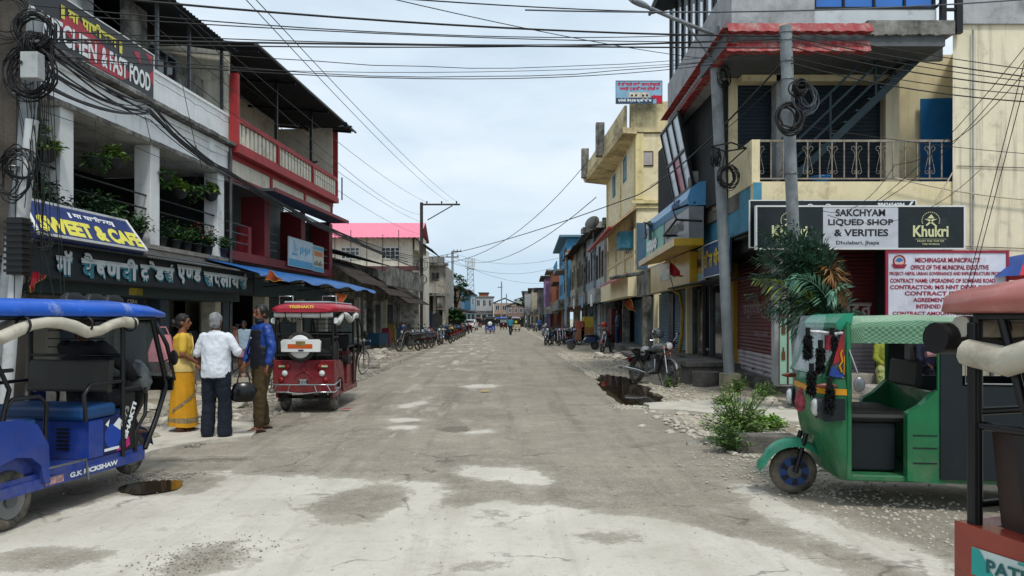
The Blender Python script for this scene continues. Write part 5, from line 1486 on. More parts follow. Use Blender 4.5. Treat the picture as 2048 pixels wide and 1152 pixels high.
for i, (a_, b_, h_, lab, m_) in enumerate(specs):
 e, T = ft(RF, a_, 'old_row_house', lab, 'building', 'old houses in the right row')
 vv = 0.15 + i * 0.18
 boxp(e, T, 'wall', m_, (a_, b_, -6, vv, 3.2, h_))
 boxp(e, T, 'shop_back_wall', dark_in, (a_, b_, -3, -2.8, 0.2, 3.2))
 boxp(e, T, 'floor_fascia', grim if i % 2 else m_, (a_, b_, vv + 0.01, vv + 0.55, 2.5, 3.3))
 for k in range(3):
  c = a_ + (b_ - a_) * (k + 0.5) / 3
  window(e, T, c - 0.45, c + 0.45, vv, 4.0, 5.9 if (k + i) % 2 else 5.5, wood, winglass, 2, 1, 0.08, out=1)
 for k in range(2):
  c = a_ + (b_ - a_) * (k + 0.5) / 2
  shutter(MB(T), c - 1.0, c + 1.0, vv - 0.5, 0.3, 2.5, out=1).build('shutter', [shut_g, greyw, shut_b, grim][(i + k) % 4], e)
  boxp(e, T, 'shop_pillar', m_, (c + 1.05, c + 1.3, vv - 0.55, vv - 0.3, 0.2, 2.5))
 corr(MB(T), a_ - 0.2, b_ + 0.1, (vv + 0.75, h_ - 0.15), (-3.5, h_ + 0.9), 0.18, 0.025).build('roof', [rust, roof_gr, rust, roof_dk][i], e)
 boxp(e, T, 'hanging_sign', white_p if i % 2 == 0 else lbl, (a_ + 1.0, a_ + 2.2, vv + 0.56, vv + 0.6, 2.3, 3.0))
sd_, T = ft(RF, 44, 'satellite_dish', 'pale satellite dish on the roof beside the tall yellow building', 'satellite dish')
sd_.location = W(1187, 449, 43)
mb = MB(Matrix.Rotation(rad(-50), 4, 'X')); mb.lathe([(0.001, 0), (0.2, 0.03), (0.38, 0.12), (0.45, 0.18)], seg=20).lathe([(0.46, 0.185), (0.38, 0.125), (0.2, 0.035), (0.001, 0.006)], seg=20)
sd_.rotation_euler = (0, 0, 0.5)
mb.build('dish', mat('dish_grey', '#a6aeb2', rough=0.5, var=0.05), sd_)
MB().tube([(0, 0, 0), (0.05, 0.1, -1.6)], 0.04, 6).tube([(0, 0, 0), (-0.1, -0.45, 0.4)], 0.02, 4).build('mast', steel, sd_)
mb = MB()
for k in range(40):
 p = RF.w(43 + k * 0.35 + rnd.random() * 0.3, 0.4 - rnd.random() * 1.2, 7.0 + 0.025 * k + rnd.random() * 0.15)
 s = 0.18 + rnd.random() * 0.2
 mb.box(p.x - s, p.x + s, p.y - s, p.y + s, p.z - 0.1, p.z + rnd.random() * 0.35)
ob = mb.build('rooftop_rubble', grim, None, 0, None, 'stuff'); tag(ob, 'broken tiles and debris piled along the old row roofs', 'debris')
bh, T = ft(RF, 67, 'blue_house', 'bright sky blue two storey house with balcony on the right', 'building')
boxp(bh, T, 'wall', bluep, (67.5, 84, -7, 0.2, 3.0, 8.9))
boxp(bh, T, 'shop_back_wall', dark_in, (67.5, 84, -3, -2.8, 0.2, 3.0))
boxp(bh, T, 'roof_slab', mat('pale_blue_slab', '#5d7d8c', var=0.1), (67.0, 84.4, -7.2, 0.9, 8.9, 9.08))
boxp(bh, T, 'balcony_slab', grim, (66.5, 74, 0.2, 1.2, 5.85, 6.0))
boxp(bh, T, 'balcony_wall', bluep, (66.5, 74, 1.1, 1.2, 6.0, 6.7))
boxp(bh, T, 'lower_fascia', grim, (67.5, 84, 0.21, 1.0, 2.4, 3.3))
for c in (69, 71.6, 77, 81):
 window(bh, T, c - 0.6, c + 0.6, 0.2, 4.0, 5.2, dark_mt, winglass, 2, 1, 0.07, out=1)
 window(bh, T, c - 0.6, c + 0.6, 0.2, 7.0, 8.2, dark_mt, winglass, 2, 1, 0.07, out=1)
 shutter(MB(T), c - 1.1, c + 1.1, 0.0, 0.2, 2.4, out=1).build('shutter', shut_g, bh)
e = pennant(W(1133, 510, 62), 1.3, 0.2, 'orange and pink cloth hanging by the blue house', flag_o, 0, 0)
bh.location = RF.w(67, 0.75, 0)
for (a_, b_, h_, wm, rm, lab) in ((86, 93, 5.6, brick, rust, 'low brick house past the blue house'), (95, 104, 7.6, brick, grim, 'raw brick two storey house with flat roof'),
         (105, 118, 7.4, mat('lilac_plaster', '#8c6b93', var=0.1, dirt=0.3), rust, 'narrow lilac house beside the raw brick house'), (119, 135, 6.3, grim, roof_dk, 'dark grey low house at the far right end of the street'),
         (137, 160, 7.0, mat('dusty_cream_far', '#a49c88', var=0.1, dirt=0.4), rust, 'dusty cream far house after the dark grey low one'), (162, 200, 7.4, greyw, roof_gr, 'last grey house of the right row before the street end')):
 e, T = ft(RF, a_, 'row_house', lab, 'building', 'far houses of the right row'); e.location = RF.w(a_, 0.3 + (a_ - 80) * 0.055, 0)
 boxp(e, T, 'wall', wm, (a_, b_, -6, 0.3, 2.8, h_))
 boxp(e, T, 'shop_back_wall', dark_in, (a_, b_, -2, -1.8, 0.1, 2.8))
 boxp(e, T, 'roof', rm, (a_ - 0.3, b_ + 0.3, -6, 1.0, h_, h_ + 0.2))
 boxp(e, T, 'fascia', grim, (a_, b_, 0.31, 1.1, 2.2, 3.1))
 for c in (a_ + 2, b_ - 2):
  window(e, T, c - 0.6, c + 0.6, 0.3, 3.8, 5.0, wood, winglass, 2, 1, 0.08, out=1)
 for k in range(3): boxp(e, T, 'shop_pillar', wm, (a_ + k * 3, a_ + k * 3 + 0.4, -0.4, 0.0, 0, 2.8))
ends = [(905, 925, 160, 583, mat('dusty_brick', '#8a6a58', var=0.15, dirt=0.4), tarp_b, 0, 'brick house with a blue tarpaulin roof at the street end'), (926, 950, 175, 590, mat('pale_blue_grey', '#7f98a5', var=0.1, dirt=0.4), roof_dk, 0, 'pale blue grey flat house at the street end'),
  (951, 986, 190, 594, greyw, grim, 0, 'grey two storey house below the lattice tower'), (958, 976, 230, 586, brick, roof_dk, 0, 'small brick rooftop house behind the grey end house'),
  (988, 1030, 185, 606, mat('dull_peach', '#a58a78', var=0.1, dirt=0.4), roof_gr, 1.2, 'peach gable house with dark sheet roof at the street end'), (1030, 1062, 210, 600, mat('faded_green_plaster', '#8f9a8c', var=0.1), roof_gr, 0.8, 'faded green low house at the street end'),
  (1050, 1078, 215, 606, peach, rust, 0.8, 'peach low house closing the gap at the right street end'), (1062, 1100, 260, 610, bluep, roof_gr, 0, 'blue low house farthest right at the street end'),
  (868, 905, 120, 600, greyw, roof_gr, 0, 'grey low house behind the far tree'), (1015, 1048, 150, 612, mat('rusty_pink', '#857067', var=0.1), rust, 0.6, 'rusty low shop roof right of the street end')]
for a_, b_, Y_, py, wm, rm, pt, lab in ends:
 x0, x1 = (a_ - 1010) / 1500 * Y_, (b_ - 1010) / 1500 * Y_
 house(x0, x1, Y_, Y_ + 8, EYE + (638 - py) / 1500 * Y_, wm, rm, lab, nwin=3, storeys=2, over=0.3, pitch=pt, group='houses closing the street end')
for a_, b_, h_, wm, lab in ((78, 90, 5.0, grim, 'dark low left house behind the far pole'), (95, 112, 5.6, peach, 'peach left house far down the street'), (118, 140, 6.0, bluep, 'blue left house far down the street')):
 e, T = ft(LF, a_, 'row_house', lab, 'building', 'far houses of the left row')
 e.location = (-6.4, a_, 0); e.rotation_euler = (0, 0, PI / 2)
 T = Matrix.Translation((-a_, 0, 0))
 boxp(e, T, 'wall', wm, (a_, b_, 0, 6, 2.8, h_)); boxp(e, T, 'shop_back_wall', dark_in, (a_, b_, 2, 2.2, 0, 2.8)); boxp(e, T, 'roof', rust, (a_, b_, -0.9, 6, h_, h_ + 0.2))
 boxp(e, T, 'awning', rust, (a_, b_, -1.2, -0.01, 2.6, 2.8))
lt, _ = thing('lattice_tower', 'tall pale steel lattice mobile tower beyond the street end', 'tower', (-15.7, 340, 0)), 0
tw = mat('tower_steel', '#8f9a9f', rough=0.6, metal=0.2, var=0.1)
Ht = EYE + (638 - 517) / 1500 * 340
mb = MB()
def tw_r(z): return 2.2 - 1.1 * z / Ht
for sx_, sy_ in ((-1, -1), (1, -1), (1, 1), (-1, 1)):
 mb.tube([(sx_ * tw_r(0), sy_ * tw_r(0), -1), (sx_ * tw_r(Ht), sy_ * tw_r(Ht), Ht)], 0.13, 4)
mb.build('corner_post', tw, lt)
mb = MB(); N_ = 12
for k in range(N_):
 z0, z1 = Ht * k / N_, Ht * (k + 1) / N_
 r0, r1 = tw_r(z0), tw_r(z1)
 for (ax, ay), (bx, by) in (((-1, -1), (1, -1)), ((1, -1), (1, 1)), ((1, 1), (-1, 1)), ((-1, 1), (-1, -1))):
  mb.tube([(ax * r0, ay * r0, z0), (bx * r1, by * r1, z1)], 0.07, 3).tube([(bx * r0, by * r0, z0), (ax * r1, ay * r1, z1)], 0.07, 3).tube([(ax * r1, ay * r1, z1), (bx * r1, by * r1, z1)], 0.07, 3)
mb.build('lattice', tw, lt)
mb = MB()
for a_ in (-2.0, -0.9, 0.9, 2.0): mb.tube([(a_, -1.6, Ht - 4), (a_, -1.6, Ht)], 0.25, 6)
mb.box(-2.2, 2.2, -1.7, 1.7, Ht - 4.6, Ht - 4.4)
mb.build('antenna', mat('antenna_white', '#b9c0c2', var=0.05), lt)
for i, (u_, z0_, z1_) in enumerate(((9.3, 0.1, 7.3), (13.2, 0.1, 7.3))):
 MB(Matrix.Translation((-6.5, 0, 0))).tube([(u_, -0.10, z0_), (u_, -0.10, z1_)], 0.03 if i else 0.018, 8).build('drain_pipe', greyw, cb)
for a_, b_, z_ in ((5.3, 8.7, 3.36), (9.0, 12.5, 4.6), (9.0, 12.0, 3.0)):
 MB(Matrix.Translation((-6.5, 0, 0))).tube([(a_, -0.06, z_), ((a_ + b_) / 2, -0.07, z_ - 0.05), (b_, -0.06, z_ + 0.02)], 0.008, 4).build('wall_cable', dark_mt, cb)
for z_ in (4.2, 3.95): MB(Matrix.Translation((-6.5, 0, 0))).box(10.6, 10.8, -0.16, -0.05, z_, z_ + 0.2).build('meter_box', greyw, cb, 0.01)
# ================================================================ vehicles
rubber = mat('tyre_rubber', '#2a2a2a', mud=0.6, rough=0.85, var=0.2, dirt=0.6, dcol='#6e675c', bump=0.3, bscale=60)
chrome = mat('chrome', '#b8bcbe', rough=0.2, metal=1.0, var=0.05)
alu = mat('dull_aluminium', '#7d8184', rough=0.4, metal=0.8, var=0.15, dirt=0.3)
blk_t = mat('black_tube_paint', '#0d0f11', rough=0.4, var=0.15, dirt=0.25, dcol='#3b3833')
vinyl_k = mat('black_vinyl', '#121314', rough=0.55, var=0.15)
cream_t = mat('cream_tarpaulin', '#b9b4a4', rough=0.8, var=0.12, dirt=0.5, dcol='#7c715f', dscale=4)
lamp_r = mat('red_lens', '#7a0f12', rough=0.2, var=0)
lamp_w = mat('clear_lens', '#c9cccb', rough=0.1, spec=0.8, var=0)
lamp_o = mat('orange_lens', '#c2541a', rough=0.25, var=0)
wglass = glass('windscreen_glass', (0.35, 0.42, 0.42), 0.22)
def wheel(par, x, y, r, w, name='wheel', rim=alu, spokes=0, hub=0.06, rr=0.62, rimw=None, T=None):
 """tyre, rim and hub as sub-parts of one wheel turning about the y axis"""
 wo = MB(T).ring((x, y, r), r - w * 0.52, (w * 0.52), 'y', 36, 10)
 tyre = wo.build(name, rubber, par)
 mb = MB(T)
 if spokes:
  mb.ring((x, y, r), r * 0.70, 0.014, 'y', 32, 6)
  for k in range(spokes):
   a = 2 * PI * k / spokes
   mb.tube([(x + 0.03 * math.cos(a), y - 0.008, r + 0.03 * math.sin(a)), (x + r * 0.7 * math.cos(a + 0.12), y, r + r * 0.7 * math.sin(a + 0.12))], 0.008 if spokes < 20 else 0.004, 4)
 else:
  for s in (-1, 1):
   mb.lathe([(r * rr, y + s * w * 0.42), (r * rr * 0.92, y + s * w * 0.20), (r * 0.30, y + s * w * 0.24), (r * 0.26, y + s * w * 0.42), (0.001, y + s * w * 0.45)], (x, 0, r), 'y', 28)
 mb.build('rim', rim, tyre)
 mb = MB(T).lathe([(hub, y - w * 0.55), (hub, y + w * 0.55)], (x, 0, r), 'y', 16)
 for k in range(5):
  a = 2 * PI * k / 5
  for s in (-1, 1): mb.ell((x + r * 0.2 * math.cos(a), y + s * w * 0.46, r + r * 0.2 * math.sin(a)), (0.01, 0.008, 0.01), 6, 4)
 mb.build('hub', steel, tyre)
 return tyre
def erick(name, label, loc, rz, col, roofc, detail=2, roll=cream_t, group=None, seatc=None, sidetext=None, reartext=None, decals=False, backpanel=None):
 t = thing(name, label, 'e-rickshaw', loc, rz, group)
 body, roof_m = col, roofc
 seat_m = seatc or vinyl_k
 for y in (-0.43, 0.43): wheel(t, -0.95, y, 0.235, 0.10)
 wheel(t, 1.15, 0, 0.235, 0.09)
 MB().tube([(1.15, -0.08, 0.235), (1.13, -0.09, 0.55), (1.05, -0.03, 0.85)], 0.022, 6).tube([(1.15, 0.08, 0.235), (1.13, 0.09, 0.55), (1.05, 0.03, 0.85)], 0.022, 6).build('front_fork', blk_t, t)
 fl = MB().prism([(-1.3, -0.48), (0.68, -0.48), (0.92, -0.2), (0.92, 0.2), (0.68, 0.48), (-1.3, 0.48)], 0.34, 0.39, 'z').box(-1.3, 0.68, -0.50, -0.46, 0.26, 0.345).box(-1.3, 0.68, 0.46, 0.50, 0.26, 0.345).build('floor_pan', body, t)
 MB().tube([(-0.95, -0.42, 0.235), (-0.95, 0.42, 0.235)], 0.03, 8).box(-1.05, -0.2, -0.1, 0.1, 0.2, 0.33).build('rear_axle', blk_t, t)
 mb = MB()
 arch = [(-1.36, 0.36), (-1.22, 0.36), (-1.20, 0.46), (-1.10, 0.54), (-0.95, 0.57), (-0.80, 0.54), (-0.70, 0.46), (-0.66, 0.30), (-0.60, 0.30), (-0.62, 0.62), (-0.74, 0.80), (-0.9, 0.86), (-1.36, 0.88)]
 for s in (-1, 1): mb.prism(arch, s * 0.53, s * 0.44)
 mb.prism([(-1.38, 0.34), (-1.30, 0.34), (-1.28, 0.86), (-1.36, 0.88)], -0.50, 0.50)
 mb.box(-1.3, -0.6, -0.44, 0.44, 0.39, 0.60)
 mb.build('rear_body', body, t, 0.012)
 sb = MB().box(-1.12, -0.66, -0.46, 0.46, 0.72, 0.84).build('rear_seat', seat_m, t, 0.03)
 MB().prism([(-1.24, 0.88), (-1.14, 0.84), (-1.20, 1.24), (-1.28, 1.24)], -0.44, 0.44).build('rear_backrest', seat_m, t, 0.02)
 mb = MB().box(-0.10, 0.36, -0.47, 0.47, 0.39, 0.74)
 mb.build('bench_box', body, t, 0.008)
 mb = MB()
 for c in (-0.3, 0.05):
  for k in range(6): mb.box(-0.115, -0.101, c, c + 0.12, 0.48 + k * 0.035, 0.495 + k * 0.035)
 mb.build('louvre', dark_mt, t)
 MB().box(-0.16, 0.28, -0.49, 0.49, 0.745, 0.87).build('middle_seat', seat_m, t, 0.035)
 MB().prism([(0.24, 0.96), (0.30, 0.96), (0.34, 1.26), (0.27, 1.26)], -0.42, 0.42).build('middle_backrest', backpanel or vinyl_k, t, 0.025)
 MB().box(0.40, 0.70, -0.3, 0.3, 0.66, 0.76).build('driver_seat', seat_m, t, 0.03)
 mb = MB()
 for s in (-1, 1):
  y = s * 0.49
  mb.tube([(-1.30, y, 0.84), (-1.30, y, 1.66)], 0.022, 6)
  mb.tube([(-1.30, y, 1.25), (-0.95, y, 1.25)], 0.016, 6)
  mb.tube([(-1.05, y, 0.86), (-0.98, y, 1.1), (-1.12, y, 1.35), (-1.2, y, 1.66)], 0.018, 6)
  mb.tube([(-0.62, y, 0.6), (-0.60, y, 0.95), (-0.68, y, 1.02), (-0.95, y, 1.02), (-1.02, y, 0.95), (-1.04, y, 0.86)], 0.018, 6)
  mb.tube([(0.36, y, 0.34), (0.36, y, 1.66)], 0.022, 6)
  mb.tube([(-0.14, y, 0.74), (-0.16, y, 0.98), (-0.08, y, 1.06), (0.36, y, 1.06)], 0.018, 6)
  mb.tube([(0.36, y, 0.98), (0.62, y, 0.98), (0.72, y, 0.90), (0.70, y, 0.7), (0.55, y, 0.55), (0.55, y, 0.36)], 0.018, 6)
  mb.tube([(0.48, y, 0.98), (0.5, y, 0.84), (0.36, y, 0.78)], 0.012, 5)
  mb.tube([(0.85, s * 0.46, 1.66), (1.08, s * 0.44, 1.12), (1.13, s * 0.44, 0.95), (1.02, s * 0.40, 0.62), (0.80, s * 0.42, 0.34)], 0.026, 6)
  mb.tube([(-1.30, y, 1.66), (0.85, y, 1.66)], 0.02, 6)
  if detail > 1:
   mb.tube([(-1.3, y * 0.45, 0.84), (-1.3, y * 0.45, 1.62)], 0.012, 5)
 for x, z in ((-1.30, 1.66), (-1.30, 1.3), (-1.3, 0.95), (0.36, 1.30), (0.36, 1.66), (0.85, 1.66), (1.10, 1.04)):
  mb.tube([(x, -0.49, z), (x, 0.49, z)], 0.016, 6)
 for z in (1.38, 1.46, 1.54): mb.tube([(0.36, -0.3, z), (0.36, 0.3, z)], 0.008, 4)
 mb.build('tube_frame', blk_t, t)
 MB().box(0.36, 0.54, -0.495, -0.475, 0.40, 0.94).build('side_panel', black_p if decals else body, t)
 MB().box(0.36, 0.54, 0.475, 0.495, 0.40, 0.94).build('side_panel', body, t)
 rings = []
 for x, wy, h in ((-1.46, 0.46, 0.05), (-1.42, 0.53, 0.10), (-1.1, 0.56, 0.14), (0.3, 0.56, 0.15), (0.8, 0.54, 0.12), (1.10, 0.46, 0.06), (1.16, 0.40, 0.03)):
  ring = []
  for k in range(16):
   a = 2 * PI * k / 16
   ca, sa = math.cos(a), math.sin(a)
   yy = wy * (abs(ca) ** 0.45) * (1 if ca > 0 else -1)
   zz = 1.68 + (h * (abs(sa) ** 0.6) if sa > 0 else -0.02 * abs(sa))
   ring.append((x, yy, zz))
  rings.append(ring)
 MB().loft(rings).build('roof', roof_m, t)
 for s in (-1, 1):
  mb = MB()
  n = 12; pts = []; rr_ = []
  for k in range(n):
   x = -1.3 + 1.75 * k / (n - 1)
   pts.append((x, s * 0.54, 1.60 - 0.025 * math.sin(k * 1.1) - 0.045 * max(0, math.sin(k * 0.9 + 1)) * (2 - k / 8))); rr_.append(0.05 + 0.005 * math.sin(k * 1.3))
  mb.tube(pts, rr_, 10)
  rl_ = mb.build('rolled_curtain', roll, t)
  for x in (-0.9, -0.2, 0.4): MB().ring((x, s * 0.54, 1.60), 0.066, 0.01, 'x', 12, 4).build('strap', black_p, rl_)
 rl_ = MB().tube([(-1.36, -0.50, 1.62), (-1.37, -0.2, 1.61), (-1.37, 0.2, 1.615), (-1.36, 0.50, 1.62)], [0.042, 0.045, 0.04, 0.043], 10).build('rolled_curtain', roll, t)
 for y in (-0.3, 0.02, 0.3): MB().ring((-1.365, y, 1.615), 0.05, 0.008, 'y', 12, 4).build('strap', black_p, rl_)
 sc = MB().slab((1.16, -0.50, 1.04), (1.16, 0.50, 1.04), (0.88, 0.47, 1.62), (0.88, -0.47, 1.62), 0.006).build('windscreen', wglass, t)
 mb = MB().tube([(1.17, -0.51, 1.02), (1.17, 0.51, 1.02), (1.02, 0.52, 1.38), (0.90, 0.47, 1.62), (0.90, -0.47, 1.62), (1.02, -0.52, 1.38)], 0.024, 6, closed=True)
 mb.slab((1.20, -0.48, 0.90), (1.20, 0.48, 0.90), (1.17, 0.51, 1.04), (1.17, -0.51, 1.04), 0.03)
 mb.build('screen_frame', blk_t, sc)
 rings = []
 for z, wy, xf in ((0.50, 0.10, 1.10), (0.6, 0.16, 1.16), (0.75, 0.24, 1.20), (0.94, 0.32, 1.19)):
  rings.append([(0.98 + (xf - 0.98) * math.cos(a_), wy * math.sin(a_), z) for a_ in [PI * (-0.5 + k / 8) for k in range(9)]] + [(0.96, wy * 0.95, z), (0.96, -wy * 0.95, z)])
 MB().loft(rings).build('front_cowl', black_p if decals else body, t)
 MB().lathe([(0.07, 1.18), (0.08, 1.24), (0.001, 1.26)], (0, 0, 0.82), 'x', 14).build('headlamp', lamp_w, t)
 rings = []
 mb = MB()
 for k in range(9):
  a_ = PI * (0.05 + 0.75 * k / 8)
  rings.append([(1.15 + 0.29 * math.cos(a_), y, 0.235 + 0.29 * math.sin(a_) - (0.02 if abs(y) > 0.06 else 0)) for y in (-0.09, -0.05, 0.05, 0.09)])
 vs = [p for r_ in rings for p in r_]
 mb.add(vs, [(i * 4 + k, i * 4 + k + 1, i * 4 + k + 5, i * 4 + k + 4) for i in range(8) for k in range(3)], 0, True)
 mb.build('front_fender', body, t)
 MB().tube([(0.98, 0, 0.9), (0.92, 0, 1.02), (0.90, -0.28, 1.05), (0.82, -0.36, 1.06)], 0.014, 6).tube([(0.92, 0, 1.02), (0.90, 0.28, 1.05), (0.82, 0.36, 1.06)], 0.014, 6).build('handlebar', blk_t, t)
 for s in (-1, 1):
  m_ = MB().ell((1.02, s * 0.60, 1.25), (0.012, 0.05, 0.08), 10, 8).tube([(1.05, s * 0.44, 1.2), (1.02, s * 0.6, 1.25)], 0.007, 4).build('mirror', black_p, t)
 mb = MB()
 for z in (0.36, 0.48):
  mb.tube([(-1.22, -0.60, z + 0.06), (-1.46, -0.56, z), (-1.46, -0.28, z), (-1.47, 0, z - 0.03 if z < 0.4 else z), (-1.46, 0.28, z), (-1.46, 0.56, z), (-1.22, 0.60, z + 0.06)], 0.013, 6)
 for y in (-0.5, -0.25, 0.25, 0.5): mb.tube([(-1.46, y, 0.36), (-1.46, y * 0.85, 0.48)], 0.012, 5)
 for s in (-1, 1): mb.tube([(-1.22, s * 0.60, 0.42), (-1.22, s * 0.60, 0.56)], 0.012, 5).tube([(-1.22, s * 0.60, 0.42), (-1.3, s * 0.5, 0.4)], 0.012, 5)
 mb.build('rear_bumper', chrome, t)
 for s in (-1, 1):
  for y, z, m_ in ((0.27, 0.77, lamp_r), (0.32, 0.66, lamp_w), (0.38, 0.55, lamp_r)):
   MB().lathe([(0.048, -1.34), (0.05, -1.385), (0.036, -1.40), (0.001, -1.405)], (0, s * y, z), 'x', 14).build('tail_lamp', m_, t)
 pl = MB().box(-1.392, -1.382, -0.075, 0.075, 0.47, 0.57).build('number_plate', dark_in, t)
 MB().box(-1.396, -1.393, -0.072, 0.072, 0.475, 0.48).box(-1.396, -1.393, -0.072, 0.072, 0.56, 0.565).build('plate_border', white_p, pl)
 PM = onplane((-1.399, 0.055, 0.49), (0, -1, 0), (0, 0, 1))
 text('9 7 0 6', 0.11, 0.025, wt, pl, PM)
 text('PRADESH', 0.11, 0.018, wt, pl, onplane((-1.399, 0.055, 0.53), (0, -1, 0), (0, 0, 1)))
 if reartext:
  text(reartext, 0.42, 0.05, mat('yellow_red_lettering', '#d8b04a', var=0), t, onplane((-1.475, 0.22, 1.725), (0, -1, 0), (0.25, 0, 1)), 0.05)
 for s in (-1, 1):
  for k in range(7): MB().box(-1.24, -1.235, s * 0.36 + 0.02 * k - 0.01, s * 0.36 + 0.02 * k + 0.006, 0.19 - 0.01 * (k % 2), 0.33).build('mud_fringe', dark_mt, t)
 return t
def paint(name, col, coat=0.25, **k): return mat(name, col, rough=0.35, coat=coat, var=0.14, mud=0.3, **k)
b_body = paint('worn_blue_body_paint', '#07348a', dirt=0.3, dcol='#141f3c', dscale=3)
b_roof = paint('worn_blue_roof_paint', '#0a55bd', dirt=0.3, dcol='#a9b0ba', dscale=5)
r_body = paint('dark_red_body_paint', '#6e0c1a', dirt=0.15, dcol='#3e2620')
r_roof = paint('bright_red_roof_paint', '#a3142c', dirt=0.1)
o_body = paint('faded_brick_red_paint', '#8f3a2a', dirt=0.5, dcol='#4a3127', dscale=4)
o_roof = paint('sun_faded_pink_roof', '#b06a62', dirt=0.4, dcol='#a99a92', dscale=3)
blue_seat = mat('blue_vinyl', '#123f6e', rough=0.45, var=0.2, dirt=0.2)
er = erick('electric_rickshaw', 'blue electric rickshaw with blue benches and rolled cream curtains, driver inside', (-3.925, 6.44, 0), rad(81.3), b_body, b_roof, 2, cream_t, None, blue_seat, decals=True, backpanel=mat('dusty_grey_vinyl', '#3c3a35', rough=0.6, var=0.15, dirt=0.3))
er.scale = (0.94,) * 3
PR = lambda x, z, y=-0.505: onplane((x, y, z), (1, 0, 0), (0, 0, 1))
text('G.K RICKSHAW', 0.62, 0.045, wt, er, PR(-0.35, 0.285, -0.506), 0.05)
MB().box(-0.62, -0.42, -0.504, -0.501, 0.275, 0.335).build('sticker', mat('red_white_sticker', '#b08a8a', var=0.5, scale=30), er)
text('SHAKTI', 0.36, 0.06, wt, er, onplane((0.41, -0.5, 0.50), (0.45, 0, 1), (-1, 0, 0.45)), 0.06)
text('E-73', 0.2, 0.06, mat('grey_lettering', '#8b8b86'), er, onplane((0.37, -0.5, 0.62), (0.45, 0, 1), (-1, 0, 0.45)), 0.04)
MB().box(-0.10, 0.10, -0.49, -0.475, 0.40, 0.73).build('end_panel', b_body, er)
mb = MB(); mb.lathe([(0.115, -0.492), (0.115, -0.494)], (0.22, 0, 0.56), 'y', 20); mb.build('round_sticker', mat('royal_blue_sticker', '#1a3f9c', var=0.05), er)
MB().box(0.09, 0.34, -0.491, -0.488, 0.40, 0.74).build('sticker_back', mat('deep_blue_sticker', '#101c4c', var=0.1), er)
mb = MB(); mb.add([(0.22, -0.496, 0.66), (0.3, -0.496, 0.72), (0.34, -0.496, 0.69), (0.32, -0.496, 0.60)], [(0, 1, 2, 3)]); mb.add([(0.11, -0.496, 0.68), (0.17, -0.496, 0.72), (0.15, -0.496, 0.65)], [(0, 1, 2)]); mb.build('white_sticker', wt, er); MB().box(0.10, 0.30, -0.497, -0.494, 0.43, 0.455).build('name_strip', wt, er)
mb = MB(); mb.add([(0.26, -0.496, 0.40), (0.33, -0.496, 0.42), (0.30, -0.496, 0.46)], [(0, 1, 2)]); mb.add([(0.40, -0.499, 0.42), (0.46, -0.499, 0.44), (0.44, -0.499, 0.53), (0.39, -0.499, 0.48)], [(0, 1, 2, 3)])
mb.build('magenta_sticker', mat('magenta_print', '#b01e6e'), er)
MB().tube([(-0.62, -0.52, 0.42), (-0.2, -0.54, 0.42), (-0.18, -0.55, 0.24)], 0.012, 6).build('step_bar', alu, er)
mb = MB().lathe([(0.02, -.12), (0.09, -0.09), (0.11, 0.0), (0.08, 0.12), (0.03, 0.2)], (0, 0, 0), 'z', 14)
for k in range(len(mb.v)): q = mb.v[k]; n_ = noise.noise(Vector(q) * 14) * 0.05; mb.v[k] = (1.02 + q[0] * (1 + 6 * n_) + n_, -0.2 + q[1] * 1.3 + n_, 1.0 + q[2] + n_)
o = mb.build('plastic_bag', mat('grey_plastic_bag', '#6f7373', rough=0.3, var=0.25, scale=15)); tag(o, 'grey plastic bag hanging on the blue rickshaw handlebar', 'bag'); o.location = er.location; o.rotation_euler = er.rotation_euler; o.scale = er.scale
for i, (x, y) in enumerate(((0.0, -0.25), (0.35, -0.2), (0.68, -0.15))):
 ob = MB().loft([[(x + dx * s_, y + dy * s_ * 0.5, 1.80 + z_) for dx, dy in ((-0.14, -0.1), (0.12, -0.1), (0.16, 0.1), (-0.12, 0.12))] for s_, z_ in ((1.0, 0), (0.9, 0.05), (0.5, 0.09))]).build('rooftop_bundle', vinyl_k, None, 0.02)
 ob.location = er.location; ob.rotation_euler = er.rotation_euler; ob.scale = er.scale
 tag(ob, ['rearmost black bundle on the blue rickshaw roof', 'middle black bundle on the blue rickshaw roof', 'front black bundle on the blue rickshaw roof'][i], 'bundle', 'black bundles on the blue roof')
rr = erick('electric_rickshaw', 'dark red electric rickshaw seen from behind with white spare wheel cover', (-3.30, 13.65, 0), rad(90), r_body, r_roof, 2, mat('white_tarpaulin', '#c4c6c3', rough=0.7, var=0.06, dirt=0.2), reartext='TRISHAKTI')
rr.scale = (1.0, 0.95, 1.0)
sw = bpy.data.objects.new('spare_wheel', None); COL.objects.link(sw); sw.parent = rr
MB().ring((-1.42, 0.03, 1.10), 0.20, 0.055, 'x', 32, 10).build('tyre', rubber, sw)
MB().lathe([(0.19, -1.44), (0.19, -1.475), (0.17, -1.49), (0.001, -1.495)], (0, 0.03, 1.10), 'x', 32).build('cover_disc', white_p, sw)
MB().prism([(0.33, 1.02), (-0.33, 1.02), (-0.34, 1.19), (-0.30, 1.22), (0.30, 1.22), (0.34, 1.19)], -1.54, -1.49, 'x').build('cover_case', white_p, sw, 0.015)
MB().box(-1.546, -1.541, -0.20, 0.22, 1.075, 1.145).build('orange_band', lamp_o, sw)
MB().box(-1.549, -1.547, -0.08, 0.08, 1.12, 1.19).build('gold_sticker', mat('gold_sticker', '#8e7c46', var=0.3), sw)
MB().box(-1.549, -1.547, -0.05, 0.04, 1.03, 1.055).build('flag_sticker', mat('navy_red_sticker', '#3a2050', var=0.5, scale=40), sw)
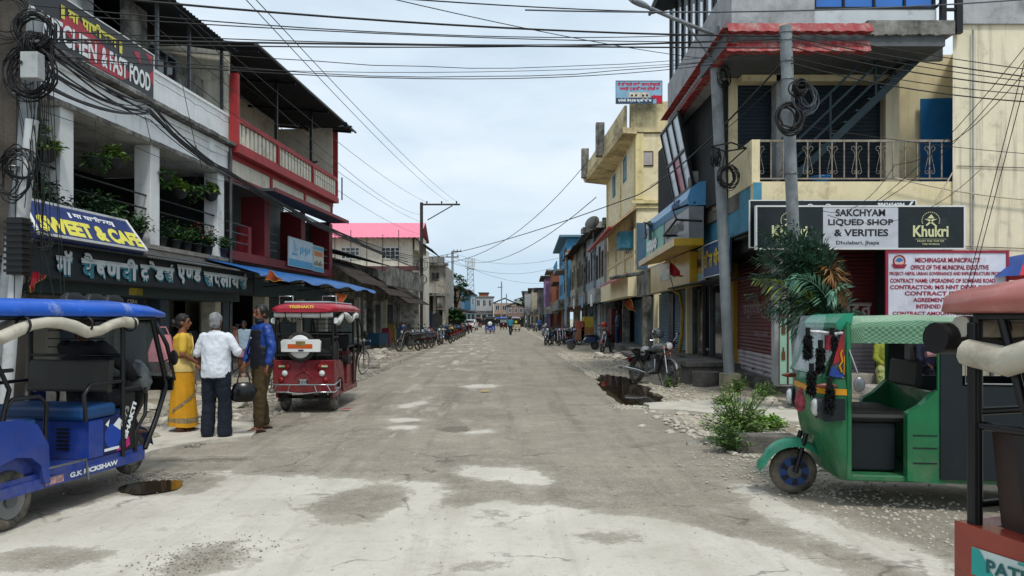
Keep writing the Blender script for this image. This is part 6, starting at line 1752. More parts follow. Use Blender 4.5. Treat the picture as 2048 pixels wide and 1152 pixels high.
for s in (-1, 1):
 for k, c in enumerate(('#b8752c', '#c9c7bd', '#2f7a3e')):
  MB().add([(-1.388, s * 0.42, 0.80 - 0.015 * k), (-1.388, s * 0.28, 0.80 - 0.015 * k), (-1.388, s * 0.28 + s * 0.02, 0.785 - 0.015 * k), (-1.388, s * 0.42, 0.785 - 0.015 * k)], [(0, 1, 2, 3)]).build('stripe', mat('stripe_' + c[1:], c, var=0), rr)
MB().ring((-1.385, 0, 0.74), 0.05, 0.006, 'x', 20, 4).build('badge', mat('badge_red', '#8c2430', var=0), rr)
text('TH', 0.06, 0.04, mat('badge_red', '#8c2430'), rr, onplane((-1.389, 0.03, 0.72), (0, -1, 0), (0, 0, 1)))
MB().ring((-1.37, 0, 0.52), 0.16, 0.012, 'x', 16, 5, arc=(0.3, PI - 0.3)).build('tail_rib', r_body, rr)
mb = MB()
for y in (-0.38, 0.38):
 mb.tube([(-1.1, y - 0.12, 1.80), (-1.1, y - 0.12, 1.93), (-1.1, y + 0.12, 1.93), (-1.1, y + 0.12, 1.80)], 0.012, 5)
mb.tube([(-1.1, -0.4, 1.83), (-1.1, 0.4, 1.83)], 0.02, 5).tube([(-1.1, -0.4, 1.83), (0.6, -0.4, 1.83)], 0.015, 5).tube([(-1.1, 0.4, 1.83), (0.6, 0.4, 1.83)], 0.015, 5)
mb.build('roof_rack', chrome, rr)
MB().lathe([(0.2, -0.5), (0.24, -0.2), (0.25, 0.2), (0.2, 0.5)], (-1.05, 0, 1.0), 'y', 12).build('folded_hood', vinyl_k, rr)
nr = erick('electric_rickshaw', 'brick red electric rickshaw at the near right edge with rolled cream curtain', (2.49, 1.64, 0), rad(-71.8), o_body, o_roof, 2, cream_t, seatc=mat('brown_vinyl', '#33231f', rough=0.5, var=0.2))
nr.scale = (0.94,) * 3
stk = MB().box(-1.28, -0.76, -0.537, -0.533, 0.70, 0.80).build('name_sticker', mat('teal_white_sticker', '#b7c7c5', rough=0.3, var=0.1), nr)
text('PATHIBHARA', 0.44, 0.05, mat('dark_teal_lettering', '#1f5b5b', var=0), stk, PR(-1.22, 0.725, -0.541), 0.03)
mb = MB(); mb.add([(-1.28, -0.539, 0.70), (-1.18, -0.539, 0.70), (-1.25, -0.539, 0.80), (-1.28, -0.539, 0.80)], [(0, 1, 2, 3)]); mb.box(-1.1, -0.76, -0.54, -0.538, 0.79, 0.80); mb.build('sticker_stripe', mat('teal_print', '#2a9a94'), stk)
for k, (a_, b_, z_) in enumerate(((-1.30, -1.02, 0.60), (-1.30, -1.12, 0.53))):
 MB().prism([(a_, z_), (b_, z_ + 0.01), (b_ - 0.05, z_ + 0.03), (a_, z_ + 0.03)], -0.533, -0.536).build('body_slot', dark_mt if k == 0 else white_p, nr)
MB().box(-1.325, -1.285, -0.515, -0.48, 0.84, 1.64).build('corner_post', blk_t, nr, 0.01)
MB().box(-1.10, -1.065, -0.515, -0.48, 0.84, 1.64).build('side_post', blk_t, nr, 0.006)
MB().tube([(-1.42, -0.56, 1.575), (-1.40, -0.2, 1.57), (-1.40, 0.5, 1.57)], 0.062, 14).build('rolled_rear_curtain', black_p, nr)
mb = MB(); mb.add([(-0.6, -0.557, 1.80), (0.3, -0.562, 1.80), (0.3, -0.566, 1.70), (-0.8, -0.562, 1.70)], [(0, 1, 2, 3)])
mb.build('roof_sticker', mat('pale_roof_sticker', '#a9c0bf', var=0.15), nr)
ag = paint('auto_green', '#07643a', dirt=0.15, dcol='#2c4a3a', dscale=2.5)
ag2 = paint('auto_fender_green', '#0f8263')
adk = mat('dark_blue_green_panel', '#0a161c', rough=0.5, var=0.15, dirt=0.2)
cg = mat('green_check_canvas', '#6d8c74', rough=0.85, var=0.15, dirt=0.3, dcol='#9aa892', dscale=2)
at, _ = thing('auto_rickshaw', 'green auto rickshaw with checked canopy, yellow stripe and black tassels', 'auto rickshaw', (4.18, 6.43, 0), rad(172)), 0
def ax(px, Y=6.06): return 4.2 - (px - 1010) / 1500 * Y
def az(py, Y=6.06): return EYE + (638 - py) / 1500 * Y
fw = wheel(at, 1.64, 0, 0.205, 0.10, rim=mat('blue_wheel_cover', '#1f3f78', rough=0.4, var=0.15), rr=0.66)
mb = MB()
for k in range(6):
 a_ = 2 * PI * k / 6
 for s in (1,):
  mb.add([(1.64 + 0.04 * math.cos(a_), 0.046, 0.205 + 0.04 * math.sin(a_)), (1.64 + 0.12 * math.cos(a_ + 0.25), 0.05, 0.205 + 0.12 * math.sin(a_ + 0.25)), (1.64 + 0.12 * math.cos(a_ + 0.7), 0.05, 0.205 + 0.12 * math.sin(a_ + 0.7)), (1.64 + 0.05 * math.cos(a_ + 0.5), 0.046, 0.205 + 0.05 * math.sin(a_ + 0.5))], [(0, 1, 2, 3)])
mb.build('wheel_cover_blade', adk, fw)
for y in (-0.45, 0.45): wheel(at, -0.35, y, 0.205, 0.10)
mb = MB(); rings = []                                     # front fender
for k in range(13):
 a_ = PI * (-0.02 + 0.86 * k / 12)
 w_ = 0.10 + 0.02 * math.sin(PI * k / 12)
 R_ = 0.27 + 0.03 * (k < 2)
 rings.append([(1.64 + R_ * math.cos(a_), y, 0.215 + R_ * math.sin(a_) + dz) for y, dz in ((-w_, -0.05), (-w_ * 0.8, 0.0), (0, 0.02), (w_ * 0.8, 0.0), (w_, -0.05))])
vs = [p for r_ in rings for p in r_]
mb.add(vs, [(i * 5 + k, i * 5 + k + 1, i * 5 + k + 6, i * 5 + k + 5) for i in range(12) for k in range(4)], 0, True)
mb.build('front_fender', ag2, at)
MB().tube([(1.64, 0.09, 0.205), (1.55, 0.09, 0.55)], 0.022, 6).tube([(1.64, -0.09, 0.205), (1.55, -0.09, 0.55)], 0.022, 6).build('front_fork', blk_t, at)
XD = 1.36
def cowl_ring(z, xn, wy, n=14):
 r = []
 for k in range(n + 1):
  a_ = PI * (-0.5 + k / n)
  r.append((XD + (xn - XD) * (max(0, math.cos(a_)) ** 0.6), wy * math.copysign(abs(math.sin(a_)) ** 0.8, math.sin(a_)), z))
 return r
lv = [(0.24, 1.40, 0.54), (0.30, 1.43, 0.57), (0.45, 1.47, 0.59), (0.62, 1.52, 0.59), (0.80, 1.55, 0.59), (0.92, 1.56, 0.585), (1.02, 1.55, 0.575), (1.07, 1.53, 0.565)]
rings = [cowl_ring(*l) for l in lv]
mb = MB(); vs = [p for r_ in rings for p in r_]; n_ = 15
mb.add(vs, [(i * n_ + k, i * n_ + k + 1, (i + 1) * n_ + k + 1, (i + 1) * n_ + k) for i in range(len(lv) - 1) for k in range(n_ - 1)], 0, True)
mb.add(rings[-1], [tuple(range(n_))]); mb.add(rings[0], [tuple(range(n_ - 1, -1, -1))])
mb.build('front_cowl', ag, at)
mb = MB(); r0, r1 = cowl_ring(0.935, 1.566, 0.592), cowl_ring(0.985, 1.562, 0.588)
mb.add(r0 + r1, [(k, k + 1, n_ + k + 1, n_ + k) for k in range(n_ - 1)], 0, True); mb.build('yellow_stripe', mat('auto_yellow', '#c98a10', rough=0.4, var=0.05), at)
for s in (1, -1):
 hp = MB().prism([(1.38, 0.74), (1.54, 0.72), (1.57, 0.80), (1.56, 0.90), (1.38, 0.91)], s * 0.36, s * 0.615).build('lamp_pod', adk, at, 0.02)
 MB().lathe([(0.06, 1.54), (0.075, 1.57), (0.05, 1.59), (0.001, 1.595)], (0, s * 0.44, 0.82), 'x', 14).build('headlamp', lamp_w, hp)
 MB().ell((1.52, s * 0.60, 1.01), (0.09, 0.012, 0.022), 10, 6).build('side_marker', mat('amber_marker', '#6d3a2c', rough=0.3), at)
MB().slab((1.53, -0.52, 1.08), (1.53, 0.52, 1.08), (1.33, 0.50, 1.50), (1.33, -0.50, 1.50), 0.006).build('windscreen', wglass, at)
for s in (1, -1):
 MB().tube([(1.53, s * 0.53, 1.07), (1.32, s * 0.51, 1.52)], 0.02, 6).tube([(XD - 0.02, s * 0.57, 0.26), (XD - 0.02, s * 0.57, 1.05), (XD - 0.02, s * 0.54, 1.50)], 0.024, 6).build('door_pillar', ag, at)
 q = s * 0.555
 MB().tube([(1.50, q, 1.09), (1.36, q, 1.06), (1.36, q - s * 0.02, 1.46), (1.39, q - s * 0.03, 1.46)], 0.014, 5, closed=True).build('window_rubber', black_p, at)
MB().add([(1.49, 0.55, 1.10), (1.37, 0.552, 1.08), (1.37, 0.54, 1.45), (1.385, 0.54, 1.45)], [(0, 1, 2, 3)]).build('quarter_window', mat('quarter_film', '#35424a', rough=0.2, spec=0.7, var=0.3, scale=14), at)
MB().add([(1.46, 0.556, 1.18), (1.37, 0.558, 1.22), (1.37, 0.546, 1.45), (1.40, 0.546, 1.40)], [(0, 1, 2, 3)]).build('red_film', mat('red_film', '#8e1f24', rough=0.3, var=0.2, scale=20), at)
MB().add([(1.50, 0.557, 1.085), (1.39, 0.56, 1.075), (1.37, 0.557, 1.10), (1.47, 0.556, 1.17)], [(0, 1, 2, 3)]).build('blue_film', mat('blue_film', '#1d3f8a', rough=0.3), at)
MB().tube([(1.39, 0.562, 1.12), (1.41, 0.562, 1.17), (1.385, 0.561, 1.21), (1.40, 0.56, 1.27), (1.385, 0.56, 1.30)], 0.009, 5).tube([(1.375, 0.562, 1.10), (1.37, 0.56, 1.25)], 0.005, 4).build('yellow_figure_sticker', mat('auto_yellow', '#c98a10'), at)
MB().slab((1.60, -0.30, 1.10), (1.60, 0.50, 1.10), (1.50, 0.50, 1.58), (1.50, -0.3, 1.58), 0.004).build('plastic_visor', glass('clear_plastic', (0.7, 0.8, 0.85), 0.14, 0.12), at)
MB().prism([(1.30, 1.48), (1.40, 1.46), (1.42, 1.52), (1.36, 1.585), (1.28, 1.6)], -0.50, 0.50).build('roof_brow', ag2, at, 0.02)
mb = MB(); rings = []
for i, (x, wy, h, dz) in enumerate(((1.36, 0.50, 0.06, 0), (1.22, 0.57, 0.11, 0), (0.8, 0.60, 0.125, 0.0), (0.3, 0.61, 0.12, -0.012), (-0.2, 0.61, 0.12, -0.004), (-0.62, 0.59, 0.08, -0.01))):
 ring = []
 for k in range(15):
  a_ = PI * k / 14
  ca, sa = math.cos(a_), math.sin(a_)
  ring.append((x + 0.01 * math.sin(k * 2.1 + i), wy * math.copysign(abs(ca) ** 0.5, ca), 1.41 + dz + (h + 0.05) * (sa ** 0.45) + 0.006 * math.sin(k * 1.7 + i * 2)))
 ring = [(ring[0][0], ring[0][1] * 1.01, 1.355)] + ring + [(ring[-1][0], ring[-1][1] * 1.01, 1.355)]
 rings.append(ring)
vs = [p for r_ in rings for p in r_]; n_ = 17
fine_v, fine_f, fine_m = [], [], []
NX, NA = 84, 64
def cpt(u, v_):
 fi = u * (len(rings) - 1); i = min(int(fi), len(rings) - 2); f = fi - i
 fk = v_ * (n_ - 1); k = min(int(fk), n_ - 2); g = fk - k
 a_ = Vector(rings[i][k]).lerp(Vector(rings[i][k + 1]), g); b_ = Vector(rings[i + 1][k]).lerp(Vector(rings[i + 1][k + 1]), g)
 return a_.lerp(b_, f)
mb = MB()
fv = [cpt(i / NX, k / NA) for i in range(NX + 1) for k in range(NA + 1)]
for i in range(NX):
 for k in range(NA):
  mb.f.append((i * (NA + 1) + k, i * (NA + 1) + k + 1, (i + 1) * (NA + 1) + k + 1, (i + 1) * (NA + 1) + k)); mb.m.append((i + k) % 2 if (k < 13 or k > NA - 14) else (0 if (i + k) % 2 else 2)); mb.s.append(True)
mb.v = [tuple(p) for p in fv]
mb.build('canopy', [cg, mat('dark_green_check', '#3f6f52', rough=0.85, var=0.2), mat('pale_green_check', '#8ba48c', rough=0.85, var=0.15, dirt=0.3, dcol='#a4ad98')], at)
MB().box(-0.7, XD, -0.55, 0.55, 0.24, 0.29).build('floor_pan', ag, at, 0.01)
MB().box(0.92, 1.30, -0.42, 0.42, 0.30, 0.70).build('seat_box', adk, at, 0.02)
MB().box(0.78, 1.32, -0.46, 0.46, 0.70, 0.78).build('driver_seat', vinyl_k, at, 0.035)
for s in (1, -1): MB().prism([(0.62, 0.24), (0.90, 0.26), (0.90, 0.80), (0.80, 0.86), (0.68, 0.98), (0.62, 0.98)], s * 0.50, s * 0.585).build('side_step_panel', ag, at, 0.015)
MB().box(0.60, 0.66, -0.52, 0.52, 0.30, 0.95).build('partition', ag, at)
for z in (0.62, 0.52, 0.40): MB().box(0.68, 0.86, 0.586, 0.590, z, z + 0.008).build('panel_rib', adk, at)
for s in (1, -1):
 rp = MB()
 y0, y1 = s * 0.575, s * 0.60
 rp.box(-0.7, 0.66, y0, y1, 0.28, 1.02); rp.box(0.50, 0.66, y0, y1, 1.021, 1.40); rp.box(-0.7, -0.35, y0, y1, 1.021, 1.40)
 rp.build('canvas_side', adk, at)
MB().tube([(0.48, 0.607, 1.04), (0.48, 0.607, 1.36), (-0.32, 0.607, 1.36), (-0.32, 0.607, 1.04)], 0.007, 5, closed=True).build('window_piping', mat('grey_piping', '#8b8f8c'), at)
MB().box(-0.55, -0.1, -0.5, 0.5, 0.62, 0.72).box(-0.62, -0.55, -0.5, 0.5, 0.72, 1.15).build('passenger_bench', vinyl_k, at, 0.03)
for s in (1, -1): MB().tube([(0.66, s * 0.57, 0.95), (0.66, s * 0.57, 1.42)], 0.018, 6).build('cabin_pillar', ag, at)
MB().prism([(0.68, 1.0), (0.74, 0.98), (0.72, 1.2), (0.68, 1.2)], -0.3, 0.3).build('driver_backrest', vinyl_k, at, 0.02)
MB().box(-0.72, -0.66, -0.55, 0.55, 0.28, 1.42).build('rear_wall', adk, at)
mb = MB().tube([(1.34, 0.58, 1.30), (1.30, 0.66, 1.12)], 0.008, 5).ell((1.29, 0.67, 1.03), (0.045, 0.015, 0.06), 12, 8)
mb.build('mirror', alu, at)
mb = MB(); pts = [(1.34, 0.52, 1.44), (1.44, 0.56, 1.43), (1.56, 0.56, 1.445), (1.64, 0.54, 1.45)]
mb.tube(pts, 0.012, 6); mb.build('mirror_bar', mat('striped_bar', '#bdbdbd', var=0.5, scale=26), at)
furm = mat('black_tassel', '#08080a', rough=0.95, var=0.3)
for i, (x, y, z, l) in enumerate(((1.65, 0.55, 1.42, 0.20), (1.63, 0.58, 1.13, 0.20), (1.56, 0.58, 1.32, 0.22), (1.50, 0.62, 1.02, 0.24), (1.47, 0.58, 1.42, 0.10))):
 mb = MB()
 for k in range(230):
  d = rdir(-1, 0.2); p = Vector((x, y, z - l * rnd.random() * 0.8))
  leaf(mb, p, d, 0.05, 0.03, 0.5)
 mb.tube([(x, y, z + 0.06), (x, y, z - l * 0.7)], 0.02, 6)
 ob = mb.build('tassel', furm); ob.location = at.location; ob.rotation_euler = at.rotation_euler
 tag(ob, ['black tassel on the far tip of the auto mirror bar', 'lower black tassel by the auto headlamp', 'black tassel over the auto windscreen corner', 'large black tassel hanging over the yellow stripe', 'small black tassel near the auto brow'][i], 'tassel', 'black tassels on the green auto')
o = MB().loft([[(1.68 + 0.03 * math.cos(a) * s_, 0.42 + 0.04 * math.sin(a) * s_, z) for a in [k * PI / 4 for k in range(8)]] for z, s_ in ((0.98, 0.6), (0.93, 1), (0.86, 1.5), (0.80, 1.2), (0.78, 0.5))]).build('cloth', mat('red_white_cloth', '#9c4350', var=0.5, scale=25)); o.location = at.location; o.rotation_euler = at.rotation_euler
tag(o, 'red and white cloth tied to the nose of the green auto', 'cloth')
mb = MB(); mb.tube([(1.50, 0.585, 1.30), (1.50, 0.585, 1.42)], 0.03, 8); o = mb.build('hanging_charm', mat('red_blue_charm', '#7a1a2c', var=0.5, scale=18)); o.location = at.location; o.rotation_euler = at.rotation_euler; tag(o, 'red and blue charm hanging by the auto windscreen', 'charm')
def tank_m(n, c): return paint('bike_paint_' + n, c, 0.6)
def motorcycle(label, loc, rz, pm, lean=0.09, kind='bike', group=None, helmet=None, spoke=10):
 t = thing('motorcycle' if kind != 'scooter' else 'scooter', label, 'motorcycle' if kind != 'scooter' else 'scooter', loc, rz, group)
 t.rotation_euler = (-lean, 0, rz)
 if kind == 'scooter':
  for x in (-0.58, 0.62): wheel(t, x, 0, 0.22, 0.09, rim=steel)
  MB().loft([[(-0.80, y, z) for y, z in ((-.05, .62), (.05, .62), (.05, .55), (-.05, .55))], [(-0.55, y, z) for y, z in ((-.16, .68), (.16, .68), (.19, .38), (-.19, .38))], [(-0.1, y, z) for y, z in ((-.16, .62), (.16, .62), (.17, .34), (-.17, .34))], [(0.0, y, z) for y, z in ((-.12, .5), (.12, .5), (.13, .3), (-.13, .3))]], 0, False).build('rear_body', pm, t, 0.03)
  MB().box(-0.02, 0.42, -0.15, 0.15, 0.28, 0.34).build('footboard', black_p, t, 0.01)
  MB().loft([[(0.40, y, z) for y, z in ((-.15, .30), (.15, .30), (.15, .34), (-.15, .34))], [(0.50, y, z) for y, z in ((-.19, .5), (.19, .5), (.15, .58), (-.15, .58))], [(0.42, y, z) for y, z in ((-.15, .9), (.15, .9), (.1, .93), (-.1, .93))]], 0, False).build('leg_shield', pm, t, 0.02)
  MB().prism([(0.36, 0.90), (0.50, 0.90), (0.54, 1.0), (0.38, 1.06)], -0.12, 0.12).build('handlebar_cowl', pm, t, 0.02)
  MB().loft([[(-0.78, y, z) for y, z in ((-.10, .70), (.10, .70), (.10, .66), (-.10, .66))], [(-0.4, y, z) for y, z in ((-.14, .78), (.14, .78), (.14, .68), (-.14, .68))], [(-0.02, y, z) for y, z in ((-.11, .75), (.11, .75), (.12, .64), (-.12, .64))]], 0, False).build('seat', vinyl_k, t, 0.02)
  MB().tube([(0.42, 0.30, 1.0), (0.46, 0, 1.0), (0.42, -0.30, 1.0)], 0.014, 6).build('handlebar', black_p, t)
  MB().tube([(0.62, 0.07, 0.22), (0.50, 0.06, 0.55)], 0.02, 6).tube([(0.62, -0.07, 0.22), (0.50, -0.06, 0.55)], 0.02, 6).build('front_fork', steel, t)
  MB().ring((0.62, 0, 0.22), 0.26, 0.045, 'y', 10, 6, arc=(0.3, 2.6)).build('front_fender', pm, t)
  MB().tube([(-0.80, 0.1, 0.70), (-0.86, 0, 0.74), (-0.80, -0.1, 0.70)], 0.014, 6).build('grab_rail', chrome, t)
  MB().tube([(-0.1, -0.14, 0.26), (-0.75, -0.17, 0.32)], [0.02, 0.045], 8).build('exhaust', black_p, t)
  hx, hz = 0.44, 1.0
 else:
  cr_ = kind == 'cruiser'
  R_ = 0.31 if cr_ else 0.30
  sp = 26 if cr_ else 6
  for x in (-0.66, 0.68):
   w_ = wheel(t, x, 0, R_, 0.10 if cr_ else 0.09, rim=alu if cr_ else mat('dark_alloy', '#2b2d30', rough=0.4, metal=0.6), spokes=sp)
   MB().ring((x, 0.05, R_), 0.10, 0.006, 'y', 20, 4).build('brake_disc', chrome, w_)
  for s in (-1, 1):
   MB().tube([(0.68, s * 0.08, R_), (0.60, s * 0.08, 0.55), (0.48, s * 0.08, 0.92)], [0.028, 0.028, 0.022], 8).build('front_fork', chrome, t)
  mb = MB(); rings = []
  for k in range(11):
   a_ = PI * (0.12 + 0.72 * k / 10)
   rings.append([(0.68 + (R_ + 0.04) * math.cos(a_), y, R_ + (R_ + 0.04) * math.sin(a_) + dz) for y, dz in ((-0.075, -0.035), (-0.05, 0), (0.05, 0), (0.075, -0.035))])
  vs = [p for r_ in rings for p in r_]
  mb.add(vs, [(i * 4 + k, i * 4 + k + 1, i * 4 + k + 5, i * 4 + k + 4) for i in range(10) for k in range(3)], 0, True)
  mb.build('front_fender', pm if not cr_ else steel, t)
  mb = MB(); rings = []
  for k in range(9):
   a_ = PI * (0.25 + 0.6 * k / 8)
   rings.append([(-0.66 + (R_ + 0.05) * math.cos(a_), y, R_ + (R_ + 0.05) * math.sin(a_) + dz) for y, dz in ((-0.08, -0.04), (-0.06, 0), (0.06, 0), (0.08, -0.04))])
  vs = [p for r_ in rings for p in r_]
  mb.add(vs, [(i * 4 + k, i * 4 + k + 1, i * 4 + k + 5, i * 4 + k + 4) for i in range(8) for k in range(3)], 0, True)
  mb.build('rear_fender', steel if cr_ else black_p, t)
  def oval(x, z, wy, hz_, n=12): return [(x, wy * math.cos(2 * PI * k / n), z + hz_ * math.sin(2 * PI * k / n)) for k in range(n)]
  MB().loft([oval(-0.06, 0.80, 0.06, 0.05), oval(0.05, 0.84, 0.12, 0.10), oval(0.22, 0.88, 0.145, 0.12), oval(0.36, 0.88, 0.12, 0.10), oval(0.43, 0.87, 0.05, 0.05)]).build('fuel_tank', pm, t)
  MB().loft([oval(-0.80, 0.83 if not cr_ else 0.80, 0.07, 0.03), oval(-0.62, 0.82, 0.12, 0.045), oval(-0.35, 0.80, 0.14, 0.05), oval(-0.12, 0.77, 0.12, 0.05), oval(0.0, 0.79, 0.08, 0.04)]).build('seat', vinyl_k, t)
  MB().prism([(-0.80, 0.78), (-0.55, 0.60), (-0.15, 0.55), (0.0, 0.70), (-0.1, 0.76), (-0.60, 0.78)], -0.11, 0.11).build('side_panel', pm if not cr_ else black_p, t, 0.02)
  mb = MB().box(-0.14, 0.22, -0.13, 0.13, 0.30, 0.52)
  for k in range(6): mb.box(0.0, 0.20, -0.11, 0.11, 0.53 + k * 0.03, 0.545 + k * 0.03)
  mb.box(0.04, 0.16, -0.08, 0.08, 0.52, 0.72)
  mb.lathe([(0.09, -0.16), (0.09, 0.16)], (-0.04, 0, 0.40), 'y', 16)
  mb.build('engine', alu if cr_ else steel, t, 0.008)
  mb = MB().tube([(0.48, 0, 0.90), (0.30, 0, 0.55), (0.22, 0, 0.28), (-0.2, 0, 0.26), (-0.35, 0, 0.5), (-0.1, 0, 0.74), (0.48, 0, 0.84)], 0.022, 6)
  for s in (-1, 1): mb.tube([(-0.25, s * 0.09, 0.34), (-0.66, s * 0.09, R_)], 0.02, 6).tube([(-0.66, s * 0.10, R_), (-0.45, s * 0.11, 0.74)], 0.02, 6).tube([(-0.2, s * 0.1, 0.7), (-0.8, s * 0.1, 0.76)], 0.016, 6)
  mb.build('chassis', blk_t, t)
  MB().tube([(0.20, -0.10, 0.60), (0.28, -0.14, 0.36), (0.0, -0.16, 0.26), (-0.35, -0.17, 0.30), (-0.85, -0.18, 0.40 if not cr_ else 0.33)], [0.02, 0.022, 0.025, 0.042, 0.045], 8).build('exhaust', chrome, t)
  hw = 0.38
  MB().tube([(0.34, hw, 1.02), (0.44, 0.18, 1.05), (0.46, 0, 0.97), (0.44, -0.18, 1.05), (0.34, -hw, 1.02)], 0.013, 6).build('handlebar', chrome if cr_ else black_p, t)
  for s in (-1, 1): MB().tube([(0.36, s * 0.30, 1.03), (0.33, s * hw, 1.01)], 0.02, 6).build('grip', black_p, t)
  hl = MB().lathe([(0.02, 0.46), (0.085, 0.50), (0.095, 0.58), (0.09, 0.59)], (0, 0, 0.93), 'x', 16).build('headlamp', black_p if not cr_ else chrome, t)
  MB().lathe([(0.088, 0.585), (0.06, 0.60), (0.001, 0.605)], (0, 0, 0.93), 'x', 16).build('lens', lamp_w, hl)
  if not cr_: MB().loft([oval(0.50, 0.99, 0.10, 0.05), oval(0.60, 1.0, 0.08, 0.10), oval(0.56, 1.08, 0.05, 0.06)]).build('headlamp_cowl', pm, t)
  MB().ell((-0.84, 0, 0.74), (0.03, 0.06, 0.03), 10, 6).build('tail_lamp', lamp_r, t)
  MB().box(-0.92, -0.91, -0.09, 0.09, 0.50, 0.62).build('number_plate', lamp_r, t)
  MB().tube([(0.0, 0.16, 0.28), (-0.02, 0.3, 0.02)], 0.012, 5).build('side_stand', steel, t)
  hx, hz = 0.40, 1.04
 for s in (-1, 1):
  MB().tube([(hx, s * 0.22, hz), (hx + 0.02, s * 0.32, hz + 0.16)], 0.006, 4).ell((hx + 0.02, s * 0.34, hz + 0.18), (0.012, 0.055, 0.035), 10, 6).build('mirror', black_p if kind != 'cruiser' else chrome, t)
 return t
def helmet(loc, col, label, rz=0.0):
 e = thing('helmet', label, 'helmet', loc, rz)
 MB().lathe([(0.09, -0.10), (0.125, -0.07), (0.135, 0), (0.125, 0.07), (0.09, 0.115), (0.04, 0.14), (0.001, 0.145)], seg=20).build('shell', col, e)
 MB().ell((0.07, 0, 0.0), (0.075, 0.105, 0.045), 14, 8).build('visor', black_p, e)
 return e
def bike_at(px, py, hdg, label, pm, **k):
 """hdg: degrees clockwise from straight up the street"""
 p = G(px, py)
 return motorcycle(label, (p.x, p.y, 0.01), rad(90 - hdg), pm, **k)
gL, gR = 'motorcycles parked in the left row', 'motorcycles parked on the right'
pk_, pb_, pr_, py_, pg_ = tank_m('black', '#0c0d10'), tank_m('blue', '#12305e'), tank_m('red', '#7c0f16'), tank_m('yellow', '#9c7a18'), tank_m('grey', '#4b4f55')
def W2(px, py): return G(px, py)
lefts = [(818, 703, 215, pk_, 'black motorcycle with a blue helmet at the near end of the left row'), (852, 697, 200, pb_, 'blue motorcycle second from the near end of the left row'), (868, 690, 150, pk_, 'black motorcycle with its red plate to the road, third in the left row'),
   (892, 687, 330, pg_, 'dark grey motorcycle with its tail towards the road, fourth in the left row'), (907, 680, 335, py_, 'yellow tanked motorcycle in the middle of the left row'), (918, 675, 338, pb_, 'blue motorcycle after the yellow one in the left row'),
   (926, 671, 340, pr_, 'red motorcycle before the white car in the left row'), (934, 668, 342, pk_, 'black motorcycle after the red one in the left row'), (940, 665, 342, pr_, 'last small red motorcycle next to the white car')]
for px, py, h_, pm, lab in lefts: bike_at(px, py, h_, lab, pm, group=gL)
for px, py, h_, pm, lab in ((836, 699, 208, pg_, 'grey motorcycle squeezed between the two nearest left ones'), (861, 693, 190, pr_, 'red tanked motorcycle behind the blue one in the left row'), (880, 688, 165, pb_, 'dark blue motorcycle in the thick of the left row'),
 (900, 683, 333, pk_, 'black motorcycle just before the yellow tanked one'), (912, 677, 336, pk_, 'black motorcycle just past the yellow tanked one'), (922, 673, 200, pg_, 'grey motorcycle before the far red one on the left')): bike_at(px, py, h_, lab, pm, group=gL)
for px, py, h_, pm, lab in ((1098, 690, 200, pk_, 'black motorcycle at the road side of the right cluster'), (1120, 689, 165, pr_, 'red motorcycle in the middle of the right cluster'), (1145, 690, 150, pk_, 'black motorcycle behind the dark blue scooter'), (1086, 672, 180, pb_, 'small blue motorcycle farther down the right side')): bike_at(px, py, h_, lab, pm, group=gR)
helmet(W(806, 655, 34), pb_, 'blue helmet on the handlebar of the nearest left motorcycle')
helmet(W(893, 654, 47), pb_, 'blue helmet on a motorcycle in the middle of the left row')
bike_at(1213, 706, 205, 'red and black motorcycle with red front fender beside the rubble', pr_, group=gR)
motorcycle('dark blue scooter behind the red fendered motorcycle', (*G(1167, 700)[:2], 0.01), rad(90 - 268), pb_, kind='scooter', group=gR)
bike_at(1108, 691, 160, 'dark motorcycle parked below the blue house row', pb_, group=gR)
bike_at(1132, 687, 140, 'dull grey motorcycle between the scooter and the blue house', pg_, group=gR)
bike_at(1062, 662, 150, 'tiny black motorcycle far down the right side', pk_, group=gR)
bike_at(1070, 664, 170, 'tiny grey motorcycle beside the black one far down the right side', pg_, group=gR)
cz = bike_at(1303, 770, 156, 'chrome and black cruiser motorcycle parked beside the puddle', tank_m('gunmetal', '#5a5c5c'), kind='cruiser')
helmet(W(1316, 668, 17.6), mat('helmet_grey', '#4a4d50', rough=0.3, coat=0.5, var=0.1), 'grey helmet hung high on the cruiser mirror', 3.5)
helmet(W(1292, 704, 17.9), mat('helmet_silver', '#8d8f90', rough=0.4, var=0.15), 'silver helmet resting on the cruiser seat', 3.5)
helmet(W(1208, 650, 33), mat('helmet_red', '#a02c2c', rough=0.4, var=0.1), 'red helmet on the red fendered motorcycle', 3.5)
mb = MB()
for k in range(26): leaf(mb, (rnd.uniform(-.12, .12), rnd.uniform(-.12, .12), rnd.uniform(-.1, .12)), rdir(), 0.14, 0.05, 0.2)
o = mb.build('cloth', mat('orange_cloth', '#9c5a2c', var=0.4, scale=20)); o.location = W(1338, 705, 17.1); tag(o, 'orange printed scarf wrapped round the cruiser headlamp', 'scarf')
def far_er(px, py, hdg, col, roof, label):
 p = G(px, py); return erick('electric_rickshaw', label, (p.x, p.y + 1.2, 0), rad(90 - hdg), col, roof, 1, cream_t, 'electric rickshaws far down the street')
fe = far_er(980, 667, 0, b_body, paint('navy_roof', '#101c38'), 'blue electric rickshaw with white spare cover far down the middle of the road')
MB().lathe([(0.24, -1.46), (0.22, -1.5), (0.001, -1.51)], (0, 0, 1.05), 'x', 20).build('spare_cover', white_p, fe)
MB().box(-1.33, -1.31, -0.47, 0.47, 0.9, 1.6).build('rear_curtain', vinyl_k, fe)
fe = far_er(958, 656, 4, r_body, paint('dull_red_roof', '#6b3a38'), 'maroon electric rickshaw with black hood right of the white car')
MB().box(-1.33, -1.31, -0.47, 0.47, 0.9, 1.6).build('rear_curtain', vinyl_k, fe)
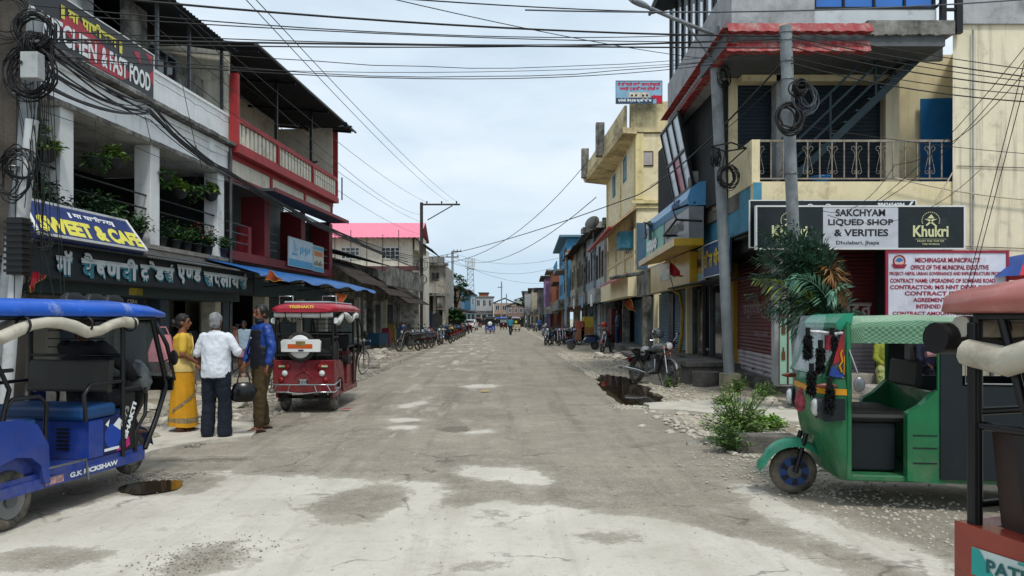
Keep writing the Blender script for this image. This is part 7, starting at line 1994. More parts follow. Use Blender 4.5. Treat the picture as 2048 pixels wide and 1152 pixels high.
fe = far_er(1007, 659, 180, r_body, b_roof, 'oncoming maroon electric rickshaw with white curtain far down the street')
MB().box(0.5, 0.53, -0.4, 0.4, 1.15, 1.6).build('white_curtain', white_p, fe)
fe = far_er(1032, 663, 0, paint('cream_body', '#b4a57e'), paint('lilac_roof', '#9c8f9c'), 'cream and yellow electric rickshaw with umbrella far right')
MB().ell((-1.42, 0, 1.15), (0.05, 0.18, 0.18), 12, 8).build('spare_cover', mat('yellow_cover', '#b8b02c'), fe)
fe = far_er(994, 654, 0, adk, b_roof, 'dark electric rickshaw half hidden behind the blue one')
def car(label, loc, rz, pm):
 t = thing('hatchback_car', label, 'car', loc, rz)
 prof = [(-1.75, 0.35), (-1.78, 0.75), (-1.70, 1.0), (-1.45, 1.40), (-1.2, 1.48), (0.2, 1.48), (0.55, 1.35), (0.95, 1.02), (1.55, 0.90), (1.75, 0.70), (1.76, 0.35)]
 rings = []
 for y, s in ((-0.80, 0.94), (-0.78, 0.99), (-0.6, 1.0), (0.6, 1.0), (0.78, 0.99), (0.80, 0.94)):
  rings.append([(x * (1 if z < 0.9 else 1), y * (1 - max(0, z - 0.9) * 0.30), 0.35 + (z - 0.35) * s) for x, z in prof])
 MB().loft(rings, 0, False).build('body', pm, t, 0.04)
 MB().slab((-1.70, -0.60, 1.06), (-1.70, 0.60, 1.06), (-1.50, 0.56, 1.38), (-1.50, -0.56, 1.38), -0.02).build('rear_window', winglass, t)
 MB().slab((0.93, -0.62, 1.06), (0.93, 0.62, 1.06), (0.60, 0.56, 1.36), (0.60, -0.56, 1.36), 0.02).build('windscreen', winglass, t)
 for s in (-1, 1):
  MB().prism([(-1.3, 1.02), (0.7, 1.02), (0.4, 1.35), (-1.1, 1.38)], s * 0.745, s * 0.765).build('side_window', winglass, t)
  MB().prism([(-1.80, 0.78), (-1.70, 0.80), (-1.66, 1.1), (-1.74, 0.98)], s * 0.60, s * 0.76).build('tail_lamp', lamp_r, t)
  MB().ell((1.68, s * 0.6, 0.75), (0.08, 0.14, 0.07), 10, 6).build('headlamp', lamp_w, t)
  for x in (-1.15, 1.15): wheel(t, x, s * 0.74, 0.29, 0.16)
  MB().ell((0.75, s * 0.9, 1.02), (0.06, 0.09, 0.06), 8, 6).build('mirror', pm, t)
 MB().box(-1.83, -1.72, -0.7, 0.7, 0.35, 0.52).build('bumper', black_p, t, 0.02)
 MB().box(-1.815, -1.80, -0.22, 0.22, 0.60, 0.70).build('number_plate', white_p, t)
 return t
p = G(941, 661)
car('small white hatchback car parked beyond the left motorcycles', (p.x, p.y + 1.5, 0), rad(86), paint('white_car_paint', '#cfd2d3'))
p = G(928, 653)
car('silver hatchback car parked ahead of the white one', (p.x - 0.6, p.y + 1.5, 0), rad(90), paint('silver_car_paint', '#8f9699'))
def bicycle(label, loc, rz, lean=0.1):
 t = thing('bicycle', label, 'bicycle', loc, rz); t.rotation_euler = (lean, 0, rz)
 for x in (-0.52, 0.52):
  w_ = MB().ring((x, 0, 0.34), 0.325, 0.016, 'y', 36, 6).build('wheel', rubber, t)
  mb = MB()
  for k in range(18):
   a_ = 2 * PI * k / 18; mb.tube([(x, 0, 0.34), (x + 0.32 * math.cos(a_), 0, 0.34 + 0.32 * math.sin(a_))], 0.002, 3)
  mb.ring((x, 0, 0.34), 0.305, 0.008, 'y', 32, 5); mb.build('rim', chrome, w_)
 MB().tube([(-0.12, 0, 0.30), (-0.18, 0, 0.86)], 0.014, 6).tube([(-0.12, 0, 0.30), (0.40, 0, 0.82)], 0.014, 6).tube([(-0.17, 0, 0.80), (0.38, 0, 0.84)], 0.014, 6).tube([(-0.52, 0.04, 0.34), (-0.17, 0, 0.78)], 0.009, 5).tube([(-0.52, 0.04, 0.34), (-0.12, 0, 0.30)], 0.009, 5).tube([(0.37, 0, 0.94), (0.42, 0, 0.72), (0.52, 0, 0.34)], 0.013, 6).build('frame', blk_t, t)
 MB().ell((-0.19, 0, 0.90), (0.13, 0.08, 0.035), 10, 6).build('saddle', vinyl_k, t)
 MB().tube([(0.24, 0.27, 0.96), (0.36, 0.2, 0.99), (0.37, 0, 0.95), (0.36, -0.2, 0.99), (0.24, -0.27, 0.96)], 0.011, 6).build('handlebar', chrome, t)
 MB().ring((-0.12, 0.03, 0.30), 0.09, 0.006, 'y', 20, 5).tube([(-0.12, 0.05, 0.3), (-0.05, 0.1, 0.18)], 0.009, 5).tube([(-0.12, -0.05, 0.3), (-0.19, -0.1, 0.42)], 0.009, 5).build('crank', steel, t)
 MB().box(-0.72, -0.32, -0.07, 0.07, 0.70, 0.72).tube([(-0.52, 0.06, 0.34), (-0.6, 0.06, 0.7)], 0.006, 4).build('carrier', steel, t)
 return t
bicycle('black bicycle standing behind the group of people', (-6.25, 17.6, 0), rad(20))
bicycle('black bicycle leaning just past the dark red rickshaw', (-4.1, 20.4, 0), rad(75))
# ================================================================ people
skin = mat('brown_skin', '#7d5038', rough=0.55, var=0.08)
skin_d = mat('dark_brown_skin', '#5f3a28', rough=0.55, var=0.08)
hair_k = mat('black_hair', '#0c0b0b', rough=0.5, var=0.2)
hair_g = mat('grey_hair', '#7f7f80', rough=0.7, var=0.35, scale=30)
eye_m = mat('dark_eye', '#120d0b', rough=0.2, var=0)
folds = bpy.data.textures.new('cloth_folds', 'CLOUDS'); folds.noise_scale = 0.075; folds.noise_depth = 2
def voxel(o, vx=0.011, sm=4, fold=0.0):
 r = o.modifiers.new('remesh', 'REMESH'); r.mode = 'VOXEL'; r.voxel_size = vx; r.use_smooth_shade = True
 s = o.modifiers.new('smooth', 'SMOOTH'); s.factor = 0.5; s.iterations = sm
 if fold:
  d = o.modifiers.new('folds', 'DISPLACE'); d.texture = folds; d.strength = fold * 1.3; d.mid_level = 0.5; d.texture_coords = 'LOCAL'
  s = o.modifiers.new('soften', 'SMOOTH'); s.factor = 0.5; s.iterations = 1
 return o
def ringxy(c, rx, ry, n=20, tilt=0.0, ang=0.0):
 out = []
 for k in range(n):
  a = 2 * PI * k / n
  x, y = rx * math.cos(a), ry * math.sin(a)
  x, y = x * math.cos(ang) - y * math.sin(ang), x * math.sin(ang) + y * math.cos(ang)
  out.append((c[0] + x, c[1] + y, c[2] + tilt * x))
 return out
def limb(mb, pts, rs, n=12):
 """closed tapered limb with round ends"""
 P, Rr = [], []
 pts = [Vector(p) for p in pts]
 for i in range(len(pts) - 1):
  for k in range(4):
   t = k / 4; P.append(pts[i].lerp(pts[i + 1], t)); Rr.append(rs[i] * (1 - t) + rs[i + 1] * t)
 P.append(pts[-1]); Rr.append(rs[-1])
 mb.tube(P, Rr, n)
 for p, r in zip(pts, rs): mb.ell(p, (r * 0.99, r * 0.99, r * 0.99), 10, 8)
def hand(mb, w, d, side, curl=0.5, up=(0, 0, 1)):
 """palm, four bent fingers of unequal length and a thumb from the side of the palm; d points along the fingers"""
 w = Vector(w); d = Vector(d).normalized(); u = Vector(up); s = d.cross(u)
 s = s.normalized() if s.length > 0.2 else Vector((0, 1, 0)); nrm = s.cross(d).normalized()
 c = w + d * 0.045
 for t in (-0.026, -0.009, 0.009, 0.026):
  mb.tube([w + s * t * 0.6, c + s * t, w + d * 0.09 + s * t * 1.15], [0.013, 0.0135, 0.011], 8)
 for t, l in ((-0.031, 0.055), (-0.010, 0.07), (0.011, 0.075), (0.031, 0.066)):
  a = w + d * 0.085 + s * t
  b = a + (d * math.cos(curl * 0.6) - nrm * math.sin(curl * 0.6)) * l * 0.5
  e = b + (d * math.cos(curl * 1.6) - nrm * math.sin(curl * 1.6)) * l * 0.5
  mb.tube([a, b, e], [0.0095, 0.009, 0.0075], 8); mb.ell(e, (0.0078,) * 3, 8, 6)
 a = w + d * 0.02 + s * side * 0.026
 b = a + (d * 0.6 + s * side * 0.8).normalized() * 0.035; e = b + (d * 0.9 + s * side * 0.2 - nrm * 0.3).normalized() * 0.032
 mb.tube([a, b, e], [0.012, 0.0105, 0.008], 8); mb.ell(e, (0.0082,) * 3, 8, 6)
def foot(mb, ank, yaw=0.0):
 c, s = math.cos(yaw), math.sin(yaw)
 def P(x, y, z): return (ank[0] + x * c - y * s, ank[1] + x * s + y * c, z + ank[2] - 0.07)
 mb.tube([P(-0.05, 0, 0.035), P(0.02, 0, 0.045), P(0.09, 0.004, 0.030), P(0.16, 0.0, 0.020)], [(0.032, 0.034), (0.036, 0.04), (0.042, 0.026), (0.036, 0.016)], 12)
 for k in range(5): mb.tube([P(0.14, -0.03 + 0.015 * k, 0.018), P(0.185 - 0.006 * abs(k - 1), -0.032 + 0.016 * k, 0.014)], [0.010, 0.008], 6)
def head(t, base, yaw=0.0, pitch=0.0, sk=skin, hair=hair_k, style='short', beard=False):
 """returns the head's shape for the body mesh plus hair, brows and eyes as parts; base = neck pivot"""
 Mh = Matrix.Translation(base) @ Matrix.Rotation(yaw, 4, 'Z') @ Matrix.Rotation(pitch, 4, 'Y')
 mb = MB(Mh)
 mb.ell((0.0, 0, 0.135), (0.094, 0.074, 0.100), 18, 14)
 mb.ell((0.028, 0, 0.085), (0.062, 0.056, 0.075), 14, 10)
 mb.ell((0.055, 0, 0.035), (0.030, 0.032, 0.022), 10, 8)
 mb.tube([(0.085, 0, 0.135), (0.112, 0, 0.098), (0.09, 0, 0.088)], [0.009, 0.015, 0.012], 8)
 mb.tube([(0.086, -0.020, 0.064), (0.094, 0, 0.066), (0.086, 0.020, 0.064)], 0.008, 8)
 for s in (-1, 1):
  mb.ell((-0.005, s * 0.076, 0.105), (0.018, 0.010, 0.030), 8, 6)
  mb.ell((0.078, s * 0.032, 0.142), (0.014, 0.022, 0.007), 8, 6)
 mb.M = None
 def extras():
  for s in (-1, 1):
   MB(Mh).ell((0.083, s * 0.031, 0.122), (0.010, 0.013, 0.007), 8, 6).build('eye', eye_m, t)
   MB(Mh).tube([(0.090, s * 0.014, 0.147), (0.088, s * 0.033, 0.152), (0.076, s * 0.050, 0.146)], 0.0045, 5).build('eyebrow', hair if hair is not hair_g else mat('grey_brow', '#55504c'), t)
  hm = MB(Mh)
  hm.ell((-0.014, 0, 0.152), (0.098, 0.083, 0.098), 18, 12)
  hm.ell((-0.035, 0, 0.11), (0.074, 0.080, 0.085), 14, 10)
  if style == 'bun': hm.ell((-0.125, 0, 0.11), (0.05, 0.055, 0.05), 12, 8)
  if style == 'ponytail': hm.tube([(-0.08, 0, 0.16), (-0.14, 0, 0.10), (-0.13, 0, -0.05)], [0.03, 0.035, 0.02], 8)
  ho = voxel(hm.build('hair', hair, t), 0.007, 1, 0.022)
  cut = 0.03
  if beard:
   b_ = MB(Mh); b_.ell((0.045, 0, 0.050), (0.052, 0.055, 0.036), 12, 8).tube([(0.095, -0.024, 0.076), (0.104, 0, 0.080), (0.095, 0.024, 0.076)], 0.007, 6)
   voxel(b_.build('beard', hair, t), 0.006, 1)
 return mb, extras
def trouser(mb, hipz, legs, rad_, w=0.16, d=0.12):
 mb.loft([ringxy((0, 0, hipz + 0.14), d * 0.92, w * 0.90), ringxy((0, 0, hipz + 0.05), d, w), ringxy((0, 0, hipz - 0.06), d, w * 1.0), ringxy((0, 0, hipz - 0.10), d * 0.8, w * 0.9)])
 for pts, rs in legs: limb(mb, pts, rs)
def stander(label, loc, rz, h=1.70, sk=skin, hair=hair_k, style='short', beard=False, hyaw=0.0, hpitch=0.0, top=None, top_len=0.80, bottom=None, arms=None, sleeve=0.5, stance=0.10, step=0.03,
   ankle_r=0.055, thigh=0.088, lean=0.0, shoes=None, belly=0.0, skirt=None, top_fold=0.02, extra=None, sleeve_m=None):
 t = thing('person', label, 'person', loc, rz, scale=h / 1.70)
 sho = 1.40
 legs = {}
 for s in (-1, 1):
  hip = (0, s * 0.085, 0.90); kn = (0.03 + s * step * 0.5, s * (0.09 + stance * 0.15), 0.48); an = (s * step, s * stance, 0.075)
  legs[s] = (hip, kn, an)
 arms = arms or {}
 ar = {}
 for s in (-1, 1):
  a = arms.get(s, ((0.02, s * 0.25, 1.12), (0.10, s * 0.25, 0.88)))
  ar[s] = ((0.0, s * 0.185, sho - 0.03), a[0], a[1])
 mb, extras = head(t, (0.0 + lean, 0, sho + 0.06), hyaw, hpitch, sk, hair, style, beard)
 limb(mb, [(-0.015 + lean, 0, sho - 0.02), (0.0 + lean, 0, sho + 0.13)], [0.062, 0.050])
 mb.loft([ringxy((lean, 0, sho + 0.02), 0.055, 0.07), ringxy((lean - 0.01, 0, sho - 0.04), 0.08, 0.15), ringxy((lean * 0.8, 0, 1.25), 0.105 + belly * 0.3, 0.165), ringxy((lean * 0.5 + belly * 0.3, 0, 1.08), 0.095 + belly, 0.14), ringxy((0, 0, 0.96), 0.105 + belly * 0.6, 0.155), ringxy((0, 0, 0.86), 0.10, 0.155)])
 for s in (-1, 1):
  S, E_, Wr = ar[s]
  limb(mb, [S, E_, Wr], [0.043, 0.038, 0.026])
  d = (Vector(Wr) - Vector(E_)).normalized()
  hand(mb, Vector(Wr) + d * 0.01, d if not arms.get('hd%d' % s) else Vector(arms['hd%d' % s]), s if d.z < 0 else -s, 0.6, (1, 0, 0) if abs(d.z) > 0.7 else (0, 0, 1))
  hip, kn, an = legs[s]
  limb(mb, [hip, kn, an], [0.078, 0.052, 0.036])
  foot(mb, an, s * 0.15)
 voxel(mb.build('body', sk, t), 0.0085, 2)
 extras()
 if top:
  tb = MB()
  z1 = top_len
  tb.loft([ringxy((lean, 0, sho + 0.045), 0.062, 0.078), ringxy((lean - 0.01, 0, sho + 0.01), 0.098, 0.175), ringxy((lean - 0.005, 0, sho - 0.06), 0.115, 0.200), ringxy((lean * 0.8, 0, 1.24), 0.128 + belly * 0.4, 0.198), ringxy((lean * 0.5 + belly * 0.3, 0, 1.08), 0.128 + belly, 0.188),
     ringxy((0.0, 0, 0.95), 0.135 + belly * 0.8, 0.192), ringxy((0, 0, z1 + 0.01), 0.135 + belly * 0.6, 0.195), ringxy((0, 0, z1), 0.132 + belly * 0.6, 0.19)])
  for s in (-1, 1):
   S, E_, Wr = (Vector(p) for p in ar[s])
   pts = [S + Vector((0, -s * 0.015, 0.002)), S.lerp(E_, 0.5), S.lerp(E_, min(1, sleeve * 2 if sleeve < 0.5 else 1))]
   rs = [0.068, 0.062, 0.060]
   if sleeve > 0.55: pts += [E_.lerp(Wr, 0.5), E_.lerp(Wr, (sleeve - 0.5) * 2)]; rs = [0.070, 0.062, 0.060, 0.052, 0.044]
   limb(tb, pts, rs)
  voxel(tb.build('shirt', top, t), 0.011, 3, top_fold)
 if bottom:
  bb = MB()
  trouser(bb, 0.90, [([(0, s * 0.085, 0.88), legs[s][1], (legs[s][2][0], legs[s][2][1], 0.10)], [thigh + 0.012, thigh * 0.86, ankle_r + 0.012]) for s in (-1, 1)], None, 0.178, 0.128 + belly * 0.4)
  voxel(bb.build('trousers', bottom, t), 0.011, 3, 0.022)
 if skirt:
  skirt(t)
 for s in (-1, 1):
  an = legs[s][2]
  sb_ = MB(Matrix.Translation((an[0], an[1], an[2] - 0.07)) @ Matrix.Rotation(s * 0.15, 4, 'Z'))
  sb_.prism([(-0.09, -0.04), (0.0, -0.045), (0.12, -0.052), (0.20, -0.035), (0.205, 0.03), (0.12, 0.05), (0.0, 0.04), (-0.09, 0.035)], -0.006, 0.010, 'z')
  sb_.tube([(0.10, -0.05, 0.01), (0.08, -0.02, 0.055), (0.08, 0.02, 0.055), (0.10, 0.05, 0.01)], 0.010, 6).tube([(0.04, -0.045, 0.01), (0.05, -0.01, 0.078), (0.05, 0.02, 0.076), (0.04, 0.045, 0.01)], 0.008, 6)
  sb_.build('sandal', shoes or mat('dark_sandal', '#1c1512', rough=0.6), t)
 if extra: extra(t)
 return t
sari_y = mat('yellow_sari', '#c98f12', rough=0.7, var=0.12, scale=5)
sari_c = mat('cream_sari', '#c9b06c', rough=0.75, var=0.12, scale=6)
blouse = mat('yellow_blouse', '#cda637', rough=0.7, var=0.08)
border = mat('grey_gold_border', '#8a7a58', rough=0.6, var=0.6, scale=70)
stripe_k = mat('dark_sari_stripe', '#4a3a3c', rough=0.7, var=0.4, scale=40)
def sari(t):
 def pleat(z, rx, ry, amp, n=56, ph=0.0):
  out = []
  for k in range(n):
   a = 2 * PI * k / n
   f = 1 + amp * (math.sin(a * 9 + ph + z * 3) * 0.6 + math.sin(a * 17 + ph * 2) * 0.25)
   out.append((rx * f * math.cos(a) + 0.0, ry * f * math.sin(a), z + 0.012 * math.sin(a * 2 + 0.5) * (z < 0.2)))
  return out
 zs = [(0.10, 0.20, 0.205, 0.045), (0.16, 0.198, 0.204, 0.045), (0.225, 0.195, 0.202, 0.04), (0.28, 0.19, 0.20, 0.04), (0.5, 0.17, 0.195, 0.03), (0.7, 0.155, 0.195, 0.022), (0.85, 0.155, 0.20, 0.016), (0.95, 0.148, 0.19, 0.012), (1.03, 0.135, 0.172, 0.01)]
 rg = [pleat(z, a, b, c) for z, a, b, c in zs]
 MB().loft(rg[0:2], cap=False).loft(rg[2:8], cap=False).build('skirt', sari_y, t)
 MB().loft([pleat(0.16, 0.1995, 0.2055, 0.045), pleat(0.225, 0.1965, 0.2035, 0.04)], cap=False).build('skirt_border', border, t)
 MB().loft([pleat(0.88, 0.162, 0.205, 0.02), pleat(0.98, 0.158, 0.196, 0.02), pleat(1.07, 0.132, 0.165, 0.01)], cap=False).build('waist_wrap', sari_c, t)
 mb = MB()                                           # diagonal border sweeping over the thigh
 pr = None; vs = []
 for k in range(22):
  f = k / 21
  a = PI * (-0.75 + 1.15 * f); z = 0.30 + 0.50 * f
  r_ = 0.205 - 0.02 * f
  for dz in (0, 0.045): vs.append((r_ * math.cos(a) * (0.19 / 0.2), r_ * math.sin(a) * 1.02, z + dz))
 mb.add(vs, [(2 * i, 2 * i + 1, 2 * i + 3, 2 * i + 2) for i in range(21)], 0, True)
 mb.build('diagonal_border', border, t)
 path = [(0.10, -0.10, 1.06), (0.135, 0.0, 1.16), (0.115, 0.10, 1.30), (0.03, 0.15, 1.435), (-0.08, 0.12, 1.41), (-0.155, 0.09, 1.2), (-0.19, 0.09, 1.0), (-0.24, 0.10, 0.75), (-0.27, 0.11, 0.50), (-0.28, 0.11, 0.38)]
 vs, fs, ms = [], [], []
 NN = 48
 P = [Vector(p) for p in path]
 for i in range(NN + 1):
  f = i / NN * (len(P) - 1); a_ = min(int(f), len(P) - 2); p = P[a_].lerp(P[a_ + 1], f - a_)
  wd = 0.07 if f < 5 else 0.07 + 0.03 * (f - 5)
  for j in range(9):
   q = (j / 8 - 0.5) * 2
   yy = q * wd; off = 0.016 * math.sin(j * 2.6 + i * 0.12)
   if f < 2.6: vs.append((p.x + off, p.y + yy * 0.35, p.z - yy))
   else: vs.append((p.x + off - 0.02 * abs(q) * (f > 5), p.y + yy, p.z - (0.03 * q * q if f < 5 else 0)))
 for i in range(NN):
  for j in range(8):
   fs.append((i * 9 + j, i * 9 + j + 1, i * 9 + j + 10, i * 9 + j + 9))
   ms.append(2 if (i > 26 and i % 6 in (0, 1) and i % 2 == 0) or (j in (0, 7) and i > 22) else (1 if i < 24 else 0))
 mb = MB(); mb.add(vs, fs, 0, True); mb.m = ms
 o = mb.build('pallu', [sari_y, sari_c, stripe_k], t)
 so_ = o.modifiers.new('thick', 'SOLIDIFY'); so_.thickness = 0.006
sw_ = G(366, 868)
lady = stander('woman in a yellow sari with a pink shoulder bag looking right', (sw_.x, sw_.y, 0.02), rad(22), 1.60, skin, hair_k, 'bun', hyaw=-0.15, top=None, skirt=sari, stance=0.07, step=0.05, shoes=black_p, belly=0.02,
    arms={-1: ((0.0, -0.24, 1.13), (0.16, -0.16, 1.02)), 1: ((0.02, 0.24, 1.12), (0.14, 0.16, 1.0))})
tb = MB()
tb.loft([ringxy((0, 0, 1.42), 0.075, 0.12), ringxy((-0.01, 0, 1.36), 0.12, 0.19), ringxy((0.0, 0, 1.24), 0.135, 0.185), ringxy((0, 0, 1.12), 0.125, 0.165), ringxy((0, 0, 1.10), 0.12, 0.16)])
for s in (-1, 1): limb(tb, [(0, s * 0.178, 1.37), (0.0, s * 0.215, 1.24), (0.0, s * 0.225, 1.19)], [0.068, 0.06, 0.056])
voxel(tb.build('blouse', blouse, lady), 0.010, 2, 0.008)
bagp = mat('pink_leather', '#b07078', rough=0.45, var=0.1)
bg_ = thing('handbag', 'dusty pink shoulder bag with a brown base on the sari woman', 'bag', (sw_.x - 0.27, sw_.y - 0.02, 1.0), rad(10))
MB().loft([[(x, y, z) for x, y in ((-a, -b), (a, -b), (a, b), (-a, b))] for z, a, b in ((-0.02, 0.16, 0.07), (0.10, 0.17, 0.07), (0.34, 0.10, 0.04))], 0, False).build('pouch', bagp, bg_, 0.02)
MB().loft([[(x, y, z) for x, y in ((-a, -b), (a, -b), (a, b), (-a, b))] for z, a, b in ((-0.16, 0.11, 0.05), (-0.021, 0.16, 0.07))], 0, False).build('base', mat('brown_leather', '#3c2322', rough=0.5), bg_, 0.015)
MB().tube([(0.09, 0, 0.33), (0.05, -0.02, 0.44), (-0.05, -0.02, 0.44), (-0.09, 0, 0.33)], 0.009, 6).build('strap', bagp, bg_)
white_c = mat('white_cotton', '#cfd4dc', rough=0.85, var=0.03)
navy_c = mat('navy_trousers', '#0c1524', rough=0.85, var=0.12)
p = G(432, 880)
wm = stander('grey haired man in a white shirt and navy trousers seen from behind', (p.x, p.y, 0.01), rad(84), 1.62, skin_d, hair_g, 'short', top=white_c, top_len=0.83, bottom=navy_c, sleeve=0.45, stance=0.11, step=-0.02, thigh=0.105, ankle_r=0.085, belly=0.04, hyaw=-0.1,
    arms={-1: ((0.03, -0.30, 1.15), (0.14, -0.215, 1.36)), 'hd-1': (0.1, 0.15, 1.0), 1: ((0.0, 0.27, 1.13), (0.13, 0.26, 0.96))})
MB().tube([(-0.02, -0.07, 1.435), (-0.055, 0, 1.45), (-0.02, 0.07, 1.435)], 0.022, 8).build('collar', white_c, wm)
ph = MB().box(-0.006, 0.006, -0.036, 0.036, -0.075, 0.075).build('phone', black_p, None, 0.006)
ph.location = wm.matrix_basis @ Vector((0.17, -0.20, 1.47)); ph.rotation_euler = (0.1, 0.2, rad(60)); tag(ph, 'black phone in the raised hand of the white shirted man', 'phone')
hb = thing('black_bag', 'shiny black bag hanging by the white shirted man', 'bag', wm.matrix_basis @ Vector((0.12, -0.33, 0.62)), rad(20))
MB().loft([ringxy((0, 0, -.12), .10, .05), ringxy((0, 0, -.09), .15, .075), ringxy((0.01, 0, 0.03), .16, .08), ringxy((0, 0, .11), .12, .05), ringxy((0, 0, .13), .08, .03)]).build('pouch', mat('glossy_black_bag', '#0b0c0e', rough=0.25), hb)
MB().tube([(-0.08, 0, 0.12), (-0.05, 0, 0.26), (0.05, 0, 0.26), (0.08, 0, 0.12)], 0.009, 6).build('strap', black_p, hb)
jb = mat('royal_blue_jacket', '#123a86', rough=0.5, var=0.1)
jn = mat('dark_navy_jacket', '#0b1020', rough=0.6, var=0.1)
olive = mat('olive_joggers', '#3f3117', rough=0.85, var=0.12)
p = G(524, 862)
def jacket_extra(t):
 mb = MB()
 mb.loft([ringxy((0.0, 0, 1.14), 0.137, 0.203), ringxy((0.005, 0, 1.0), 0.141, 0.202), ringxy((0.0, 0, 0.86), 0.145, 0.203), ringxy((0.0, 0, 0.84), 0.141, 0.199)])
 mb.loft([[(0.015 + 0.128 * math.cos(a), 0.17 * math.sin(a), z) for a in [-1.2 + 2.4 * k / 10 for k in range(11)]] + [(0.02, 0.13, z), (0.02, -0.13, z)] for z in (1.13, 1.24, 1.36)])
 voxel(mb.build('dark_front', jn, t), 0.011, 3, 0.015)
 MB().ell((0.03, 0, 1.475), (0.07, 0.07, 0.05), 12, 8).build('neck_gaiter', jn, t)
 MB().tube([(-0.03, 0.12, 1.44), (0.13, 0.0, 1.28), (0.15, -0.14, 1.05), (0.08, -0.2, 0.98)], 0.012, 6).tube([(-0.03, 0.12, 1.44), (-0.13, -0.0, 1.25), (-0.08, -0.19, 1.02)], 0.012, 6).build('crossbody_strap', black_p, t)
 MB().box(0.142, 0.147, -0.05, -0.015, 1.24, 1.262).build('chest_logo', white_p, t)
 for s in (-1, 1): MB().tube([(s * -0.0 + (0.05 if s > 0 else -0.05), s * 0.11, 0.11), ((0.05 if s > 0 else -0.05), s * 0.11, 0.16)], 0.052, 12).build('cuff', mat('dark_cuff', '#1e1710'), t)
bm2 = stander('bearded man in a blue and black jacket with olive joggers facing left', (p.x, p.y, 0.01), rad(222), 1.74, skin, hair_k, 'short', True, hyaw=0.12, hpitch=0.12, top=jb, top_len=0.84, bottom=olive, sleeve=0.95, stance=0.14, step=0.11, thigh=0.104, ankle_r=0.052,
    arms={1: ((-0.02, 0.27, 1.13), (0.05, 0.28, 0.90)), -1: ((0.04, -0.26, 1.13), (0.14, -0.24, 0.92))}, extra=jacket_extra, top_fold=0.022)
p = G(487, 757)
stander('girl in a pale blue shirt and pink shorts looking down by the shop door', (p.x, p.y, 0.0), rad(-70), 1.52, skin_d, hair_k, 'ponytail', hpitch=0.5, top=mat('pale_blue_cotton', '#8fa3b3', rough=0.85, var=0.06), top_len=0.86, bottom=None, sleeve=0.4, stance=0.09,
  skirt=lambda t: voxel(MB().loft([ringxy((0, 0, 0.96), 0.12, 0.16), ringxy((0, 0, 0.85), 0.13, 0.18), ringxy((0, 0, 0.62), 0.13, 0.19)]).build('shorts', mat('pink_cotton', '#a8717c', rough=0.85), t), 0.012, 3, 0.01))
p = RF.w(38.6, -0.15, 0.33)
stander('man in a grey blue shirt and jeans standing in a right hand doorway', p, rad(160), 1.66, skin_d, hair_k, top=mat('slate_blue_cotton', '#536b80', rough=0.85), top_len=0.86, bottom=mat('denim', '#1f3c60', rough=0.85, var=0.1), sleeve=0.5, stance=0.08)
p = G(1021, 670)
stander('distant man in a bright blue shirt walking in the road', (p.x, p.y, 0), rad(80), 1.75, skin_d, hair_k, top=mat('cyan_cotton', '#2a8095', rough=0.85), top_len=0.86, bottom=mat('dark_jeans', '#18263a', rough=0.85), sleeve=0.5, stance=0.07, step=0.12)
for px, py, c, hd, lab in ((1052, 656, '#b0b4b8', 200, 'distant person in white near the far right motorcycles'), (1079, 662, '#27508a', 250, 'distant person in blue by the brick house'), (846, 664, '#23477a', 30, 'person in dark blue by the arched building')):
 p = G(px, py)
 stander(lab, (p.x, p.y, 0), rad(hd), 1.65, skin_d, hair_k, top=mat('cotton_' + c[1:], c, rough=0.85), bottom=navy_c, sleeve=0.5, stance=0.07)
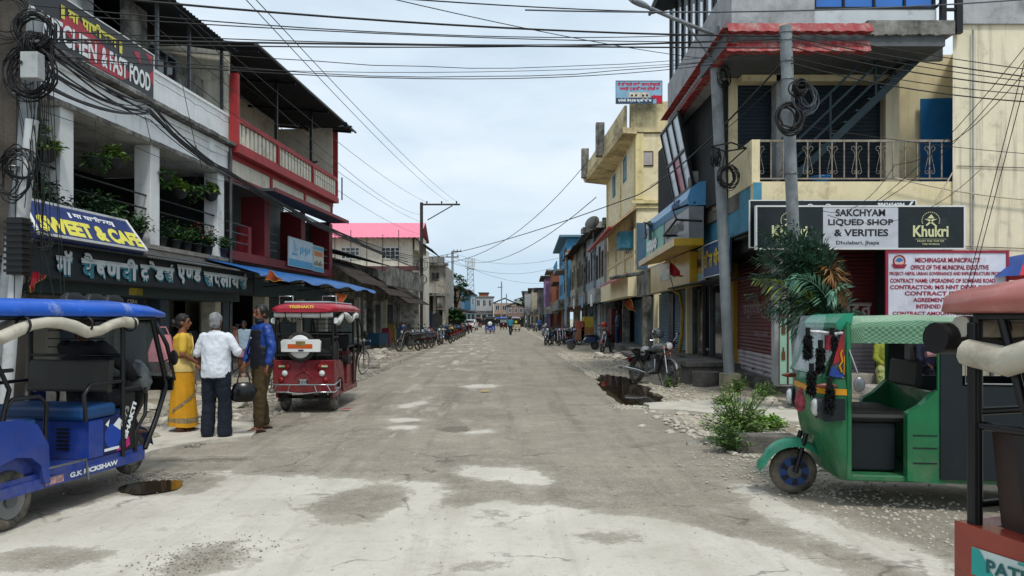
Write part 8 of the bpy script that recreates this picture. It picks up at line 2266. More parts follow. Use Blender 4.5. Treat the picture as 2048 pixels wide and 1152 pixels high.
def sitter(label, loc, rz, seat_z, top, bottom, sk=skin, hair=hair_k, style='short', arms=None, foot_z=0.0, kx=0.42, scale=1.0, loose=0.0, hyaw=0, hpitch=0, feetx=0.40, spread=0.12, lean=0.0, folded=False, sleeve=0.9):
 """seated figure: hips at the seat height, thighs forward, shins down"""
 t = thing('person', label, 'person', loc, rz, scale=scale)
 z = seat_z + 0.10; sho = z + 0.50
 mb, extras = head(t, (lean, 0, sho + 0.06), hyaw, hpitch, sk, hair, style)
 limb(mb, [(lean, 0, sho - 0.02), (lean, 0, sho + 0.12)], [0.06, 0.05])
 mb.loft([ringxy((lean, 0, sho + 0.02), 0.055, 0.07), ringxy((lean, 0, sho - 0.03), 0.085, 0.17), ringxy((lean * 0.6, 0, sho - 0.2), 0.11, 0.16), ringxy((0, 0, z + 0.12), 0.11, 0.15), ringxy((0, 0, z - 0.04), 0.12, 0.165)])
 arms = arms or {}
 cl = MB()
 cl.loft([ringxy((lean, 0, sho + 0.03), 0.065, 0.09), ringxy((lean, 0, sho - 0.02), 0.11, 0.19), ringxy((lean * 0.6, 0, sho - 0.2), 0.135, 0.185), ringxy((0, 0, z + 0.12), 0.14, 0.185), ringxy((0.02, 0, z - 0.06), 0.155, 0.20)])
 bt = MB()
 for s in (-1, 1):
  a = arms.get(s, ((0.12, s * 0.24, sho - 0.27), (0.32, s * 0.16, z + 0.12)))
  S = Vector((lean, s * 0.18, sho - 0.03)); E_, Wr = Vector(a[0]), Vector(a[1])
  limb(mb, [S, E_, Wr], [0.052, 0.04, 0.026]); hand(mb, Wr, (Wr - E_), s, 0.8)
  limb(cl, [S, E_, E_.lerp(Wr, sleeve)], [0.07, 0.06, 0.046])
  kn = (kx, s * spread, z - 0.01 + (0.0 if not folded else 0.1)); an = (feetx, s * spread * 0.9, foot_z + 0.075)
  limb(mb, [(0.02, s * 0.085, z - 0.02), kn, an], [0.08, 0.052, 0.036]); foot(mb, an, s * 0.2)
  limb(bt, [(0.0, s * 0.09, z - 0.03), kn, Vector(kn).lerp(Vector(an), 0.93)], [0.105 + loose * 0.3, 0.078 + loose, 0.06 + loose])
 bt.ell((0.0, 0, z - 0.02), (0.15, 0.18, 0.10), 14, 10)
 voxel(mb.build('body', sk, t), 0.0095, 2); extras()
 voxel(cl.build('shirt', top, t), 0.012, 3, 0.02); voxel(bt.build('trousers', bottom, t), 0.012, 3, 0.025)
 return t
dk = mat('charcoal_shirt', '#14161b', rough=0.85, var=0.1)
drv = sitter('driver in dark clothes lounging inside the blue rickshaw', er.matrix_basis @ Vector((0.52, 0.0, 0.0)), er.rotation_euler.z, 0.72, dk, mat('dark_plaid', '#1a1c24', rough=0.85, var=0.3, scale=20), skin_d, foot_z=0.40, kx=0.36, feetx=0.46, scale=1.0, hyaw=-0.5, lean=-0.06, arms={-1: ((0.16, -0.26, 1.10), (0.36, -0.22, 0.98))})
lime = mat('lime_kurta', '#8c9434', rough=0.8, var=0.08)
plaid = mat('pale_green_plaid', '#a3ab6c', rough=0.8, var=0.45, scale=45)
swm = sitter('woman in a lime kurta and plaid trousers seated on the shop step', (7.80, 15.35, 0.0), rad(-100), 0.42, lime, plaid, skin, hair_k, 'bun', foot_z=0.0, kx=0.36, feetx=0.42, loose=0.035, spread=0.20)
st_ = MB().box(6.4, 9.0, 15.15, 15.55, -0.1, 0.44).build('stone_bench', conc, None, 0.02); tag(st_, 'low concrete bench step in front of the maroon shutters', 'step')
sitter('person in dark trousers with a pink bundle seated right of the lime kurta woman', (8.62, 15.35, 0.0), rad(-88), 0.42, mat('dark_blue_cotton', '#161d33', rough=0.85), navy_c, skin_d, foot_z=0.0, kx=0.36, feetx=0.42, hpitch=0.4)
o = MB().tube([(-0.2, 0, 0), (0.2, 0, 0.02)], 0.055, 12).build('rolled_cloth', mat('pink_roll', '#b08388', rough=0.8, var=0.1)); o.location = (8.62, 15.0, 0.84); tag(o, 'pink rolled cloth on the lap of the second seated person', 'cloth')
# ================================================================ poles, cables, plants, rubble
cable = mat('black_cable', '#0b0c0e', rough=0.6, var=0.1)
cable_g = mat('grey_cable', '#4a5058', rough=0.6, var=0.1)
galv = mat('galvanised_pole', '#858c90', rough=0.7, var=0.15, dirt=0.5, dcol='#454a4c', streak=0.3)
def pole(label, pts, r, m, group=None, name='utility_pole'):
 e = thing(name, label, 'utility pole', pts[0], 0, group)
 o = Vector(pts[0])
 MB().tube([Vector(p) - o for p in pts], r, 14).build('shaft', m, e)
 return e, o
def coil(e, o, c, R_, n, tilt=0.0, r=0.0075, m=cable, name='cable_coil'):
 mb = MB(Matrix.Translation(Vector(c) - o) @ Matrix.Rotation(tilt, 4, 'Z'))
 for k in range(n):
  rr_ = R_ * rnd.uniform(0.68, 1.12); ox, oz = rnd.uniform(-.05, .05) * R_ * 3, rnd.uniform(-.06, .06) * R_ * 3
  s = rnd.uniform(0.8, 1.15)
  mb.tube([(ox + rr_ * math.cos(a) * s, rnd.uniform(-.02, .02) + 0.05 * (k % 3 - 1), oz + rr_ * math.sin(a)) for a in [2 * PI * q / 20 for q in range(20)]], r, 5, closed=True)
 return mb.build(name, m, e)
e, o = pole('leaning grey steel pole wrapped in cable coils at the left edge', [W(-10, 870, 9), W(12, 600, 9), W(48, 330, 9), W(72, 25, 9)], 0.09, galv)
coil(e, o, W(62, 145, 8.75), 0.28, 16); coil(e, o, W(45, 330, 8.75), 0.2, 7, 0.5); coil(e, o, W(70, 60, 8.7), 0.2, 14, 0.3); coil(e, o, W(25, 350, 8.6), 0.3, 6, -0.4)
coil(e, o, W(80, 480, 8.5), 0.12, 7, 0.7, 0.004); coil(e, o, W(75, 95, 8.7), 0.16, 14, 1.2)
mb = MB(Matrix.Translation(W(65, 133, 8.55) - o)); mb.box(-0.10, 0.10, -0.07, 0.07, -0.15, 0.15)
mt = mb.build('meter_box', mat('white_meter_box', '#a3a7a6', rough=0.6, var=0.08, dirt=0.5), e, 0.01)
MB(Matrix.Translation(W(65, 133, 8.55) - o)).lathe([(0.022, -0.083), (0.001, -0.084)], (-0.08, 0, 0.02), 'y', 10).build('knob', black_p, mt)
mb = MB(Matrix.Translation(W(37, 493, 8.7) - o)); mb.box(-0.09, 0.09, -0.08, 0.08, -0.33, 0.33)
for k in range(9): mb.box(-0.11, 0.11, -0.1, 0.1, -0.3 + k * 0.07, -0.27 + k * 0.07)
mb.build('cable_joint_box', black_p, e)
mb = MB()
for z in (3.2, 4.1, 4.6): mb.ring((-5.95 + 0.115 * (z - 2.5) - o.x, 0, z), 0.15, 0.014, 'z', 16, 5)
mb.build('clamp', alu, e)
e, o = pole('white painted pipe leaning in front of the grey pole at the left edge', [W(5, 890, 8.8), W(27, 605, 8.8), W(45, 440, 8.8), W(64, 240, 8.8)], 0.07, mat('white_pipe_paint', '#b9bdbd', rough=0.6, var=0.04, dirt=0.3, dcol='#7c6a5a'), name='white_pipe')
e, o = pole('old weathered concrete pole at the very left edge', [(-6.35, 9.6, -0.2), (-6.3, 9.6, 6.5)], 0.17, mat('old_pole_wood', '#4b4640', rough=0.95, var=0.3, streak=0.6, dcol='#1f1c19', bump=0.5))
coil(e, o, W(15, 560, 9.2), 0.25, 6, 0.2); coil(e, o, W(8, 30, 9.2), 0.3, 5, 0.2)
A0 = Vector((4.80, 16.0, 0)); A1 = W(1428, 55, 15.9)
eA, oA = pole('grey pole with street lamp arm standing on a concrete block before the side wall', [A0, A0.lerp(A1, 0.5), A1], 0.115, galv)
MB().hexa([(-.19, -.19, -.1), (.19, -.19, -.1), (.19, .19, -.1), (-.19, .19, -.1), (-.18, -.18, .40), (.18, -.18, .40), (.18, .18, .40), (-.18, .18, .40)]).build('footing', mat('mossy_concrete', '#85816c', rough=0.95, var=0.2, dirt=0.5, bump=0.4), eA, 0.015)
MB().tube([W(1430, 70, 15.9) - oA, W(1350, 38, 15.2) - oA, W(1262, 0, 14.6) - oA], 0.04, 8).tube([W(1432, 130, 15.9) - oA, W(1372, 48, 15.4) - oA], 0.022, 6).build('lamp_arm', galv, eA)
mb = MB(Matrix.Translation(W(1278, 6, 14.7) - oA) @ Matrix.Rotation(0.4, 4, 'Y')); mb.ell((0, 0, 0), (0.24, 0.09, 0.06), 14, 8); mb.build('street_lamp', mat('lamp_housing', '#79828a', rough=0.4, var=0.05), eA)
coil(eA, oA, W(1455, 355, 15.5), 0.22, 18, 0.2); coil(eA, oA, W(1432, 315, 15.5), 0.18, 14, 1.0); coil(eA, oA, W(1448, 155, 15.7), 0.2, 8, 0.8)
mb = MB()
q = [W(1422, 293, 15.6) - oA, W(1463, 285, 15.2) - oA, W(1493, 296, 15.2) - oA, W(1450, 303, 15.6) - oA]
for a, b in zip(q, q[1:] + q[:1]): mb.tube([a, b], 0.018, 5)
mb.tube([q[2], W(1455, 330, 15.6) - oA], 0.015, 5).tube([q[3], W(1440, 375, 15.7) - oA], 0.012, 5); mb.build('bracket', rust, eA)
B0 = Vector((5.42, 13.8, 0)); B1 = W(1571, 52, 13.2)
eB, oB = pole('tall grey pole in front of the liquor signboard with loops of cable', [B0, B0.lerp(B1, 0.5), B1], 0.105, galv)
mb = MB()
for py in (70, 85, 125, 160, 260, 345):
 t = (738 - py) / 690; p = B0.lerp(B1, min(1, max(0, (EYE + (638 - py) / 1500 * 13.3) / B1.z))) - oB
 MB().ring(p, 0.115, 0.008, 'z', 16, 4).build('clamp', alu, eB)
coil(eB, oB, W(1575, 235, 13.0), 0.26, 7, 0.1, 0.018); coil(eB, oB, W(1612, 195, 13.0), 0.24, 9, 0.3, 0.008, cable_g); coil(eB, oB, W(1600, 175, 12.9), 0.13, 12, 0.2, 0.014)
mb = MB(Matrix.Translation(W(1605, 172, 12.95) - oB)); mb.ell((0, 0, 0), (0.16, 0.08, 0.05), 12, 8); mb.build('cable_joint', black_p, eB)
MB().box(-0.13, -0.10, -0.02, 0.02, 2.7, 4.9).build('conduit', rust, eB)
def tpole(px, Y, top, label, arms, r=0.10, group=None):
 b = Vector(((px - 1010) / 1500 * Y, Y, -0.1)); h = EYE + (638 - top) / 1500 * Y
 e, o = pole(label, [b, (b.x, b.y, h)], r, rust if Y < 60 else galv, group)
 for (a0, a1, zz) in arms:
  z_ = EYE + (638 - zz) / 1500 * Y; x0, x1 = ((a - 1010) / 1500 * Y - o.x for a in (a0, a1))
  ao = MB().box(x0, x1, -0.05, 0.05, z_ - 0.05 - o.z, z_ + 0.05 - o.z).build('crossarm', rust, e)
  mb = MB()
  for k in range(3): mb.ell((x0 + (x1 - x0) * (0.15 + 0.38 * k), 0, z_ + 0.14 - o.z), (0.05, 0.05, 0.09), 8, 6)
  mb.build('insulator', black_p, ao)
 return e, o
e, o = tpole(843, 47, 405, 'rusty pole with a long one sided crossarm in front of the pink roofed house', [(842, 920, 409)])
mb = MB().tube([W(855, 440, 47) - o, W(905, 411, 47) - o], 0.035, 5); mb.build('brace', rust, e)
coil(e, o, W(843, 530, 46.7), 0.35, 8); coil(e, o, W(845, 560, 46.7), 0.3, 6)
tpole(905, 75, 502, 'far dark pole with two crossarms beside the far tree', [(905, 923, 503), (890, 918, 514)], 0.12)
tpole(1003, 150, 563, 'thin distant pole at the street end', [(995, 1005, 575)], 0.12)
tpole(1013, 165, 588, 'thinnest distant pole next to the gable house', [], 0.12)
tpole(1133, 62, 505, 'grey pole standing in front of the blue house', [(1128, 1140, 515)], 0.13)
for i, (px, a, b) in enumerate(((661, 330, 432), (684, 355, 400))):
 mb = MB().tube([W(px, b, 31.5), W(px, a, 31.5)], 0.03, 5)
 tag(mb.build('iron_rod', red if i == 0 else rust), ['thin red iron rod standing past the red building roof', 'short rusty iron rod right of the red rod'][i], 'rod')
def wire(p0, p1, sag, r, label, group, m=cable, n=14, kink=0.0, via=None):
 P = [p0] + (via or []) + [p1]
 pts = []
 for i in range(len(P) - 1):
  for k in range(n + (i == len(P) - 2)):
   t = k / n; q = P[i].lerp(P[i + 1], t); q.z -= sag * 4 * t * (1 - t)
   if kink and 0 < t < 1: q += Vector((0, rnd.uniform(-1, 1), rnd.uniform(-1, 1))) * kink
   pts.append(q)
 c = pts[0].copy()
 ob = MB().tube([p - c for p in pts], r * 0.8, 4, sm=True).build('overhead_cable', m); ob.location = c
 tag(ob, label, 'cable', group); return ob
gx = 'cables crossing the street'
for i, (a, b, sag, r, lab) in enumerate((
  ((180, -8, 9.5), (1560, 72, 13.2), 0.12, 0.020, 'thickest black cable crossing the top of the street'), ((60, 10, 9), (1428, 68, 15.5), 0.20, 0.011, 'thin cable just under the thickest one across the street'),
  ((120, 30, 9), (1560, 84, 13.2), 0.10, 0.010, 'cable crossing the street midway between the two thick ones'), ((90, 62, 9), (1428, 82, 15.7), 0.12, 0.010, 'second cable crossing the street midway between the two thick ones'),
  ((80, 78, 9), (1560, 96, 13.2), 0.02, 0.017, 'lower thick black cable crossing the street'), ((80, 84, 9), (1560, 78, 13.2), 0.10, 0.012, 'cable pressed against the lower thick one across the street'))):
 wire(W(*a), W(*b), sag, r, lab, gx)
for i, (a, b, sag, r, k, lab) in enumerate((((75, 75, 9), (1432, 112, 15.7), 0.30, 0.008, 0.012, 'upper of the wavy cables crossing the street'), ((70, 92, 9), (1560, 100, 13.2), 0.42, 0.008, 0.010, 'lower of the wavy cables crossing the street'),
  ((75, 120, 9), (1560, 110, 13.2), 0.22, 0.006, 0.004, 'faint thin cable under the wavy ones across the street'), ((85, 110, 9), (1432, 128, 15.7), 0.30, 0.010, 0, 'lowest cable crossing the street'))):
 wire(W(*a), W(*b), sag, r, lab, gx, kink=k)
wire(W(735, -8, 9), W(1440, 25, 14), 0.05, 0.012, 'black cable entering at the top centre towards the right poles', gx)
wire(W(760, -8, 9), W(1432, 120, 15.7), 0.08, 0.008, 'thin cable slanting from the top centre down to the lamp pole', gx)
wire(W(1050, 20, 10), W(2100, -5, 11), 0.10, 0.014, 'pale grey cable running along the top towards the right', gx, cable_g)
gr = 'cables from the right pole to the right edge'
for i, (a, b) in enumerate(((60, 138), (72, 152), (80, 160), (92, 170), (112, 182), (124, 196))):
 wire(W(1575, a, 13.2), W(2140, b + 12, 11), 0.04 + 0.02 * i, 0.010 + 0.004 * (i % 2), ['topmost', 'second', 'third', 'fourth', 'fifth', 'lowest'][i] + ' cable from the tall grey pole to the right edge', gr)
gl = 'long cables down the left side of the street'
for i, (a, b, s) in enumerate((((488, -5, 10), (897, 404, 47), 0.25), ((508, -5, 10), (915, 404, 47), 0.25), ((330, -5, 10), (852, 404, 47), 0.3), ((360, 30, 10), (846, 430, 47), 0.6), ((240, -5, 10), (845, 445, 47), 0.4), ((170, -5, 9.5), (845, 470, 47), 0.5))):
 wire(W(*a), W(*b), s, 0.008, ['left one of the paired wires running to the crossarm tip', 'right one of the paired wires running to the crossarm tip', 'wire running to the near end of the crossarm', 'wire dipping to just below the crossarm', 'wire reaching the crossarm pole lower down', 'lowest of the single wires to the crossarm pole'][i], gl)
gb = 'bundle of service cables along the cafe front'
ORD2 = ['first', 'second', 'third', 'fourth', 'fifth', 'sixth', 'seventh', 'eighth', 'ninth', 'tenth', 'eleventh', 'twelfth', 'thirteenth']
for i in range(13):
 o1, o2 = rnd.uniform(-28, 28), rnd.uniform(-12, 12)
 P0 = W(88 + rnd.uniform(-10, 20), 70 + i * 9, 9); m1 = LF.w(LF.u(300, -0.75), -0.75, 0); m1.z = 5.85 + rnd.uniform(-.25, .25) * (i % 3 > 0)
 m2 = LF.w(LF.u(452, -0.6), -0.6, 0); m2.z = 5.35 + rnd.uniform(-.08, .1)
 m3 = LF.w(30, -0.8, 4.75 + rnd.uniform(-.1, .1))
 wire(P0, W(843, 515 + i * 2, 46.9), 0.10 + rnd.uniform(0, 0.12), 0.014 if i % 4 else 0.024, ORD2[i] + ' black service cable of the sagging bundle, counted from the top at the left pole', gb, via=[m1, m2, m3], n=8)
for i, (px, a, b) in enumerate(((290, 232, 278), (392, 290, 330), (365, 170, 290))):
 wire(LF.w(LF.u(px, -0.7), -0.7, LF.z(px, a, -0.7)), LF.w(LF.u(px + (12 if i < 2 else 28), -0.5), -0.5, LF.z(px, b, -0.5)), 0.0, 0.010, ['short tie cable hanging left from the service bundle', 'short tie cable hanging in the middle of the service bundle', 'long slanting tie cable from the cafe parapet down to the bundle'][i], 'tie cables')
gd = 'loose drop wires around the left pole'
for i in range(16):
 wire(W(rnd.uniform(20, 110), rnd.uniform(30, 160), 8.8), W(rnd.uniform(0, 150), rnd.uniform(380, 640), 8.7), rnd.uniform(-.35, .35), 0.006, 'loose black drop wire tangled round the left poles', gd)
ga = 'cables from the right poles down the street'
wire(W(1560, 130, 13.2), W(845, 518, 46.8), 0.25, 0.022, 'thick dark cable sweeping from the right pole down to the left far pole', ga, via=[RF.w(24.5, 0.9, 5.6)])
wire(RF.w(38, 1.4, 9.6), W(848, 524, 46.8), 1.6, 0.020, 'sagging cable from the yellow building parapet to the left far pole', ga)
wire(RF.w(36, 1.2, 7.4), W(906, 514, 74), 1.6, 0.024, 'lower sagging cable from the yellow building towards the far pole', ga)
wire(W(1571, 150, 13.2), W(1300, 372, 24), 0.15, 0.010, 'thin cable slanting past the bay window', ga)
wire(W(1133, 512, 62), W(905, 505, 75), 0.9, 0.016, 'far cable hanging between the blue house pole and the far left pole', ga)
wire(W(1133, 525, 62), W(843, 500, 47), 1.2, 0.014, 'far cable crossing low over the street', ga)
wire(RF.w(100, 0.5, 6.5), W(905, 520, 75), 1.0, 0.018, 'most distant cable crossing the street', ga)
gv = 'wires falling across the corner building'
for i, (a, b, s) in enumerate((((2060, 80, 12), (1745, 408, 14.2), 0.2), ((2060, 105, 12), (1760, 405, 14.2), 0.25), ((2060, 130, 12), (1790, 330, 14.5), 0.35), ((2062, 120, 11), (1938, 590, 12.9), 0.0), ((2050, 120, 11), (1930, 590, 12.9), 0.0), ((1600, 250, 13.3), (2060, 308, 13), 0.05), ((1640, 420, 14.2), (1790, 330, 14.6), 0.35), ((1655, 430, 14.2), (1960, 340, 14.6), 0.5))):
 wire(W(*a), W(*b), s, 0.008, ['left falling wire over the streaky wall', 'second falling wire over the streaky wall', 'looping wire over the blue door', 'right of the steep paired wires by the notice board', 'left of the steep paired wires by the notice board', 'nearly level thin wire across the balcony', 'short looping wire above the liquor sign', 'long looping wire above the liquor sign'][i], gv, kink=0.006 if i < 3 else 0)
wire(W(1790, 356, 14.85), W(2060, 400, 14.85), 0.06, 0.02, 'cream conduit pipe drooping along the floor beam', gv, mat('cream_pipe', '#b8ae96'))
wire(W(1905, 345, 14.8), W(1870, 402, 14.8), 0.02, 0.018, 'short bent cream pipe below the blue door', gv, mat('cream_pipe', '#b8ae96'))
def dry(fn):
 def f():
  for _ in range(20):
   x, y = fn()
   if not any(inside(np.array([x]), np.array([y]), p)[0] for p in PUDW): break
  return x, y
 return f
palm = thing('palm_tree', 'small windswept palm with dark fronds and one brown frond before the maroon shutters', 'palm tree', (5.35, 12.1, 0))
po = Vector(palm.location)
MB().tube([(0.05, 0, 0), (0.02, 0, 0.8), (0, 0, 1.6)], [0.07, 0.055, 0.05], 8).build('trunk', wood, palm)
mb = MB(); S0 = Vector((0.0, 0, 1.5)); fr = []
TP = [(1502, 560), (1512, 520), (1520, 490), (1535, 470), (1550, 462), (1570, 458), (1590, 455), (1615, 462), (1508, 585), (1520, 610), (1530, 545), (1545, 630), (1560, 650), (1590, 665), (1545, 520), (1565, 500), (1580, 530), (1600, 500), (1640, 480), (1655, 520), (1700, 640), (1690, 670), (1620, 690), (1650, 690)]
for k in range(54):
 px, py = TP[k % len(TP)]; px += rnd.uniform(-12, 12); py += rnd.uniform(-12, 12)
 fr.append((W(px, py, 12.1 + rnd.uniform(-.45, .45)) - po, rnd.uniform(0.0, 0.28), 0))
fr += [(W(1690, 610, 11.7) - po, 0.95, 1), (W(1672, 560, 11.7) - po, 0.75, 1), (W(1575, 560, 11.5) - po, 0.35, 2), (W(1665, 600, 11.5) - po, 0.5, 2), (W(1512, 560, 11.7) - po, 0.1, 3)]
for tip, bow, mi in fr:
 ctl = S0.lerp(tip, 0.5) + Vector((-0.25 if mi == 1 else 0.12, 0, bow + 0.15)); P = []
 for j in range(17):
  t = j / 16; P.append(S0 * (1 - t) ** 2 + ctl * 2 * t * (1 - t) + tip * t * t)
 mb.tube(P, [0.012 * (1 - 0.7 * j / 16) for j in range(17)], 4, mi)
 for j in range(3, 17):
  for rep in range(2):
   p = P[j].lerp(P[j - 1], 0.5 * rep); tg = (P[j] - P[j - 1]).normalized(); sd_ = tg.cross(Vector((0, 1, 0.3))).normalized()
   ll = 0.38 * math.sin(PI * min(0.95, 0.15 + j / 19)) + 0.05
   for s in (-1, 1):
    dd = (tg * 0.8 + sd_ * s * 0.5 + Vector((0, rnd.uniform(-.4, .4), -0.2))).normalized()
    leaf(mb, p, dd, ll, 0.034, 0.3, mi)
mb.build('fronds', [mat('palm_green', '#2b4c3a', rough=0.45, var=0.35, scale=5), mat('dry_frond', '#8a6238', rough=0.7, var=0.3), mat('pale_frond', '#6b9a82', rough=0.4, var=0.2), mat('lime_frond', '#8c9c3c', rough=0.5, var=0.2)], palm)
stk_ = MB().tube([(0, 0, 0), (0.02, 0, 1.25)], 0.035, 8).build('wooden_stake', mat('brown_stake', '#3a241c', var=0.2)); stk_.location = (6.2, 12.0, 0); tag(stk_, 'brown wooden stake standing in front of the seated women', 'stake')
pc = thing('concrete_planter', 'rough broken round concrete planter beside the green auto', 'planter', (5.7, 11.6, 0))
MB().lathe([(0.17, 0), (0.19, 0.3), (0.2, 0.52), (0.16, 0.53), (0.15, 0.45), (0.001, 0.44)], seg=14).build('shell', conc, pc, 0.01)
sg = fpanel(6.35, 7.35, 11.9, 0.28, 0.42, 0.08, mat('printed_crate', '#23262a', var=0.1), white_p, 'low printed board lying behind the red leaved plants', 0.01)
text('WATER', 0.6, 0.1, wt, sg[0], FP(sg[1], 6.5, 11.885, 0.3), 0.05)
def shrub(name, loc, r, n, ls, m, label, cat='shrub', stems=True, group=None):
 e = thing(name, label, cat, loc, 0, group)
 mb = MB(); tips = []
 for k in range(n):
  d = rdir(0.25, 1); tip = Vector((d.x * r[0], d.y * r[1], d.z * r[2])) * rnd.uniform(0.6, 1.05); tips.append(tip)
  if stems: mb.tube([(0, 0, 0), tip * 0.5 + Vector((0, 0, 0.08)), tip], 0.004, 3)
 if stems: mb.build('stems', mat('green_stem', '#4a5a34', rough=0.7), e)
 mb = MB()
 for tip in tips:
  for j in range(14):
   t = 0.25 + 0.75 * j / 13; p = tip * t + Vector((0, 0, 0.3 * t * (1 - t) * r[2])) + rdir() * 0.05 * r[0]
   leaf(mb, p, rdir(-0.2, 0.9), ls * rnd.uniform(0.6, 1.3), ls * 0.35, 0.2, rnd.choice((0, 0, 1)))
 mb.build('foliage', m, e); return e
lw = mat('weed_green', '#5c7d34', rough=0.6, var=0.3, scale=12); lw2 = mat('weed_pale_green', '#86a357', rough=0.6, var=0.3, scale=12); lbr = mat('bright_grass', '#5e8f1e', rough=0.6, var=0.25)
p = G(1478, 890); shrub('weed_shrub', (p.x, p.y, 0), (0.55, 0.45, 0.72), 170, 0.065, [lw, lw2], 'feathery light green weed bush growing beside the kerb block')
p = G(1440, 905); shrub('weed_shrub', (p.x + 0.1, p.y, 0), (0.32, 0.3, 0.35), 50, 0.06, [leafA, lw], 'low dark green weed at the foot of the feathery bush')
p = G(1548, 868); shrub('grass_tuft', (p.x, p.y + 0.3, 0), (0.30, 0.25, 0.26), 70, 0.09, [lbr, lw2], 'bright green grass tuft behind the kerb block', 'grass tuft')
for i, (px, py, r, lab) in enumerate(((1475, 790, 0.35, 'small weeds against the lamp pole footing'), (1530, 800, 0.3, 'small weeds below the slanting shutter'), (1345, 775, 0.22, 'grass tuft by the cruiser front wheel'), (770, 692, 0.4, 'small grass tuft at the left sidewalk edge'), (1450, 815, 0.28, 'little weeds on the rubble right of the steps'))):
 p = G(px, py); shrub('weed_shrub', (p.x, p.y, 0), (r, r, r * 1.3), 30, 0.07, [lw, lw2], lab)
shrub('red_leaf_plant', (6.75, 11.5, 0), (0.45, 0.2, 0.28), 40, 0.09, [mat('maroon_leaf', '#5a2a22', var=0.3), lw2], 'red and green leaved low plants in front of the printed board', 'plant')
kb_ = MB().box(-0.30, 0.42, -0.14, 0.14, -0.05, 0.20).build('kerb_block', conc_d, None, 0.02); p = G(1522, 905); kb_.location = (p.x, p.y + 0.1, 0); kb_.rotation_euler = (0, 0, -0.06); tag(kb_, 'rough grey concrete kerb block lying by the weed bush', 'kerb block')
def tree(px, Y, base, top, rw, label, name='tree'):
 x = (px - 1010) / 1500 * Y; h = EYE + (638 - top) / 1500 * Y
 e = thing(name, label, 'tree', (x, Y, 0))
 MB().tube([(0, 0, 0), (0.1, 0, h * 0.4), (0, 0, h * 0.8)], [0.3, 0.22, 0.1], 7).tube([(0.1, 0, h * 0.4), (rw * 0.6, 0.3, h * 0.75)], 0.1, 5).tube([(0.1, 0, h * 0.45), (-rw * 0.6, -0.3, h * 0.7)], 0.1, 5).build('trunk', wood, e)
 mb = MB()
 for k in range(46):
  d = rdir(-0.6, 1); c = Vector((d.x * rw, d.y * rw, h * 0.68 + d.z * h * 0.3)) * 1.0
  for j in range(26):
   leaf(mb, c + rdir() * rnd.uniform(0.1, 0.28) * rw, rdir(), 0.36, 0.24, 0.2, rnd.choice((0, 1)))
 mb.build('crown', [leafD, leafA], e)
tree(910, 88, 660, 548, 1.35, 'dark leafy tree behind the far left pole')
tree(905, 66, 660, 622, 0.9, 'low green bush tree by the parked motorcycles at the arched building')
tree(1046, 180, 650, 598, 1.6, 'small green tree at the right of the street end')
tree(795, 140, 650, 600, 2.5, 'green tree hidden behind the left far houses')
def rock(seed, flat=0.55):
 r = random.Random(seed); mb = MB()
 n1 = 7; rings = []
 for z, s in ((-0.5, 0.6), (-0.1, 1.0), (0.3, 0.85), (0.5, 0.4)):
  rings.append([(s * 0.5 * math.cos(2 * PI * k / n1) * r.uniform(0.75, 1.2), s * 0.5 * math.sin(2 * PI * k / n1) * r.uniform(0.75, 1.2), z * flat + r.uniform(-.06, .06)) for k in range(n1)])
 return mb.loft(rings, 0, False)
stA = mat('grey_stone', '#8f8a80', rough=0.95, var=0.2, scale=6, dirt=0.4, dcol='#5a544a', bump=0.5); stB = mat('pale_stone', '#b3ad9f', rough=0.95, var=0.15, scale=6, bump=0.4)
rk = [meshm(rock(i, 0.3 + 0.1 * (i % 3)), 'broken_stone', stA if i % 2 else stB) for i in range(8)]
def strew(n, fn, lo, hi, label, group):
 fn = dry(fn)
 for i in range(n):
  x, y = fn(); s = rnd.uniform(lo, hi)
  ob = bpy.data.objects.new('broken_stone', rk[rnd.randrange(8)]); COL.objects.link(ob)
  ob.location = (x, y, gz(x, y) + s * 0.08); ob.rotation_euler = (rnd.uniform(-.3, .3), rnd.uniform(-.3, .3), rnd.uniform(0, 6)); ob.scale = (s * 1.2, s * 0.9, s)
  tag(ob, label, 'stone', group)
def zone(p, q, w_):
 A_, B_ = G(*p), G(*q)
 def f():
  t = rnd.random(); c = A_.lerp(B_, t); return c.x + rnd.gauss(0, w_), c.y + rnd.gauss(0, w_ * 1.5)
 return f
strew(75, zone((700, 738), (775, 690), 0.45), 0.15, 0.6, 'broken grey stone slab in the rubble past the dark red rickshaw', 'rubble past the red rickshaw')
strew(110, zone((300, 860), (500, 780), 0.6), 0.08, 0.38, 'broken stone on the rubble strip behind the group of people', 'rubble behind the people')
strew(55, zone((1235, 712), (1275, 752), 0.35), 0.12, 0.5, 'broken stone in the pile between the red motorcycle and the cruiser', 'rubble by the cruiser')
strew(35, zone((1330, 800), (1480, 900), 0.4), 0.06, 0.25, 'loose stone on the gravelly verge by the weed bush', 'stones on the right verge')
strew(25, zone((1500, 800), (1700, 830), 0.3), 0.08, 0.28, 'loose stone under the shop foundation wall', 'stones below the foundation')
strew(14, zone((600, 880), (1500, 950), 0.6), 0.03, 0.07, 'small pale pebble lying on the asphalt', 'pebbles on the asphalt')
pb = [rock(50 + i, 0.6) for i in range(4)]
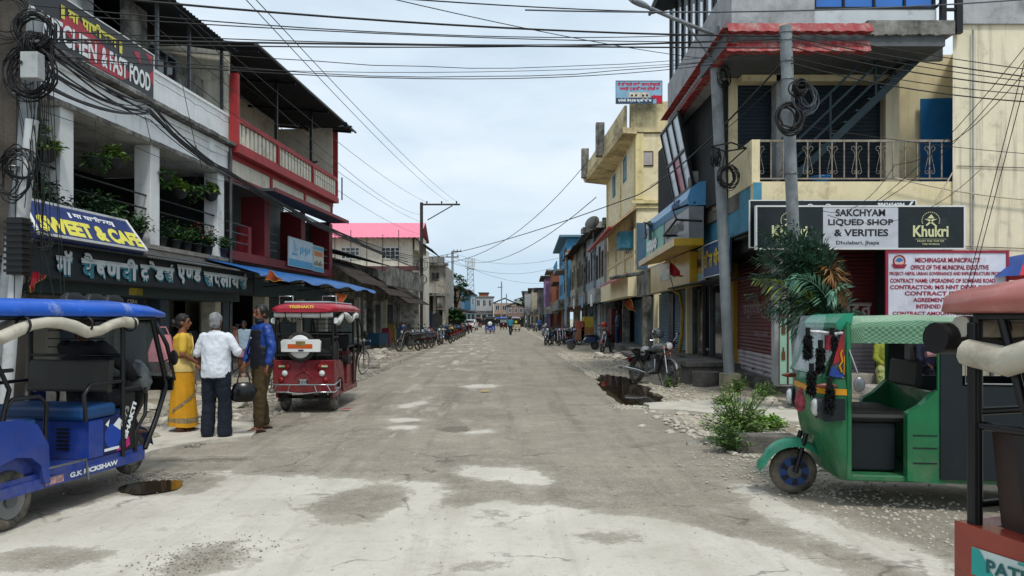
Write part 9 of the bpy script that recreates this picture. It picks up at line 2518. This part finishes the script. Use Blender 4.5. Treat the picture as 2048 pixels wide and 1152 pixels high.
def gravel(n, fn, lo, hi, m, label):
 if n < 3000 or m is stB: fn = dry(fn)
 mb = MB()
 for i in range(n):
  x, y = fn(); s = rnd.uniform(lo, hi); b = pb[i % 4]; c, sn = math.cos(i), math.sin(i)
  z = gz(x, y) if (x > road_r(y) or x < road_l(y)) and y > 8 else 0.004
  o_ = len(mb.v)
  mb.v += [(x + (v[0] * c - v[1] * sn) * s, y + (v[0] * sn + v[1] * c) * s, z + v[2] * s + s * 0.12) for v in b.v]
  mb.f += [tuple(k + o_ for k in f) for f in b.f]
 mb.m = [0] * len(mb.f); mb.s = [False] * len(mb.f)
 tag(mb.build('gravel', m, None, 0, None, 'stuff'), label, 'gravel')
def side(a, b, lw_=0.3, rw_=1.6, left=True):
 def f():
  y = a + (b - a) * rnd.random() ** 1.3; t = abs(rnd.gauss(0, 1)) * rw_ * 0.6 - lw_
  return ((road_l(y) - t) if left else (road_r(y) + t)), y
 return f
gravel(3500, side(9, 34), 0.02, 0.09, stA, 'scattered gravel along the left edge of the road')
gravel(3500, side(7.2, 34, left=False), 0.02, 0.08, stB, 'scattered pale gravel along the right edge of the road')
gravel(900, zone((1480, 920), (1900, 1060), 0.35), 0.008, 0.035, stB, 'gravel under and before the green auto')
gravel(700, lambda: (rnd.uniform(-4.5, 4.5), 2.6 + 9 * rnd.random()), 0.006, 0.018, stB, 'fine pebbles scattered over the road')
gravel(380, zone((320, 1125), (480, 1100), 0.13), 0.005, 0.016, stA, 'coarse broken aggregate in the dark hole at the bottom left')
gravel(260, zone((230, 958), (370, 954), 0.08), 0.01, 0.035, stA, 'small stones round the left puddle')
gravel(260, zone((1230, 816), (1335, 812), 0.12), 0.015, 0.05, stB, 'pale stones along the rim of the right puddle')
for px, py, c, lab in ((969, 785, '#c2a81c', 'yellow wrapper lying in the middle of the road'), (690, 822, '#a03a4a', 'red scrap on the road beside the dark red rickshaw'), (1475, 786, '#9c4a2a', 'orange rag among the weeds below the shutter')):
 ob = MB().add([(-.09, -.05, 0), (.08, -.06, 0.01), (.1, .05, 0.02), (-.07, .06, 0.005)], [(0, 1, 2, 3)]).build('litter', mat('litter_' + c[1:], c)); p = G(px, py); ob.location = (p.x, p.y, 0.03); tag(ob, lab, 'litter')
def bird(p, label, fly):
 e = thing('bird', label, 'bird', p, 0.4)
 mb = MB().ell((0, 0, 0), (0.16, 0.06, 0.06), 10, 8).ell((0.16, 0, 0.03), (0.05, 0.04, 0.04), 8, 6).tube([(0.2, 0, 0.03), (0.25, 0, 0.02)], [0.012, 0.003], 5).tube([(-0.12, 0, 0), (-0.28, 0, -0.01)], [0.03, 0.015], 5)
 mb.build('body', cable, e)
 for s in (-1, 1):
  (MB().add([(0.06, 0, 0.02), (-0.08, 0, 0.02), (-0.14, s * 0.25, 0.10), (0.0, s * 0.2, 0.12)], [(0, 1, 2, 3)]) if fly else MB().ell((-0.05, s * 0.05, 0.0), (0.13, 0.02, 0.05), 8, 6)).build('wing', cable, e)
bird(W(692, 254, 26), 'dark bird with white patch flying past the roof corner', True)
bird(LF.w(LF.u(624, -0.16), -0.16, 7.27), 'small bird perched on the red railing', False)
um = thing('umbrella', 'blue and red umbrella at the right edge beside the notice board', 'umbrella', (9.55, 13.6, 0))
for k in range(8):
 a0, a1 = 2 * PI * k / 8, 2 * PI * (k + 1) / 8
 vs = [(1.0 * r_ * math.cos(a), 1.0 * r_ * math.sin(a), 2.75 - 0.45 * r_ * r_) for r_ in (0.02, 0.4, 0.75, 1.0) for a in (a0, a1)]
 MB().add(vs, [(2 * i, 2 * i + 1, 2 * i + 3, 2 * i + 2) for i in range(3)], 0, True).build('panel', [mat('umbrella_blue', '#2b4a8c'), mat('umbrella_red', '#a8283a')][k % 2], um)
MB().tube([(0, 0, 0.0), (0, 0, 2.8)], 0.018, 6).build('pole', steel, um)
for i, (px, py, c, s) in enumerate(((1158, 664, '#9c6a52', 0.6), (1174, 662, '#9a6b3c', 0.75), (1176, 634, '#b09a38', 0.6), (1160, 640, '#a6594a', 0.5))):
 Y_ = 44
 ob = MB().box(-s / 2, s / 2, -0.3, 0.3, 0, s * 1.0).build('goods_carton', mat('carton_r' + str(i), c, var=0.15), None, 0.01); ob.location = W(px, py, Y_); tag(ob, ['lower left brown carton', 'tall tan carton', 'yellow topped carton', 'upper left reddish carton'][i] + ' stacked before the right row shops', 'box', 'cartons before the right row')
 if i < 2: ob.location.z = 0.33
 else: ob.location.z = 0.33 + (0.75 if i == 2 else 0.6)
